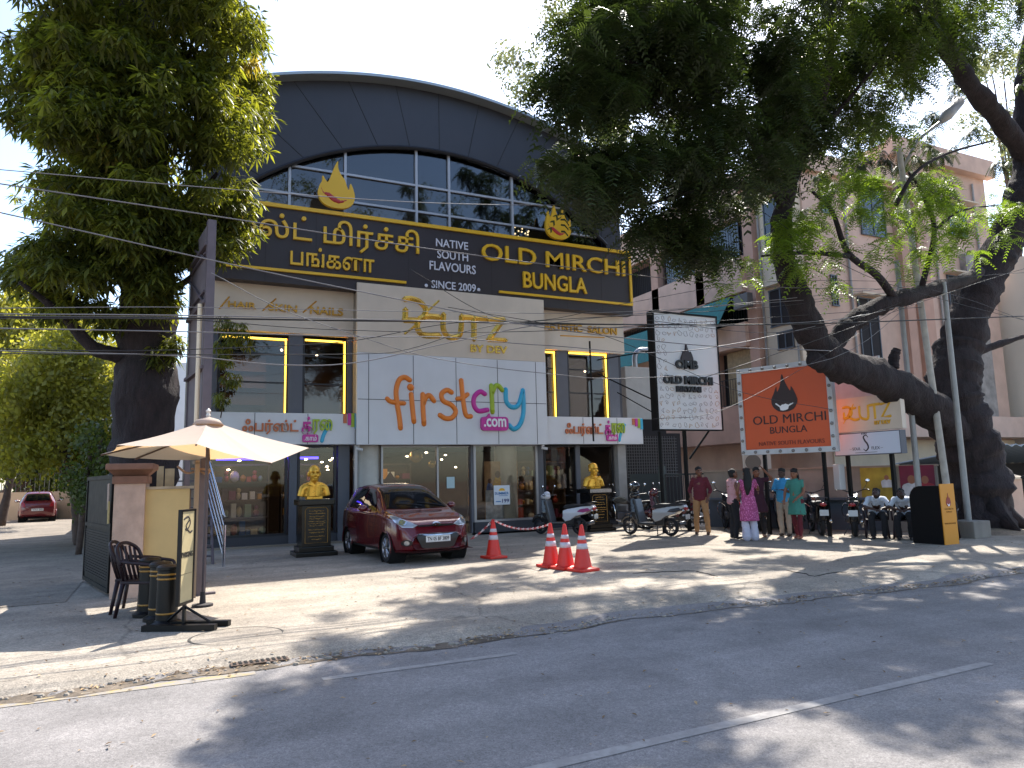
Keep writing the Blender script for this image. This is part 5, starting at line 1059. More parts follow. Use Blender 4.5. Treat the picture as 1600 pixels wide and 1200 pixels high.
def scooter(loc, rz, label, c1='c2c0c2', c2='141317', acc='8a2258', steer=0, group=None, c3=None, c4=None):
    s = empty('parked_scooter', loc, label, 'scooter', rz, group); A1 = mat('scooter_'+c1, c1, .25, coat=.6); A2 = mat('scooter_'+c2, c2, .3, coat=.3); BK = mat('part_black', '131216', .4); A3 = mat('scooter_'+(c3 or c1), c3 or c1, .25, coat=.6); A4 = mat('scooter_'+(c4 or c1), c4 or c1, .25, coat=.6)
    wheel2(0, .23, .1, s); wheel2(1.25, .23, .09, s)
    tp = lambda x, z: (.62+.38*min(1, max(0, (x+.5)/.5)))*(1.0-.25*min(1, max(0, (z-.6)/.25)))
    vround([(-.48, .74), (-.44, .80), (-.1, .76), (.3, .70), (.42, .66), (.44, .46), (.36, .36), (.2, .40), (.05, .50), (-.2, .56), (-.36, .66)], .36, 'side_panel', A1, s, .02, 3, tp)
    vround([(-.42, .66), (-.2, .60), (.0, .62), (-.1, .70), (-.34, .735)], .372, 'accent_panel', mat('accent_'+acc, acc, .3, coat=.5), s, .016, 2, tp)
    vround([(-.46, .815), (-.3, .85), (0, .82), (.2, .83), (.38, .80), (.45, .74), (.36, .70), (0, .75), (-.4, .78)], .28, 'seat', mat('seat_black', '18161a', .6), s, .02, 3)
    b = MB(); b.bev(.36, .90, -.17, .17, .27, .34, .02); b.bev(.1, .45, -.13, .13, .26, .45, .03); b.build('floorboard', A2, s)
    vround([(.84, .28), (.95, .28), (1.06, .5), (1.12, .8), (1.12, .96), (1.02, .98), (.98, .8), (.92, .5)], .40, 'leg_shield', A3, s, .02, 3, lambda x, z: 1.0-.35*max(0, (z-.6)/.4) if z > .6 else .75+.25*(z-.28)/.32)
    vround([(.80, .32), (.9, .30), (.99, .6), (1.04, .92), (.96, .94), (.90, .7)], .33, 'inner_panel', A2, s, .02, 3)
    b = MB(); b.tube([(1.25+.27*math.cos(R(a)), 0, .23+.27*math.sin(R(a))) for a in range(20, 171, 12)], [.03+.035*math.sin(R(a)) for a in range(20, 171, 12)], 10); b.ell((1.17, 0, .46), (.1, .08, .14), 12, 8); b.build('front_mudguard', A3, s, smooth=True)
    b = MB(); b.ell((1.05, 0, 1.03), (.13, .15, .10), 16, 10); b.ell((1.02, 0, 1.1), (.1, .1, .08), 12, 8); b.build('handlebar_cowl', A4, s, smooth=True)
    b = MB(); b.tube(crom([(.92, -.36, 1.07), (.98, -.2, 1.06), (1.02, 0, 1.05), (.98, .2, 1.06), (.92, .36, 1.07)], 4), .018, 8); b.build('handlebar', BK, s, smooth=True)
    b = MB(); b.ell((1.16, 0, 1.03), (.03, .09, .06), 14, 8); b.build('headlight', mat('lamp_lens', 'b6bcc2', .08, .4), s, smooth=True); b = MB(); b.ell((-.47, 0, .70), (.04, .1, .05), 12, 8); b.build('tail_light', mat('tail_red', '8a0a12', .15), s, smooth=True)
    for z_ in (.62, .5):
        for s_ in (1, -1): b = MB(); b.ell((-.46, s_*.12, z_+.04), (.03, .04, .025), 10, 6); b.build('indicator', mat('lamp_lens', 'b6bcc2'), s, smooth=True)
    b = MB(); b.box(-.52, -.51, -.1, .1, .44, .56); b.build('number_plate', mat('plate_grey', 'b5b5b5', .5), s); b = MB(); b.tube([(-.3, 0, .55), (-.5, 0, .42)], .05, 6); b.build('rear_mudguard', BK, s, smooth=True)
    b = MB(); b.tube([(.25, -.15, .26), (-.1, -.17, .28), (-.35, -.17, .34)], [.03, .055, .05], 12); b.build('exhaust', mat('exhaust_steel', '55555a', .3, .8), s, smooth=True); b = MB(); b.tube([(.3, .14, .3), (.22, .28, .02)], .012, 6); b.build('stand', BK, s)
    b = MB(); b.tube(crom([(-.25, .15, .84), (-.45, .13, .88), (-.52, 0, .885), (-.45, -.13, .88), (-.25, -.15, .84)], 4), .014, 6); b.build('grab_rail', BK, s, smooth=True)
    mirrors(.95, 1.08, s, BK); return s
def motorbike(loc, rz, label, tank='1a1a20', group=None, chrome=True):
    s = empty('parked_motorcycle', loc, label, 'motorcycle', rz, group); T = mat('tank_'+tank, tank, .2, .2, coat=.8); BK = mat('part_black', '131216', .4); ST = mat('exhaust_steel', '55555a', .3, .8); CH = mat('chrome', 'c9c9cc', .12, 1)
    wheel2(0, .30, .1, s, 6); wheel2(1.28, .30, .09, s, 6)
    vround([(.42, .80), (.5, .92), (.7, .99), (.86, .95), (.92, .84), (.8, .76), (.5, .74)], .28, 'fuel_tank', T, s, .02, 4, lambda x, z: .75+.25*(x-.4)/.5)
    vround([(-.34, .84), (-.1, .83), (.2, .80), (.46, .83), (.5, .78), (.3, .72), (-.1, .76), (-.34, .80)], .24, 'seat', mat('seat_black', '18161a', .6), s, .02, 3)
    vround([(-.42, .80), (-.1, .77), (.34, .73), (.36, .56), (.14, .54), (-.1, .66), (-.4, .74)], .22, 'side_panel', T, s, .02, 3)
    b = MB(); b.bev(.36, .78, -.13, .13, .30, .52, .03)
    for k in range(6): b.bev(.50, .74, -.11, .11, .53+k*.028, .545+k*.028, .004)
    b.lathe([(.1, -.17), (.11, -.14), (.11, .14), (.1, .17)], 16, frame((.48, 0, .4), (1, 0, 0))); b.build('engine', mat('engine_metal', '3e3d42', .45, .6), s)
    b = MB(); b.tube([(.98, 0, .92), (.85, 0, .6), (.8, 0, .32), (.35, 0, .28), (.25, 0, .55), (.4, 0, .74), (.98, 0, .86)], .022, 8)
    for y in (-.09, .09): b.tube([(.25, y, .5), (0, y, .30)], .02, 6); b.tube([(-.2, y, .75), (.05, y, .32)], .022, 8)
    b.build('frame', BK, s); b = MB()
    for y in (-.085, .085): b.tube([(1.28, y, .3), (1.0, y, .98)], .022, 8)
    b.build('fork', ST, s); b = MB(); b.tube(crom([(.82, -.38, 1.06), (.9, -.28, 1.09), (.98, -.08, 1.02), (.98, .08, 1.02), (.9, .28, 1.09), (.82, .38, 1.06)], 5), .014, 8); b.build('handlebar', BK, s, smooth=True)
    b = MB(); b.ell((1.1, 0, .93), (.11, .1, .1), 14, 9); b.build('headlamp_cowl', T, s, smooth=True); b = MB(); b.ell((1.18, 0, .93), (.04, .085, .085), 14, 8); b.build('headlight', mat('lamp_lens', 'b6bcc2'), s, smooth=True)
    b = MB(); b.tube([(1.28+.34*math.cos(R(a)), 0, .3+.34*math.sin(R(a))) for a in range(25, 166, 14)], .05, 8); b.build('front_mudguard', T, s, smooth=True); b = MB(); b.tube([(-.15, 0, .72), (-.36, 0, .6), (-.46, 0, .4)], [.07, .06, .05], 8); b.build('rear_mudguard', BK, s, smooth=True)
    b = MB(); b.ell((-.44, 0, .76), (.05, .08, .045), 12, 7); b.build('tail_light', mat('tail_red', '8a0a12'), s, smooth=True); b = MB(); b.box(-.49, -.48, -.1, .1, .5, .64); b.build('number_plate', mat('plate_grey', 'b5b5b5'), s)
    b = MB(); b.tube(crom([(.75, -.13, .45), (.8, -.15, .3), (.55, -.16, .22), (.1, -.17, .27), (-.35, -.17, .38)], 5), [.02]*12+[.045]*9, 10); b.build('exhaust', CH if chrome else ST, s, smooth=True)
    b = MB(); b.tube(crom([(.86, -.28, .55), (.9, -.2, .75), (.88, 0, .62), (.9, .2, .75), (.86, .28, .55), (.84, .2, .3)], 4), .012, 6); b.build('crash_guard', CH, s); b = MB(); b.tube([(.35, .1, .3), (.28, .25, .02)], .012, 6); b.tube([(.4, -.22, .34), (.4, .22, .34)], .012, 6); b.build('stand', BK, s, kind='stuff')
    b = MB(); b.tube(crom([(-.2, .13, .84), (-.42, .1, .92), (-.46, 0, .93), (-.42, -.1, .92), (-.2, -.13, .84)], 4), .013, 6); b.build('grab_rail', ST, s); mirrors(.92, 1.07, s, BK, .32); return s
def twow(f, rear_px, front_px, label, z=.011, **k):      # wheel contact points give place and heading
    r_ = PG(*rear_px); fr = PG(*front_px); d = fr-r_; return f((r_.x, r_.y, z), math.atan2(d.y, d.x), label, **k)
GB = 'two wheelers parked along the shop and grey wall'
s = scooter((10.25, 17.2, .011), R(120), 'white scooter with magenta tail stripe parked beside the right bust', 'bdbbc0', '17161b', '8a2060', group=GB, c3='1a191d')
sB = scooter((11.75, 15.2, .011), R(110), 'black and silver scooter with a helmet hung on its handlebar', '8f8d8c', '141317', '1a0d12', group=GB, c3='1c1b1f', c4='1c1b20')
hb = sB.matrix_basis @ Vector((.98, .1, 1.28)); h = empty('helmet', hb, 'glossy black helmet resting on the scooter handlebar', 'helmet'); b = MB(); b.ell((0, 0, 0), (.145, .13, .13), 18, 12); b.ell((.06, 0, -.05), (.1, .1, .09), 14, 9); b.build('shell', mat('helmet_black', '131316', .12, coat=1), h, smooth=True); b = MB(); b.ell((.045, 0, .02), (.115, .112, .06), 16, 9); b.build('visor', mat('visor_silver', '8f959c', .06, .8), h, smooth=True); h.rotation_euler = (0, 0, R(150))
motorbike((12.75, 17.75, .011), R(155), 'black motorcycle parked behind the pedestal of the right bust', '15151a', GB)
scooter((13.55, 16.6, .011), R(128), 'dark red scooter parked by the barred gate behind the standing man', '4a0f18', '131216', '2a0a10', group=GB)
motorbike((14.0, 15.3, .011), R(60), 'black motorcycle parked at the wall behind the man in the check shirt', '17171c', GB)
motorbike((14.5, 14.9, .011), R(48), 'red tanked motorcycle against the wall behind the woman in pink', '4a1018', GB)
scooter((14.55, 13.85, .011), R(58), 'black scooter at the wall behind the man in the blue shirt', '1a1a1e', '131216', '1c1c20', group=GB)
motorbike((14.5, 12.9, .011), R(52), 'black motorcycle with raised mirrors parked beside the green dressed woman', '1b1c22', GB)
motorbike((14.75, 12.15, .011), R(38), 'black motorcycle with chrome exhaust next to the seated men', '20222c', GB, True)
motorbike((18.4, 9.55, .011), R(185), 'black motorcycle cut off by the right picture edge', '15151a', GB)
# ------------------------------------------------------------ people
def headgeo(mb, c, M3, s=1.0, ears=True, old=False):         # skull, jaw, nose, brow, lips, ears: fused into the body later
    def e(p, r): mb.ell((0, 0, 0), tuple(x*s for x in r), 16, 12, Matrix.Translation(c) @ M3.to_4x4() @ Matrix.Translation(Vector(p)*s))
    e((0, -.01, .03), (.076, .094, .088)); e((0, .02, -.035), (.062, .072, .085)); e((0, .06, -.085), (.038, .03, .026)); e((0, .098, -.022), (.014, .02, .022)); e((0, .09, .002), (.010, .012, .026)); e((0, .078, .028), (.055, .02, .012)); e((0, .086, -.062), (.026, .012, .010))
    for q_ in (-1, 1):
        e((q_*.035, .072, -.03), (.024, .02, .024))
        if ears: e((q_*.078, -.01, -.01), (.014, .024, .036))
def limb(mb, pts, r, n=12):
    mb.tube(crom(pts, 5), [float(np.interp(i, np.linspace(0, (len(pts)-1)*5, len(r)), r)) for i in range((len(pts)-1)*5+1)], n)
    for p, q_ in ((pts[0], r[0]), (pts[-1], r[-1])): mb.ell(p, q_, 12, 8)
def hand(mb, w, d, side, up=Vector((0, 0, 1)), s=1.0, curl=.5):
    d = d.normalized(); u = (up-d*up.dot(d)); u = u.normalized() if u.length > 1e-3 else d.orthogonal().normalized(); sd = d.cross(u)
    M = Matrix(((sd.x, d.x, u.x, 0), (sd.y, d.y, u.y, 0), (sd.z, d.z, u.z, 0), (0, 0, 0, 1)))
    mb.ell((0, .045*s, 0), (.040*s, .052*s, .017*s), 12, 8, Matrix.Translation(w) @ M)
    for i, L in enumerate((.068, .078, .073, .058)):
        x = (-.028+i*.019)*s; a = Vector((x, .085*s, 0)); m1 = a+Vector((0, L*.5*s, -.01*curl)); m2 = m1+Vector((0, L*.5*s*math.cos(curl), -L*.5*s*math.sin(curl)))
        mb.tube([Matrix.Translation(w) @ M @ q_ for q_ in (a, m1, m2)], [.0098*s, .0092*s, .008*s], 8)
    t0 = Vector((-.03*side*s, .02*s, 0)); mb.tube([Matrix.Translation(w) @ M @ q_ for q_ in (t0, t0+Vector((-.028*side*s, .03*s, -.006)), t0+Vector((-.034*side*s, .065*s, -.018)))], [.0125*s, .011*s, .0085*s], 8)
SKIN = '6b432f'
from mathutils import noise as mnoise
def fold_(o, fz=4):       # creases in the cloth
    for v_ in o.data.vertices:
        c = v_.co; v_.co = c+v_.normal*(mnoise.noise(Vector((c.x*16, c.y*16, c.z*fz)))*.011+mnoise.noise(Vector((c.x*9+c.z*14, c.y*9, c.z*12)))*.008)
    return o
def person(loc, fwd, H, label, top, bottom, hair='short', J=None, head=(0, 0), sleeve=.75, kurta=0, skin=SKIN, shoes='2a211d', fold=None, thick=1.0, topmat=None, botmat=None, wide=False):
    s = empty('person', (loc[0], loc[1], .012), label, 'person', math.atan2(fwd[1], fwd[0])-math.pi/2); k = H/1.70
    j = dict(pel=(0, 0, .92), waist=(0, .01, 1.06), chest=(0, .0, 1.26), neck=(0, -.005, 1.44), head=(0, .02, 1.575), sh=[(-.165, -.01, 1.385), (.165, -.01, 1.385)], el=[(-.215, -.03, 1.12), (.215, -.03, 1.12)], wr=[(-.23, .07, .88), (.23, .07, .88)], hip=[(-.09, 0, .90), (.09, 0, .90)], kn=[(-.10, .02, .49), (.10, .02, .49)], an=[(-.10, -.02, .085), (.10, -.02, .085)])
    j.update(J or {}); V = lambda p: Vector(p)*k
    yaw, pit = head; M3 = (Matrix.Rotation(R(yaw), 3, 'Z') @ Matrix.Rotation(R(-pit), 3, 'X'))
    SK = mat('skin_'+skin, skin, .5, 0, 30, .06)
    b = MB(); hc = V(j['head']); headgeo(b, hc, M3, k)
    limb(b, [V(j['chest']), V(j['neck']), hc-Vector((0, .01, .05))*k], [.07*k, .052*k, .05*k]); limb(b, [V(j['pel']), V(j['waist']), V(j['chest'])], [.12*k, .11*k, .12*k])
    for i in (0, 1):
        S0, E0, W0_ = V(j['sh'][i]), V(j['el'][i]), V(j['wr'][i]); limb(b, [V(j['chest'])+Vector((0, 0, .1*k)), S0, E0, W0_], [.06*k, .052*k, .045*k, .04*k, .036*k, .026*k]); hand(b, W0_, (W0_-E0), 1 if i == 0 else -1, s=k)
        limb(b, [V(j['hip'][i]), V(j['kn'][i]), V(j['an'][i])], [.085*k, .07*k, .055*k, .05*k, .036*k]); A_ = V(j['an'][i]); fw_ = Vector((0, 1, 0)); b.ell(tuple(A_+Vector((0, .06, -.05))*k), (.042*k, .12*k, .035*k), 12, 8)
    blob(b, 'body', SK, s, .0115, 2, .4)
    # top
    T = topmat or mat('cloth_'+top, top, .85, 0, 25, .08, bump=.25, bs=18); b = MB(); th = thick*k
    def oval(p, rx, ry, rz): b.ell(tuple(p), (rx*th, ry*th, rz*k), 18, 12)
    P_, W_, C_ = V(j['pel']), V(j['waist']), V(j['chest']); N_ = V(j['neck'])
    if kurta:
        v_ = []; f_ = []; hemz = kurta*k; rings = [(hemz, .225, .18), (hemz+.12*k, .215, .172), (.80*k, .198, .158), (.92*k, .182, .146), (1.06*k, .145, .118), (1.2*k, .16, .125), (1.32*k, .175, .12), (1.40*k, .14, .095), (1.46*k, .07, .07)]
        prof = [(1, z) for z, _, _ in rings]; L = len(rings)
        for z, rx, ry in rings:
            t = max(0, min(1, (z/k-.92)/.5)); c0 = P_.lerp(C_, t)
            for q_ in range(24): a = q_*math.pi/12; rp = 1+(.05*math.sin(q_*1.57+z*5) if z < .85*k else 0); v_.append((c0.x+rx*th*math.cos(a)*rp, c0.y+ry*th*math.sin(a)*rp, z))
        for i in range(L-1):
            for q_ in range(24): f_.append((i*24+q_, i*24+(q_+1) % 24, (i+1)*24+(q_+1) % 24, (i+1)*24+q_))
        f_ += [tuple(range(23, -1, -1)), tuple((L-1)*24+q_ for q_ in range(24))]; b.add(v_, f_)
    else:
        steps = 7; A0 = P_-Vector((0, 0, .03))*k
        for i in range(steps+1):
            t = i/steps; c0 = A0.lerp(W_, t*2) if t < .5 else W_.lerp(C_+Vector((0, 0, .03))*k, t*2-1); rx = np.interp(t, [0, .4, .75, 1], [.192, .168, .178, .172]); ry = np.interp(t, [0, .4, .75, 1], [.142, .128, .128, .115]); b.ell(tuple(c0), (rx*th, ry*th, .075*k), 18, 10)
        limb(b, [C_, N_-Vector((0, 0, .02))*k], [.12*k, .068*k])
    for i in (0, 1):
        S0, E0, W0_ = V(j['sh'][i]), V(j['el'][i]), V(j['wr'][i]); limb(b, [C_+Vector((0, 0, .08))*k, S0], [.09*k, .060*k]); e = S0.lerp(E0, min(1, sleeve)) if sleeve <= 1 else E0; pts = [S0, e] if sleeve <= 1 else [S0, E0, E0.lerp(W0_, sleeve-1)]; limb(b, pts, [.058*k, .056*k] if sleeve <= 1 else [.058*k, .053*k, .052*k, .044*k])
    fold_(blob(b, 'kurta' if kurta else 'shirt', T, s, .014, 3, .5))
    if not kurta: b = MB(); b.lathe([(.062*k, 0), (.078*k, .045*k), (.072*k, .05*k), (.058*k, .01*k)], 18, Matrix.Translation(N_-Vector((0, .0, .035))*k)); b.build('collar', T, s, smooth=True)
    # lower clothes
    Bm = botmat or mat('cloth_'+bottom, bottom, .85, 0, 25, .08, bump=.25, bs=18); b = MB(); b.ell(tuple(P_), (.158*th, .12*th, .10*k), 18, 12)
    for i in (0, 1):
        H0, K0, A0 = V(j['hip'][i]), V(j['kn'][i]), V(j['an'][i]); rr_ = [.105*k, .09*k, .075*k, .07*k, .06*k] if not wide else [.095*k, .09*k, .085*k, .09*k, .1*k]
        if kurta and not wide: rr_ = [.1*k, .085*k, .062*k, .06*k, .045*k]
        limb(b, [H0, K0, A0+Vector((0, 0, .0))*k], rr_)
    fold_(blob(b, 'trousers', Bm, s, .014, 3, .5), 7)
    for i in (0, 1):
        A0 = V(j['an'][i]); b = MB(); b.ell(tuple(A0+Vector((0, .065, -.052))*k), (.047*k, .135*k, .034*k), 14, 8); b.ell(tuple(A0+Vector((0, -.01, -.03))*k), (.045*k, .055*k, .05*k), 12, 8); blob(b, 'shoe', mat('shoe_'+shoes, shoes, .5), s, .012, 2)
    # hair
    HM = mat('black_hair', '0e0b0b', .75, 0, 40, .3); b = MB(); HT = Matrix.Translation(hc) @ M3.to_4x4(); rh = random.Random(int(loc[0]*97))
    b.ell((0, 0, 0), (.083*k, .1*k, .092*k), 16, 12, HT @ Matrix.Translation(Vector((0, -.018, .058))*k)); b.ell((0, 0, 0), (.078*k, .07*k, .085*k), 14, 10, HT @ Matrix.Translation(Vector((0, -.048, .0))*k))
    for q_ in range(16): a = rh.uniform(0, 6.28); b.ell((0, 0, 0), .026*k, 8, 6, HT @ Matrix.Translation(Vector((.065*math.cos(a), -.02+.075*math.sin(a), .075+rh.uniform(-.02, .035)))*k))
    if hair == 'long': limb(b, [hc+M3 @ Vector((0, -.07, .03))*k, hc+M3 @ Vector((-.01, -.11, -.12))*k, hc+Vector((-.04, -.14, -.3))*k, hc+Vector((-.06, -.14, -.48))*k], [.075*k, .095*k, .1*k, .085*k, .035*k])
    if hair == 'tail': limb(b, [hc+M3 @ Vector((0, -.09, .02))*k, hc+M3 @ Vector((0, -.15, -.04))*k, hc+Vector((0, -.16, -.2))*k, hc+Vector((0, -.13, -.3))*k], [.045*k, .045*k, .05*k, .018*k])
    blob(b, 'hair', HM, s, .012, 2, .4)
    for q_ in (-1, 1):
        b = MB(); b.ell((0, 0, 0), (.013*k, .007*k, .007*k), 8, 6, HT @ Matrix.Translation(Vector((q_*.032, .085, .012))*k)); b.build('eye', mat('eye_dark', '120c0a', .2), s, smooth=True)
    b = MB(); b.ell((0, 0, 0), (.022*k, .006*k, .005*k), 10, 6, HT @ Matrix.Translation(Vector((0, .0965, -.062))*k)); b.build('lips', mat('lip_dark', '54261f', .5), s, smooth=True)
    return s, j, k
def sway(m, dy=0, dx=.0): return m
# print cloths
def pattern(name, base, dots, scale, check=False):
    m = bpy.data.materials.new(name); m.use_nodes = True; t = m.node_tree; bs = t.nodes['Principled BSDF']; bs.inputs['Roughness'].default_value = .85; tc = t.nodes.new('ShaderNodeTexCoord'); mx = t.nodes.new('ShaderNodeMix'); mx.data_type = 'RGBA'; mx.inputs[6].default_value = (*col(base), 1); mx.inputs[7].default_value = (*col(dots), 1)
    if check: v_ = t.nodes.new('ShaderNodeTexWave'); v_.bands_direction = 'Z'; v_.inputs['Scale'].default_value = scale; v_.inputs['Distortion'].default_value = 1.5; t.links.new(tc.outputs['Object'], v_.inputs[0]); src = v_.outputs['Fac']
    else: v_ = t.nodes.new('ShaderNodeTexVoronoi'); v_.inputs['Scale'].default_value = scale; t.links.new(tc.outputs['Object'], v_.inputs['Vector']); r_ = t.nodes.new('ShaderNodeMapRange'); r_.inputs[1].default_value = .32; r_.inputs[2].default_value = .45; t.links.new(v_.outputs['Distance'], r_.inputs[0]); src = r_.outputs[0]
    t.links.new(src, mx.inputs[0]); t.links.new(mx.outputs[2], bs.inputs['Base Color']); return m
person((12.72, 15.15), (-.75, -.65), 1.74, 'man in maroon shirt and tan trousers standing by the scooters', '5a1826', '9a7550', 'short', dict(el=[(-.25, -.04, 1.12), (.26, -.06, 1.13)], wr=[(-.2, .1, .92), (.22, .08, .93)], an=[(-.16, .02, .085), (.14, -.06, .085)], kn=[(-.13, .05, .49), (.12, .0, .49)]), (25, -12), 1.4, shoes='4a2f20')
person((12.42, 13.62), (.93, -.3), 1.66, 'man in pink and white check shirt with black trousers, hand at his chest', 'c9a0a0', '15151a', 'short', dict(el=[(-.24, .02, 1.13), (.24, .03, 1.13)], wr=[(-.08, .22, 1.24), (.1, .2, 1.2)], head=(0, .05, 1.565)), (0, -18), 1.3, topmat=pattern('check_cloth', 'c3a9ad', 'b0666c', 14, True), shoes='18161a')
person((12.3, 12.98), (.35, .93), 1.66, 'woman with long black hair in pink floral kurta and white trousers, seen from behind', 'a85a86', 'b5b2c0', 'long', dict(el=[(-.25, .02, 1.14), (.30, .10, 1.18)], wr=[(-.16, .2, 1.02), (.22, .2, 1.40)]), (-5, -5), .6, kurta=.46, topmat=pattern('floral_cloth', 'c26a9a', '96406c', 26), wide=True, shoes='2e2226')
person((13.15, 13.55), (-.5, -.87), 1.68, 'woman in dark plum dress raising an arm to her head, behind the pink kurta', '3a1626', '161218', 'tail', dict(el=[(-.34, .08, 1.42), (.24, .0, 1.12)], wr=[(-.16, .10, 1.64), (.2, .12, .95)]), (0, -5), .5, kurta=.60, skin='7a4c36', shoes='8a6a58')
person((13.8, 13.36), (-.93, -.36), 1.64, 'man in bright blue shirt and pale trousers holding a phone in front of him', '3f94c4', '9a8c80', 'short', dict(el=[(-.24, .05, 1.12), (.23, .06, 1.12)], wr=[(-.14, .30, 1.16), (.14, .3, 1.12)]), (0, -8), .8, skin='4a2e22', shoes='3a2c24')
person((13.5, 12.68), (-.93, -.3), 1.62, 'woman with ponytail in green kurta and dark red leggings', '3c7a6c', '5a1420', 'tail', dict(el=[(-.22, .04, 1.14), (.24, .06, 1.14)], wr=[(-.12, .24, .98), (.17, .28, .95)], an=[(-.1, .1, .085), (.1, -.14, .085)], kn=[(-.1, .08, .49), (.1, -.03, .49)]), (0, 8), .45, kurta=.58, skin='80523a', shoes='8a5a4a')
b = MB(); ph = empty('phone', (13.36, 13.2, 1.14), 'phone held in the hand of the man in blue', 'phone', R(20)); b.bev(-.04, .04, -.075, .075, 0, .012, .004); b.build('case', mat('phone_black', '101014', .15), ph); b = MB(); b.box(-.036, .036, -.07, .07, .0121, .014); b.build('screen', mat('phone_screen', '9fc4d8', .1), ph)
def seated(loc, fwd, label, lean, side):
    J = dict(pel=(0, -.05, .52), waist=(0, .02, .66), chest=(0, .05+.13*lean, .84-.03*lean), neck=(0, .08+.27*lean, .99-.06*lean), head=(0, .12+.36*lean, 1.10-.07*lean), sh=[(-.17, .08+.22*lean, .95-.05*lean), (.17, .08+.22*lean, .95-.05*lean)], el=[(-.26, .22+.2*lean, .74), (.26, .22+.2*lean, .74)], wr=[(-.08, .42+.12*lean, .68), (.08, .42+.12*lean, .68)], hip=[(-.09, 0, .5), (.09, 0, .5)], kn=[(-.13, .42, .50), (.13, .42, .50)], an=[(-.12, .36, .085), (.12, .40, .085)])
    return person(loc, fwd, 1.68, label, 'b9bfc9', '141318', 'short', J, (side, -40), .8, skin='3a241b', shoes='1c181a')
seated((14.98, 11.72), (-.75, -.66), 'seated man in pale blue white shirt bent over, further left of the two seated men', 1.0, -15)
seated((15.15, 11.12), (-.85, -.53), 'seated man in white shirt bending forward, nearer the black and yellow sign', 1.15, 15)
def seatbench(loc, rz, label):
    chair(loc, rz, label)
for l_, lab in (((14.98, 11.74, 0), 'brown plastic chair under the left seated man'), ((15.17, 11.14, 0), 'brown plastic chair under the right seated man')): chair(l_, R(-50 if l_[1] > 11.5 else -58), lab)
chair((15.75, 10.6, 0), R(-60), 'empty brown plastic chair behind the black and yellow sign')
# ------------------------------------------------------------ busts on granite pedestals
def pedestal(p, label, light):
    s = empty('pedestal', (p[0], p[1], .06 if p[1] > 19 else .012), label, 'pedestal'); G = mat('black_granite', '09090a', .22, 0, 40, .4, spec=.35); b = MB(); b.bev(-.44, .44, -.42, .42, 0, .09, .01); b.bev(-.37, .37, -.35, .35, .091, .2, .01); b.build('stepped_base', G, s)
    b = MB(); b.bev(-.31, .31, -.29, .29, .2001, 1.08, .008); b.build('shaft', G, s); b = MB(); b.bev(-.385, .385, -.37, .37, 1.081, 1.21, .02); b.build('cap', G, s)
    M_in = mat('inscription_gold', 'b98a3e', .4, .2); F = frame((0, -.291, 0), (1, 0, 0)); b = MB(); rd_ = random.Random(int(p[0]*10)); z = .96
    while z > .34:
        w_ = rd_.uniform(.1, .2); x = -w_
        while x < w_: l = rd_.uniform(.01, .035); b.stroke([(x, z+rd_.uniform(-.006, .006)), (x+l*.5, z+rd_.uniform(-.012, .012)), (x+l, z+rd_.uniform(-.006, .006))], rd_.choice((.0035, .006)), F, d=.3, k=2, n=4); x += l+.012
        z -= rd_.choice((.045, .06, .085))
    b.build('inscription', M_in, s, kind='stuff')
    b = MB(); b.tube([Vector((x, -.292, z_)) for x, z_ in ((-.24, .28), (.24, .28), (.24, .98), (.2, 1.03), (-.2, 1.03), (-.24, .98))], .006, 5, closed=True); b.build('engraved_border', M_in, s)
    if light: b = MB(); b.box(-.36, .36, -.376, -.3705, 1.1, 1.2); b.build('cap_front', mat('pale_strip', '9a928a', .5, 0, 30, .3), s)  # paler strip across the front of the cap
    return s
def bust(p, z, label, hair_style):
    s = empty('gold_bust', (p[0], p[1], z), label, 'bust'); G = mat('gold_paint', 'dba53a', .3, .55, 14, .12); k = 1.62
    b = MB(); M3 = Matrix.Rotation(math.pi, 3, 'Z'); hc = Vector((0, -.03, .56)); headgeo(b, hc, M3, k); limb(b, [Vector((0, 0, .2)), Vector((0, 0, .36)), hc-Vector((0, 0, .08))], [.13, .095, .085]); b.ell((0, 0, .0), .01)
    if hair_style: b.ell(tuple(hc+Vector((0, .03, .085))), (.128, .155, .11), 16, 10)
    head_ = blob(b, 'head', G, s, .012, 2, .4)
    b = MB()
    for t in np.linspace(0, 1, 6): b.ell((0, .0, .07+.2*t), (.225-.02*t, .15, .09), 18, 10)
    for q_ in (-1, 1): limb(b, [Vector((q_*.1, 0, .27)), Vector((q_*.22, .0, .23)), Vector((q_*.275, -.01, .08))], [.11, .095, .085])
    limb(b, [Vector((0, 0, .25)), Vector((0, 0, .33))], [.15, .11]); o = blob(b, 'shirt', G, s, .014, 3, .5)
    for v_ in o.data.vertices:
        if v_.co.z < .055+.25*max(0, abs(v_.co.x)-.25): v_.co.z = .055+.25*max(0, abs(v_.co.x)-.25)
    b = MB()
    for q_ in (-1, 1): b.prism([(0.015*q_, .27), (q_*.16, .33), (q_*.13, .36), (q_*.06, .36), (q_*.0, .30)], .02, frame((0, -.165, 0), (1, 0, 0)))
    b.tube([(0, -.162, .27), (0, -.158, .07)], .009, 5); b.box(.08, .17, -.162, -.15, .14, .145); b.build('collar', G, s)
    b = MB(); b.bev(-.17, .17, -.12, .12, 0, .062, .01); b.build('plinth', G, s)
    for q_ in (-1, 1): b = MB(); b.ell((q_*.053, hc.y-.128, hc.z+.012), (.02, .01, .01), 10, 6); b.build('eye', mat('bust_eye', '8a5f14', .3, .8), s, smooth=True)
    return s
pedestal((3.05, 16.5), 'black granite pedestal with gold inscription left of the red car', False); bust((3.03, 16.45), 1.222, 'golden bust of a balding man in a collared shirt on the left pedestal', False)
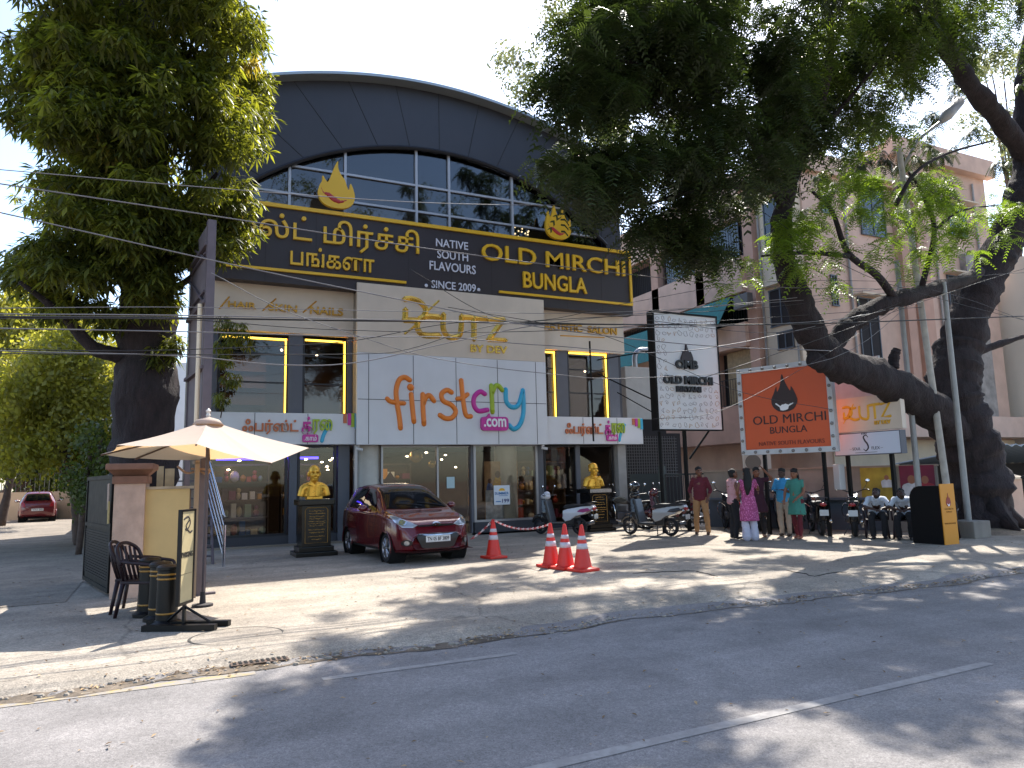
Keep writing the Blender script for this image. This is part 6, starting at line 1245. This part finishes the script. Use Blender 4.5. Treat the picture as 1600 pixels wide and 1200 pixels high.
pedestal((11.4, 18.25), 'black granite pedestal with pale cap front between the scooters', True); bust((11.36, 18.2), 1.222, 'golden bust of a man with combed hair on the right pedestal', True)
# ------------------------------------------------------------ trees
def leaf_template(kind):
    v = []; f = []; tone = []
    if kind == 'frond':
        rg = random.Random(19)
        for r_ in range(3):
            a = r_*2.1+rg.uniform(-.5, .5); d = Vector((math.cos(a), math.sin(a), rg.uniform(-.5, .2))).normalized(); sd = d.cross(Vector((0, 0, 1))).normalized(); t = rg.random()
            for i in range(8):
                p = d*(.03+i*.05)-Vector((0, 0, .0032*i*i)); L = .078*(1-.07*abs(i-3))
                for s_ in (-1, 1):
                    q_ = p+sd*s_*L+d*.022-Vector((0, 0, rg.uniform(.0, .022))); w_ = d*.018; b0 = len(v); v += [p-w_*.5, p+w_, q_+w_, q_-w_*.4]; f.append((b0, b0+1, b0+2, b0+3)); tone.append(t)
        return np.array([tuple(x) for x in v]), f, np.array(tone)
    if kind == 'mango':                       # whorl of long drooping leaves
        rg = random.Random(5)
        for i in range(9):
            a = i*2.4+rg.uniform(-.3, .3); el = rg.uniform(-.9, .25); L = rg.uniform(.15, .24); w_ = L*.125; d = Vector((math.cos(a)*math.cos(el), math.sin(a)*math.cos(el), math.sin(el))); sd = Vector((-math.sin(a), math.cos(a), 0))
            p0 = d*.02; p1 = p0+d*L*.5+Vector((0, 0, -.01)); p2 = p0+d*L+Vector((0, 0, -.06)); n = sd.cross(d)*.008; b0 = len(v); t = rg.random()
            v += [p0, p1-sd*w_+n, p1, p1+sd*w_+n, p2]; f += [(b0, b0+1, b0+2), (b0, b0+2, b0+3), (b0+1, b0+4, b0+2), (b0+2, b0+4, b0+3)]; tone += [t]*4
    elif kind == 'pinnate':                   # feathery compound leaf
        rg = random.Random(9)
        for r_ in range(5):
            a = r_*1.257+rg.uniform(-.3, .3); d = Vector((math.cos(a), math.sin(a), rg.uniform(-.9, .0))).normalized(); sd = d.cross(Vector((0, 0, 1))).normalized(); t = rg.random()
            for i in range(9):
                p = d*(.05+i*.032)-Vector((0, 0, .0012*i*i)); L = .062*(1-.06*abs(i-4))
                for s_ in (-1, 1):
                    q_ = p+sd*s_*L+d*.018-Vector((0, 0, .016)); w_ = d*.0115; b0 = len(v); v += [p-w_, p+w_, q_+w_, q_-w_]; f.append((b0, b0+1, b0+2, b0+3)); tone.append(t)
    else:                                     # small round leaved twig
        rg = random.Random(2)
        for i in range(14):
            d = Vector((rg.gauss(0, 1), rg.gauss(0, 1), rg.gauss(0, .7))).normalized(); p = d*rg.uniform(.03, .22); u = d.orthogonal().normalized(); w_ = d.cross(u); L = rg.uniform(.035, .06); b0 = len(v)
            v += [p, p+u*L*.5+w_*L*.45, p+u*L*1.2, p+u*L*.5-w_*L*.45]; f.append((b0, b0+1, b0+2, b0+3)); tone.append(rg.random())
    return np.array([tuple(x) for x in v]), f, np.array(tone)
def foliage(name, C, S_, kind, m, parent, droop=0, tone_fn=None):
    tv, tf, tt = leaf_template(kind); n = len(C); C = np.asarray(C); S_ = np.asarray(S_)
    a = RNG.uniform(0, 6.283, n); ca, sa = np.cos(a), np.sin(a); tx_ = RNG.normal(0, .28, n); ty_ = RNG.normal(0, .28, n)
    x = tv[None, :, 0]*ca[:, None]-tv[None, :, 1]*sa[:, None]; y = tv[None, :, 0]*sa[:, None]+tv[None, :, 1]*ca[:, None]; z = tv[None, :, 2]+x*tx_[:, None]+y*ty_[:, None]-droop*(x**2+y**2)
    V = np.stack([x, y, z], 2)*S_[:, None, None]+C[:, None, :]; V = V.reshape(-1, 3); k = len(tv); fs = len(tf[0]); F = (np.array(tf)[None]+(np.arange(n)*k)[:, None, None]).reshape(-1)
    me = bpy.data.meshes.new(name); me.vertices.add(len(V)); me.vertices.foreach_set('co', V.ravel()); nl = len(F); me.loops.add(nl); me.loops.foreach_set('vertex_index', F); me.polygons.add(nl//fs); me.polygons.foreach_set('loop_start', np.arange(0, nl, fs))
    try: me.polygons.foreach_set('loop_total', np.full(nl//fs, fs))
    except Exception: pass
    at = me.attributes.new('tone', 'FLOAT', 'FACE'); ct = RNG.uniform(0, 1, n) if tone_fn is None else tone_fn(C)
    T = np.clip(ct[:, None]*.65+tt[None, :]*.35, 0, 1); at.data.foreach_set('value', T.ravel().astype(np.float32)); me.update(calc_edges=True); me.validate(); return link(name, me, m, parent)
def clumps(cs, per):          # cs: (x, y, z, r); leaf clusters crowd towards each clump's shell
    P = []
    for x, y, z, r in cs:
        n = int(per*r*r); d = RNG.normal(0, 1, (n, 3)); d /= np.linalg.norm(d, axis=1)[:, None]; rad = r*RNG.uniform(.25, 1, n)**.6; q_ = d*rad[:, None]; q_[:, 2] *= .75; P.append(q_+np.array([x, y, z]))
    return np.concatenate(P)
M_bark = mat('dark_bark', '2a2123', .95, 0, 9, .65, bump=1.0, bs=22)
from mathutils import noise as mnoise
bt = M_bark.node_tree; tn = [n_ for n_ in bt.nodes if n_.type == 'TEX_NOISE']; mp_ = bt.nodes.new('ShaderNodeMapping'); mp_.inputs['Scale'].default_value = (1, 1, .22); bt.links.new([n_ for n_ in bt.nodes if n_.type == 'TEX_COORD'][0].outputs['Object'], mp_.inputs[0])
for n_ in tn: bt.links.new(mp_.outputs[0], n_.inputs['Vector']); n_.inputs['Roughness'].default_value = .7
[n_ for n_ in bt.nodes if n_.type == 'BUMP'][0].inputs['Distance'].default_value = .06
M_bark2 = mat('brown_bark', '4a3b33', .9, 0, 8, .35, bump=.8, bs=20)
def branch(b, pts, r0, r1, n=10, k=5):
    if r0 > .12: k = 12; n = max(n, 20)
    P = crom(pts, k); L = len(P); rr = [(r0+(r1-r0)*i/(L-1))*(1+(.06*math.sin(i*.8)+.04*math.sin(i*2.3))*(k > 5)) for i in range(L)]; v0 = len(b.v); b.tube(P, rr, n)
    for i in range(v0, v0+L*n if r0 > .1 else v0):
        c = P[(i-v0)//n]; q_ = Vector(b.v[i]); d = q_-c; a = mnoise.noise(q_*2.4)*.13+mnoise.noise(Vector((q_.x*8, q_.y*8, q_.z*2.5)))*.16; b.v[i] = tuple(q_+d*a)
def inpoly(x, y, P):
    c = False; n = len(P)
    for i in range(n):
        (x1, y1), (x2, y2) = P[i], P[i-1]
        if (y1 > y) != (y2 > y) and x < (x2-x1)*(y-y1)/(y2-y1)+x1: c = not c
    return c
def from_view(poly, n, Y0, Y1, r0, r1, seed):     # clump centres spread through a crown's depth
    rg = random.Random(seed); xs = [p[0] for p in poly]; ys = [p[1] for p in poly]; out = []
    while len(out) < n:
        x = rg.uniform(min(xs), max(xs)); y = rg.uniform(min(ys), max(ys))
        if inpoly(x, y, poly): Y = rg.uniform(Y0, Y1); p = PY(x, y, Y); out.append((p.x, p.y, p.z, rg.uniform(r0, r1)))
    return out
# --- left mango tree
t = empty('mango_tree', (-.45, 14.2, 0), 'big leafy mango tree with thick dark trunk rising left of the shop', 'tree'); K = Matrix.Translation(-t.location); Km = K
b = MB(); tr = [PY(225, 905, 14.2), PY(225, 700, 14.2), PY(230, 520, 14.2), PY(228, 380, 14.2), PY(222, 200, 14.2), PY(212, 60, 14.2), PY(205, -160, 14.2)]; tr[0].z = 0
branch(b, tr, .56, .30, 18)
for pts, r0 in (([(215, 560), (150, 545), (95, 490), (30, 440)], .16), ([(228, 400), (290, 330), (340, 270)], .15), ([(225, 300), (140, 240), (70, 200)], .14), ([(222, 180), (300, 110), (360, 60)], .13), ([(215, 100), (130, 60), (60, -30)], .12), ([(230, 470), (290, 440), (330, 400)], .08)): branch(b, [PY(x, y, 14.2-.25*i) for i, (x, y) in enumerate(pts)], r0, .03)
b.v = [tuple(Vector(p)-t.location) for p in b.v]; b.build('trunk', M_bark, t, smooth=True)
cs = from_view([(40, 40), (120, -40), (330, -40), (390, 60), (405, 150), (400, 200), (380, 260), (395, 320), (345, 385), (300, 395), (200, 370), (120, 400), (70, 380), (70, 330), (60, 270), (30, 200), (20, 110)], 95, 12.7, 15.6, .42, .72, 3)
cs += from_view([(90, 60), (330, 40), (370, 200), (340, 340), (310, 400), (220, 410), (130, 400), (80, 330)], 42, 12.3, 13.5, .34, .5, 7)
cs += from_view([(80, 330), (340, 330), (330, 400), (270, 440), (190, 440), (120, 430), (60, 440), (40, 400)], 26, 12.6, 13.8, .26, .42, 8)
cs += from_view([(180, 390), (285, 390), (300, 460), (200, 490)], 14, 12.9, 13.6, .24, .36, 9)+from_view([(310, 290), (385, 270), (380, 375), (320, 400)], 12, 12.6, 14.2, .22, .32, 10)+from_view([(20, 420), (150, 410), (170, 500), (90, 490)], 12, 13.4, 14.6, .24, .36, 11)
cs += from_view([(60, 380), (150, 400), (230, 470), (190, 520), (120, 480), (30, 450), (20, 420)], 15, 13.4, 14.6, .28, .42, 4)
cs += from_view([(235, 450), (275, 460), (275, 560), (245, 575)], 5, 13.3, 14.0, .22, .3, 5)
cs += from_view([(20, -40), (420, -40), (380, -260), (60, -260)], 40, 12.5, 16, .55, .8, 6)
C = clumps(cs, 230)-np.array(t.location)
M_mango = leafmat('mango_leaf', (.010, .018, .007), (.16, .18, .038), .46, (3.0, 2.7, .8))
foliage('crown', C, RNG.uniform(.6, 1.15, len(C)), 'mango', M_mango, t, tone_fn=lambda C: RNG.uniform(0, 1, len(C))**1.5)
hang = [PY(x, y, 12.6+.2*i) for i, (x, y) in enumerate([(165, 215), (180, 225), (215, 225), (280, 205), (295, 195), (365, 150), (330, 75), (395, 95), (62, 120), (240, 120)])]
C = np.concatenate([np.array(h)+RNG.normal(0, .09, (7, 3)) for h in hang])-np.array(t.location); foliage('young_leaves', C, RNG.uniform(.7, 1.0, len(C)), 'mango', leafmat('young_leaf', (.20, .15, .04), (.26, .24, .05), .5, (2, 1.8, .8)), t, droop=3)
# potted creeper by the first floor window
t = empty('hanging_creeper', PY(345, 640, 18.7), 'leafy creeper hanging in front of the first floor window beside the hoarding', 'plant'); C = clumps([(p.x-t.location.x, p.y-t.location.y, p.z-t.location.z, .24) for p in (PY(350, 500, 18.5), PY(362, 525, 18.5), PY(352, 560, 18.5), PY(362, 590, 18.6), PY(345, 620, 18.6), PY(375, 510, 18.6), PY(345, 540, 18.6), PY(384, 530, 18.6))], 300); foliage('leaves', C, RNG.uniform(.5, .8, len(C)), 'mango', M_mango, t, droop=2)
b = MB(); b.tube(crom([(0, 0, -.2), (.1, 0, .6), (.05, 0, 1.3), (.15, 0, 2.0)], 5), .015, 5); b.build('stem', M_bark2, t)
# --- background bush by the driveway
def bushtree(name, base, poly, n, Y0, Y1, r0, r1, per, m, label, seed, kind='twig', sc=(1.6, 2.6), trunk=True, cat='tree'):
    t = empty(name, base, label, cat); cs = from_view(poly, n, Y0, Y1, r0, r1, seed); C = clumps(cs, per); C = C[C[:, 2] > .2]-np.array(base); foliage('crown', C, RNG.uniform(*sc, len(C)), kind, m, t)
    if trunk:
        b = MB(); cen = np.mean([c[:3] for c in cs], 0)-np.array(base); branch(b, [Vector((0, 0, 0)), Vector((cen[0]*.3, cen[1]*.3, cen[2]*.5)), Vector(cen)], trunk if trunk is not True else .18, .08)
        rg = random.Random(seed)
        for c in rg.sample(cs, min(9, len(cs))): branch(b, [Vector(cen)*rg.uniform(.45, .9), (Vector(cen)+Vector(c[:3])-Vector(base))*.5+Vector((0, 0, .2)), Vector(c[:3])-Vector(base)], .07, .015, 6)
        b.build('trunk', M_bark2, t, smooth=True)
    return t
M_bush = leafmat('bush_leaf', (.12, .13, .03), (.30, .30, .07), .55, (2.2, 2.0, .8)); M_bushd = leafmat('shade_leaf', (.03, .045, .014), (.07, .095, .022), .35)  # second leaf is a darker copy, shade put into its colour
bushtree('bush_tree', (PY(130, 790, 24).x, 24, 0), [(30, 560), (90, 520), (150, 560), (162, 640), (160, 720), (130, 750), (90, 700), (40, 715), (0, 705), (0, 600)], 60, 22, 27, .5, .95, 70, M_bush, 'bright green bushy tree overhanging the driveway', 21)
bushtree('tall_background_tree', (-6.5, 40, 0), [(0, 500), (30, 480), (80, 495), (130, 520), (165, 560), (160, 640), (60, 650), (0, 640)], 45, 36, 42, .9, 1.6, 40, M_bush, 'sunlit yellow green tree far behind the driveway bush', 22, sc=(2.6, 4))
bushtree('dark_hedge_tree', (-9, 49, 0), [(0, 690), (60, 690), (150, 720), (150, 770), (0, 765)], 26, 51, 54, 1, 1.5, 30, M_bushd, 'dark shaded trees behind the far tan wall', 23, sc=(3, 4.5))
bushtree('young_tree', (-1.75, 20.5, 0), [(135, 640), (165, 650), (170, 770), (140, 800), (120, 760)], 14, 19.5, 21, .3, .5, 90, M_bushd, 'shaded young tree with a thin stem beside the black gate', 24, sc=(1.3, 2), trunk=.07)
# --- big rain tree on the right
t = empty('rain_tree', (18.35, 11.5, 0), 'huge dark spreading rain tree with forked black limbs over the forecourt', 'tree'); b = MB()
Yt = 11.5
def wood(pts, r0, r1, n=12): branch(b, [PY(x, y, Y) - t.location for x, y, Y in pts], r0, r1, n)
wood([(1532, 838, 11.5), (1525, 740, 11.5), (1500, 660, 11.5), (1488, 610, 11.5), (1498, 540, 11.5)], .78, .56, 20)
for a in range(7):   # root flare
    an_ = a*.9; b.tube([Vector((.3*math.cos(an_), .3*math.sin(an_), 1.0)), Vector((.62*math.cos(an_), .62*math.sin(an_), .35)), Vector((1.15*math.cos(an_), 1.15*math.sin(an_), -.03))], [.3, .24, .06], 8)
wood([(1492, 600, 11.5), (1512, 500, 11.4), (1552, 415, 11.2), (1588, 340, 11.0), (1610, 260, 10.9), (1608, 215, 10.8)], .50, .40, 16)
wood([(1608, 240, 10.9), (1604, 170, 10.8), (1608, 90, 10.6), (1640, -40, 10.3)], .34, .22); wood([(1608, 250, 10.9), (1560, 185, 10.6), (1510, 125, 10.3), (1470, 50, 10.0), (1440, -60, 9.6)], .27, .17)
wood([(1500, 680, 11.5), (1440, 630, 11.3), (1370, 590, 11.1), (1305, 565, 10.9), (1268, 520, 10.8), (1240, 450, 10.7), (1222, 390, 10.6), (1225, 320, 10.4), (1250, 240, 10.2), (1290, 130, 9.8), (1300, 20, 9.4)], .46, .06, 14)
wood([(1300, 570, 10.9), (1282, 566, 10.8), (1270, 560, 10.75)], .22, .17); wood([(1290, 555, 10.9), (1325, 510, 10.8), (1370, 480, 10.7), (1430, 460, 10.6), (1500, 440, 10.8), (1530, 425, 11.0)], .22, .15)
wood([(1400, 470, 10.6), (1370, 430, 10.4), (1325, 395, 10.2), (1300, 330, 10.1), (1270, 300, 10.0)], .10, .03, 8); wood([(1325, 400, 10.2), (1260, 395, 10.0), (1190, 400, 9.8)], .06, .02, 8); wood([(1500, 560, 11.5), (1540, 545, 11.3), (1600, 525, 11.0)], .14, .06, 8); wood([(1395, 575, 11.1), (1398, 555, 11.05), (1402, 545, 11.0)], .14, .09, 8)
wood([(1225, 330, 10.4), (1180, 230, 9.9), (1120, 160, 9.5), (1050, 120, 9.2), (960, 90, 9.0)], .085, .03); wood([(1250, 240, 10.2), (1330, 150, 9.8), (1400, 60, 9.4)], .06, .02, 8); wood([(1230, 300, 10.3), (1150, 290, 9.8), (1080, 300, 9.5), (1010, 320, 9.3)], .10, .02, 8); wood([(1120, 160, 9.5), (1090, 60, 9.2), (1030, -20, 9.0)], .09, .03, 8)
wood([(1400, 320, 9.8), (1430, 270, 9.6), (1480, 240, 9.5), (1550, 220, 9.4)], .05, .02, 6); wood([(1440, 450, 10.6), (1460, 360, 10.3), (1440, 300, 10.1), (1420, 270, 10.0)], .07, .025, 8); wood([(1460, 360, 10.3), (1500, 330, 10.1), (1560, 320, 10.0)], .04, .015, 6)
for x0, y0, z0, x1, y1, z1, r_ in ((13.5, 8.9, 11.5, 9, 6.5, 13.2, .1), (17, 9, 12.5, 14, 4, 14, .12)): branch(b, [Vector((x0, y0, z0))-t.location, (Vector((x0, y0, z0))*.5+Vector((x1, y1, z1))*.5+Vector((.3, .3, .5)))-t.location, Vector((x1, y1, z1))-t.location], r_, .04, 8)
b.build('trunk', M_bark, t, smooth=True)
M_rain = leafmat('rain_leaf', (.010, .016, .008), (.045, .062, .020), .28, (2.2, 2.3, .9)); M_lite = leafmat('sunlit_leaf', (.06, .10, .02), (.14, .20, .035), .5, (2.2, 2.2, .7))
cs = from_view([(885, 20), (960, -30), (1250, -30), (1260, 60), (1240, 150), (1250, 230), (1225, 300), (1150, 330), (1060, 320), (1000, 300), (920, 310), (870, 290), (900, 250), (985, 240), (960, 200), (880, 175), (900, 130), (850, 150), (880, 90)], 105, 8.2, 10.8, .28, .52, 31)
cs += from_view([(885, 20), (960, -30), (1250, -30), (1260, 60), (1240, 150), (1250, 230), (1225, 300), (1150, 330), (1060, 320), (1000, 300), (990, 240), (960, 200), (900, 130)], 24, 12, 17, .3, .55, 61)
cs += from_view([(1200, 100), (1300, 90), (1390, 180), (1350, 240), (1280, 230), (1230, 280)], 16, 9, 10.6, .25, .4, 62)
cs += from_view([(850, 245), (930, 240), (1010, 260), (1010, 300), (940, 320), (880, 310)], 16, 9, 10.2, .22, .34, 32)
cs += from_view([(1000, 330), (1110, 330), (1150, 380), (1130, 400), (1060, 400), (1020, 440), (985, 430), (970, 380)], 24, 9, 10.2, .2, .36, 33)
cs += from_view([(860, 130), (930, 110), (960, 160), (900, 195)], 8, 9, 10, .2, .3, 41)
C = clumps(cs, 160)-np.array(t.location); foliage('dark_crown', C, RNG.uniform(.65, 1.05, len(C)), 'frond', M_rain, t, droop=.5)
cs = from_view([(1250, -40), (1600, -40), (1560, 60), (1500, 90), (1440, 120), (1380, 130), (1300, 160), (1260, 120)], 62, 8.5, 11, .28, .5, 34)
cs += from_view([(1400, -40), (1640, -40), (1640, 80), (1580, 150), (1540, 110), (1420, 110)], 16, 8.5, 10.5, .25, .4, 63)
cs += from_view([(1280, 160), (1400, 130), (1420, 190), (1330, 240), (1270, 230)], 10, 9.3, 10.5, .22, .34, 35)
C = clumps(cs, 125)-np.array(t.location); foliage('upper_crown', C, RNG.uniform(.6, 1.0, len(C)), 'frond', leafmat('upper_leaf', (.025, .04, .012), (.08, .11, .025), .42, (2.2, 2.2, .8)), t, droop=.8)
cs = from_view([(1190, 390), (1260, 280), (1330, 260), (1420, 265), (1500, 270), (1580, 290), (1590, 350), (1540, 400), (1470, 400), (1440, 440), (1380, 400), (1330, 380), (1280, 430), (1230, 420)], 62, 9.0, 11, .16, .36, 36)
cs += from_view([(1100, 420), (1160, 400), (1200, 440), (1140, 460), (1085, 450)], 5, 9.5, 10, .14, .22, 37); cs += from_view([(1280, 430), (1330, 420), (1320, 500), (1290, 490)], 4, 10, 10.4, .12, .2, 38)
C = clumps(cs, 130)-np.array(t.location); foliage('lit_sprays', C, RNG.uniform(.55, .95, len(C)), 'frond', M_lite, t, droop=.4)  # sunlight on these sprays is put into their brighter leaf colour
rg = random.Random(40); cs = []
for _ in range(190):
    x = rg.uniform(6.5, 25); y = rg.uniform(2.5, 21); z = rg.uniform(10.2, 14)
    d = ((x-15.5)/9)**2+((y-10.5)/9.5)**2
    if d < 1.1 and x-.58*z > .6+.28*max(0, 8-y): cs.append((x, y, z, rg.uniform(.35, .8) if y < 9 else rg.uniform(.22, .5)))
for _ in range(44): cs.append((rg.uniform(14, 23), rg.uniform(12.5, 19.3), rg.uniform(9.5, 12.8), rg.uniform(.25, .55)))
C = clumps(cs, 62)
def vis(p): d = p-np.array([0, 0, CAMZ]); zc = d@np.array(CF); return 800+FPX*(d@np.array(CR))/zc, 600-FPX*(d@np.array(CU))/zc
px, py = vis(C); C = C[(py < 10) | (px > 1250) | ((C[:, 1] > 12) & (px > 890) & (py < 260))]-np.array(t.location); foliage('high_crown', C, RNG.uniform(.8, 1.2, len(C)), 'pinnate', M_rain, t, droop=.8)
# earth and stones round the roots
b = MB(); v = [(18.5, 11.7, .16)]; f = []
for k in range(40):
    a = k*math.pi/20; r_ = 1.75+.35*math.sin(a*3+1)+.2*math.sin(a*7); v.append((18.5+r_*.5*math.cos(a), 11.7+r_*.5*math.sin(a), .10+.03*math.sin(a*5))); v.append((18.5+r_*math.cos(a), 11.7+r_*math.sin(a), .004))
for k in range(40): n_ = (k+1) % 40; f += [(0, 1+2*k, 1+2*n_), (1+2*k, 2+2*k, 2+2*n_, 1+2*n_)]
b.add(v, f); o = b.build('tree_bed', M_dirt, smooth=True); o['kind'] = 'structure'
# trees behind the shop roof and behind the apartment
M_far = leafmat('far_leaf', (.10, .11, .06), (.2, .21, .12), .5, (1.6, 1.6, 1.1))
bushtree('roadside_tree', (17.5, 36, 0), [(800, 60), (850, -20), (900, -20), (960, 60), (960, 250), (900, 230), (860, 170), (800, 160), (790, 120)], 26, 30, 35, .7, 1.3, 14, M_far, 'pale sunlit tree crown rising behind the shop roof', 51, 'twig', (2.5, 4), .3)
bushtree('roadside_tree', (48, 26, 0), [(1480, 120), (1560, 60), (1620, 100), (1640, 260), (1580, 290), (1530, 240)], 22, 24, 28, .9, 1.5, 14, M_far, 'pale feathery tree crown behind the far end of the pink building', 52, 'twig', (2.5, 4), .3)
# trees across the road, seen mirrored in the shop's glass
for i, (x, y, h, r_, lab) in enumerate(((2, -13, 25, 6.5, 'broad tree across the road mirrored in the middle of the arched glass'), (12, -15, 27, 7.0, 'tall tree across the road mirrored at the right of the arched glass'), (-9, -14, 25, 6.5, 'round tree across the road mirrored at the left of the arched glass'), (23, -14, 26, 7.0, 'spreading tree across the road mirrored in the side windows'))):
    t = empty('street_tree', (x, y, -.13), lab, 'tree'); b = MB(); branch(b, [Vector((0, 0, 0)), Vector((.2, .1, h*.3)), Vector((0, .2, h*.6))], .35, .2); rg = random.Random(i+60); cs = []
    for k in range(44):
        a = rg.uniform(0, 6.28); rr = r_*rg.uniform(.2, 1); c = (rr*math.cos(a), rr*math.sin(a), h*rg.uniform(.45, 1.0)-rr*.25, rg.uniform(.8, 1.5)); cs.append(c)
        if k % 2 == 0: branch(b, [Vector((0, .1, h*.42)), Vector((c[0]*.5, c[1]*.5, h*.62)), Vector(c[:3])], .12, .02, 6)
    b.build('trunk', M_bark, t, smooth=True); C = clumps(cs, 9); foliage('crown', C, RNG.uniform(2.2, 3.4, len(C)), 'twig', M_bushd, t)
# ------------------------------------------------------------ overhead cables
M_wire = mat('cable_grey', '6e6a6c', .5); M_wired = mat('cable_black', '1b191c', .6)
def wire(pts, r, m, label, Y=9.6, Y2=None):
    P = [PY(x, y, Y+((Y2 or Y)-Y)*i/(len(pts)-1)) for i, (x, y) in enumerate(pts)]; P = crom(P, 6); o = P[0]; b = MB(); b.tube([p-o for p in P], r, 5); w_ = b.build('overhead_cable', m, label=label, cat='cable', group='overhead cables', smooth=True); w_.location = o
cab = [([(-60, 261), (0, 265), (400, 299), (700, 318), (960, 318), (1240, 300), (1440, 300)], .006, 0, 'topmost thin cable crossing just over the Tamil lettering'),
 ([(-60, 277), (0, 287), (300, 332), (680, 390), (970, 427), (1200, 448), (1440, 452)], .0085, 0, 'pale cable slanting down across the Tamil and English lettering'),
 ([(-60, 322), (0, 332), (352, 411), (630, 469), (850, 512), (1100, 540), (1300, 548)], .0085, 0, 'pale cable slanting from the left tree past the gold salon lettering'),
 ([(330, 426), (440, 483), (560, 525), (680, 560), (850, 583), (1010, 590), (1300, 560), (1440, 460)], .006, 0, 'slack cable dipping in front of the white centre fascia'),
 ([(-60, 482), (300, 480), (690, 487), (1000, 486), (1440, 455)], .005, 0, 'thin level cable under the left salon lettering'),
 ([(-60, 494), (0, 495), (300, 497), (560, 501), (700, 502), (860, 506), (1200, 507), (1440, 500), (1700, 490)], .014, 1, 'thick black cable bundle running level across the salon sign'),
 ([(-60, 490), (300, 493), (560, 499), (760, 504), (1000, 512), (1300, 500), (1440, 470)], .008, 0, 'grey cable twisted beside the thick black bundle'),
 ([(-60, 498), (280, 499), (500, 514), (760, 519), (1000, 509), (1440, 480)], .006, 1, 'dark thin cable just under the thick bundle'),
 ([(-60, 512), (280, 518), (560, 526), (700, 527), (860, 540), (1100, 545), (1440, 470)], .008, 0, 'grey cable across the tops of the first floor windows'),
 ([(-60, 544), (200, 548), (440, 540), (560, 531), (690, 507), (780, 503), (1000, 508)], .006, 1, 'dark cable rising to join the bundle over the salon sign'),
 ([(-60, 552), (280, 554), (560, 553), (640, 545), (740, 515), (860, 500), (1200, 480), (1440, 450)], .006, 1, 'dark cable rising across the beige centre panel'),
 ([(-60, 540), (0, 548), (280, 556), (440, 570), (560, 566), (700, 536), (860, 505), (1100, 480), (1440, 445)], .0075, 0, 'low slack cable across the first floor windows'),
 ([(640, 420), (760, 490), (850, 500), (1000, 470), (1200, 440), (1440, 440)], .005, 1, 'thin dark cable sagging from the banner'),
 ([(700, 480), (860, 507), (960, 530), (1150, 610), (1300, 640)], .005, 1, 'thin dark cable falling towards the orange sign'),
 ([(1010, 500), (1200, 520), (1330, 500), (1440, 460)], .005, 1, 'thin dark cable from the white sign to the pole'),
 ([(1020, 655), (1130, 640), (1280, 560), (1445, 455)], .005, 1, 'thin dark cable from the foot of the white sign up to the pole'),
 ([(1100, 590), (1280, 530), (1445, 470), (1600, 420), (1700, 400)], .006, 1, 'dark cable rising to the right past the poles'),
 ([(1190, 330), (1330, 420), (1445, 460), (1600, 500), (1700, 520)], .006, 1, 'dark cable falling to the right in front of the big tree'),
 ([(1445, 450), (1520, 470), (1600, 500), (1700, 530)], .005, 1, 'short thin cable right of the lamp pole'),
 ([(1445, 440), (1540, 430), (1700, 420)], .005, 1, 'short level cable at the top of the tree fork')]
for pts, r_, d_, lab in cab: wire(pts, r_, (M_wire, M_wired)[d_], lab, 9.6, 10.6 if pts[-1][0] >= 1440 else 9.6)
# ------------------------------------------------------------ dry leaves
def litter(name, pts, m, label_kind='stuff'):
    v = []; f = []; rg = random.Random(77)
    for x, y, z, s_ in pts:
        a = rg.uniform(0, 6.28); b0 = len(v); u = Vector((math.cos(a), math.sin(a), rg.uniform(-.25, .25)))*s_; w_ = Vector((-math.sin(a), math.cos(a), rg.uniform(-.3, .3)))*s_*.38; c = Vector((x, y, z+.006+s_*.15)); v += [c-u, c-w_+Vector((0, 0, s_*.2)), c+u, c+w_+Vector((0, 0, s_*.2))]; f.append((b0, b0+1, b0+2, b0+3))
    me = bpy.data.meshes.new(name); me.from_pydata(v, [], f); o = link(name, me, m); o['kind'] = 'stuff'; return o
rg = random.Random(5); pts = []
for _ in range(1500):                                   # gutter line
    x = rg.uniform(-3, 14); 
    if math.sin(x*2.1)+math.sin(x*.7+1) < -.3 and rg.random() < .8: continue
    y = edge(x)+.12-abs(rg.gauss(0, .10))+(rg.random() < .25)*rg.uniform(-.4, .5); pts.append((x, y, max(-.05, lot_h(x, y)), rg.uniform(.012, .032)))
for _ in range(1100): x = rg.uniform(-6, 18); y = rg.uniform(7.5, 16); pts.append((x, y, lot_h(x, y) if y < 10 else .012, rg.uniform(.012, .03)))
for _ in range(260): x = rg.uniform(-3, 14); y = rg.uniform(3, 7); pts.append((x, y, -.05, rg.uniform(.012, .03)))
h = len(pts)//2; random.Random(1).shuffle(pts); litter('dry_leaves', pts[:h], mat('dry_leaf', 'a08560', .8)); litter('dark_leaves', pts[h:], mat('dead_leaf', '6a5238', .8))
b = MB(); rg = random.Random(15)
for _ in range(420):
    x = rg.uniform(-3, 16); y = edge(x)+rg.gauss(-.02, .07); s_ = rg.uniform(.006, .02) if rg.random() < .9 else rg.uniform(.02, .03); b.ell((x, y, max(-.05, lot_h(x, y))+s_*.3), (s_*rg.uniform(.8, 1.5), s_*rg.uniform(.7, 1.2), s_*.7), 6, 4)
b.build('loose_stones', mat('stone_chip', '8a8074', .9, 0, 12, .3), kind='stuff')
# crack and broken slab along the forecourt edge
b = MB(); rg = random.Random(3)
for p, q_ in (((990, 897), (1085, 893)), ((1085, 893), (1120, 902)), ((1230, 893), (1270, 902)), ((1270, 902), (1320, 895))):
    A_, B_ = PG(*p), PG(*q_); P = [A_.lerp(B_, i/6)+Vector((rg.uniform(-.03, .03), rg.uniform(-.05, .05), 0)) for i in range(7)]
    for p_ in P: p_.z = lot_h(p_.x, p_.y)+.002
    b.tube(P, [.003]+[.009]*5+[.003], 5)
b.build('pavement_crack', mat('crack_dark', '2a2622', 1), kind='structure')
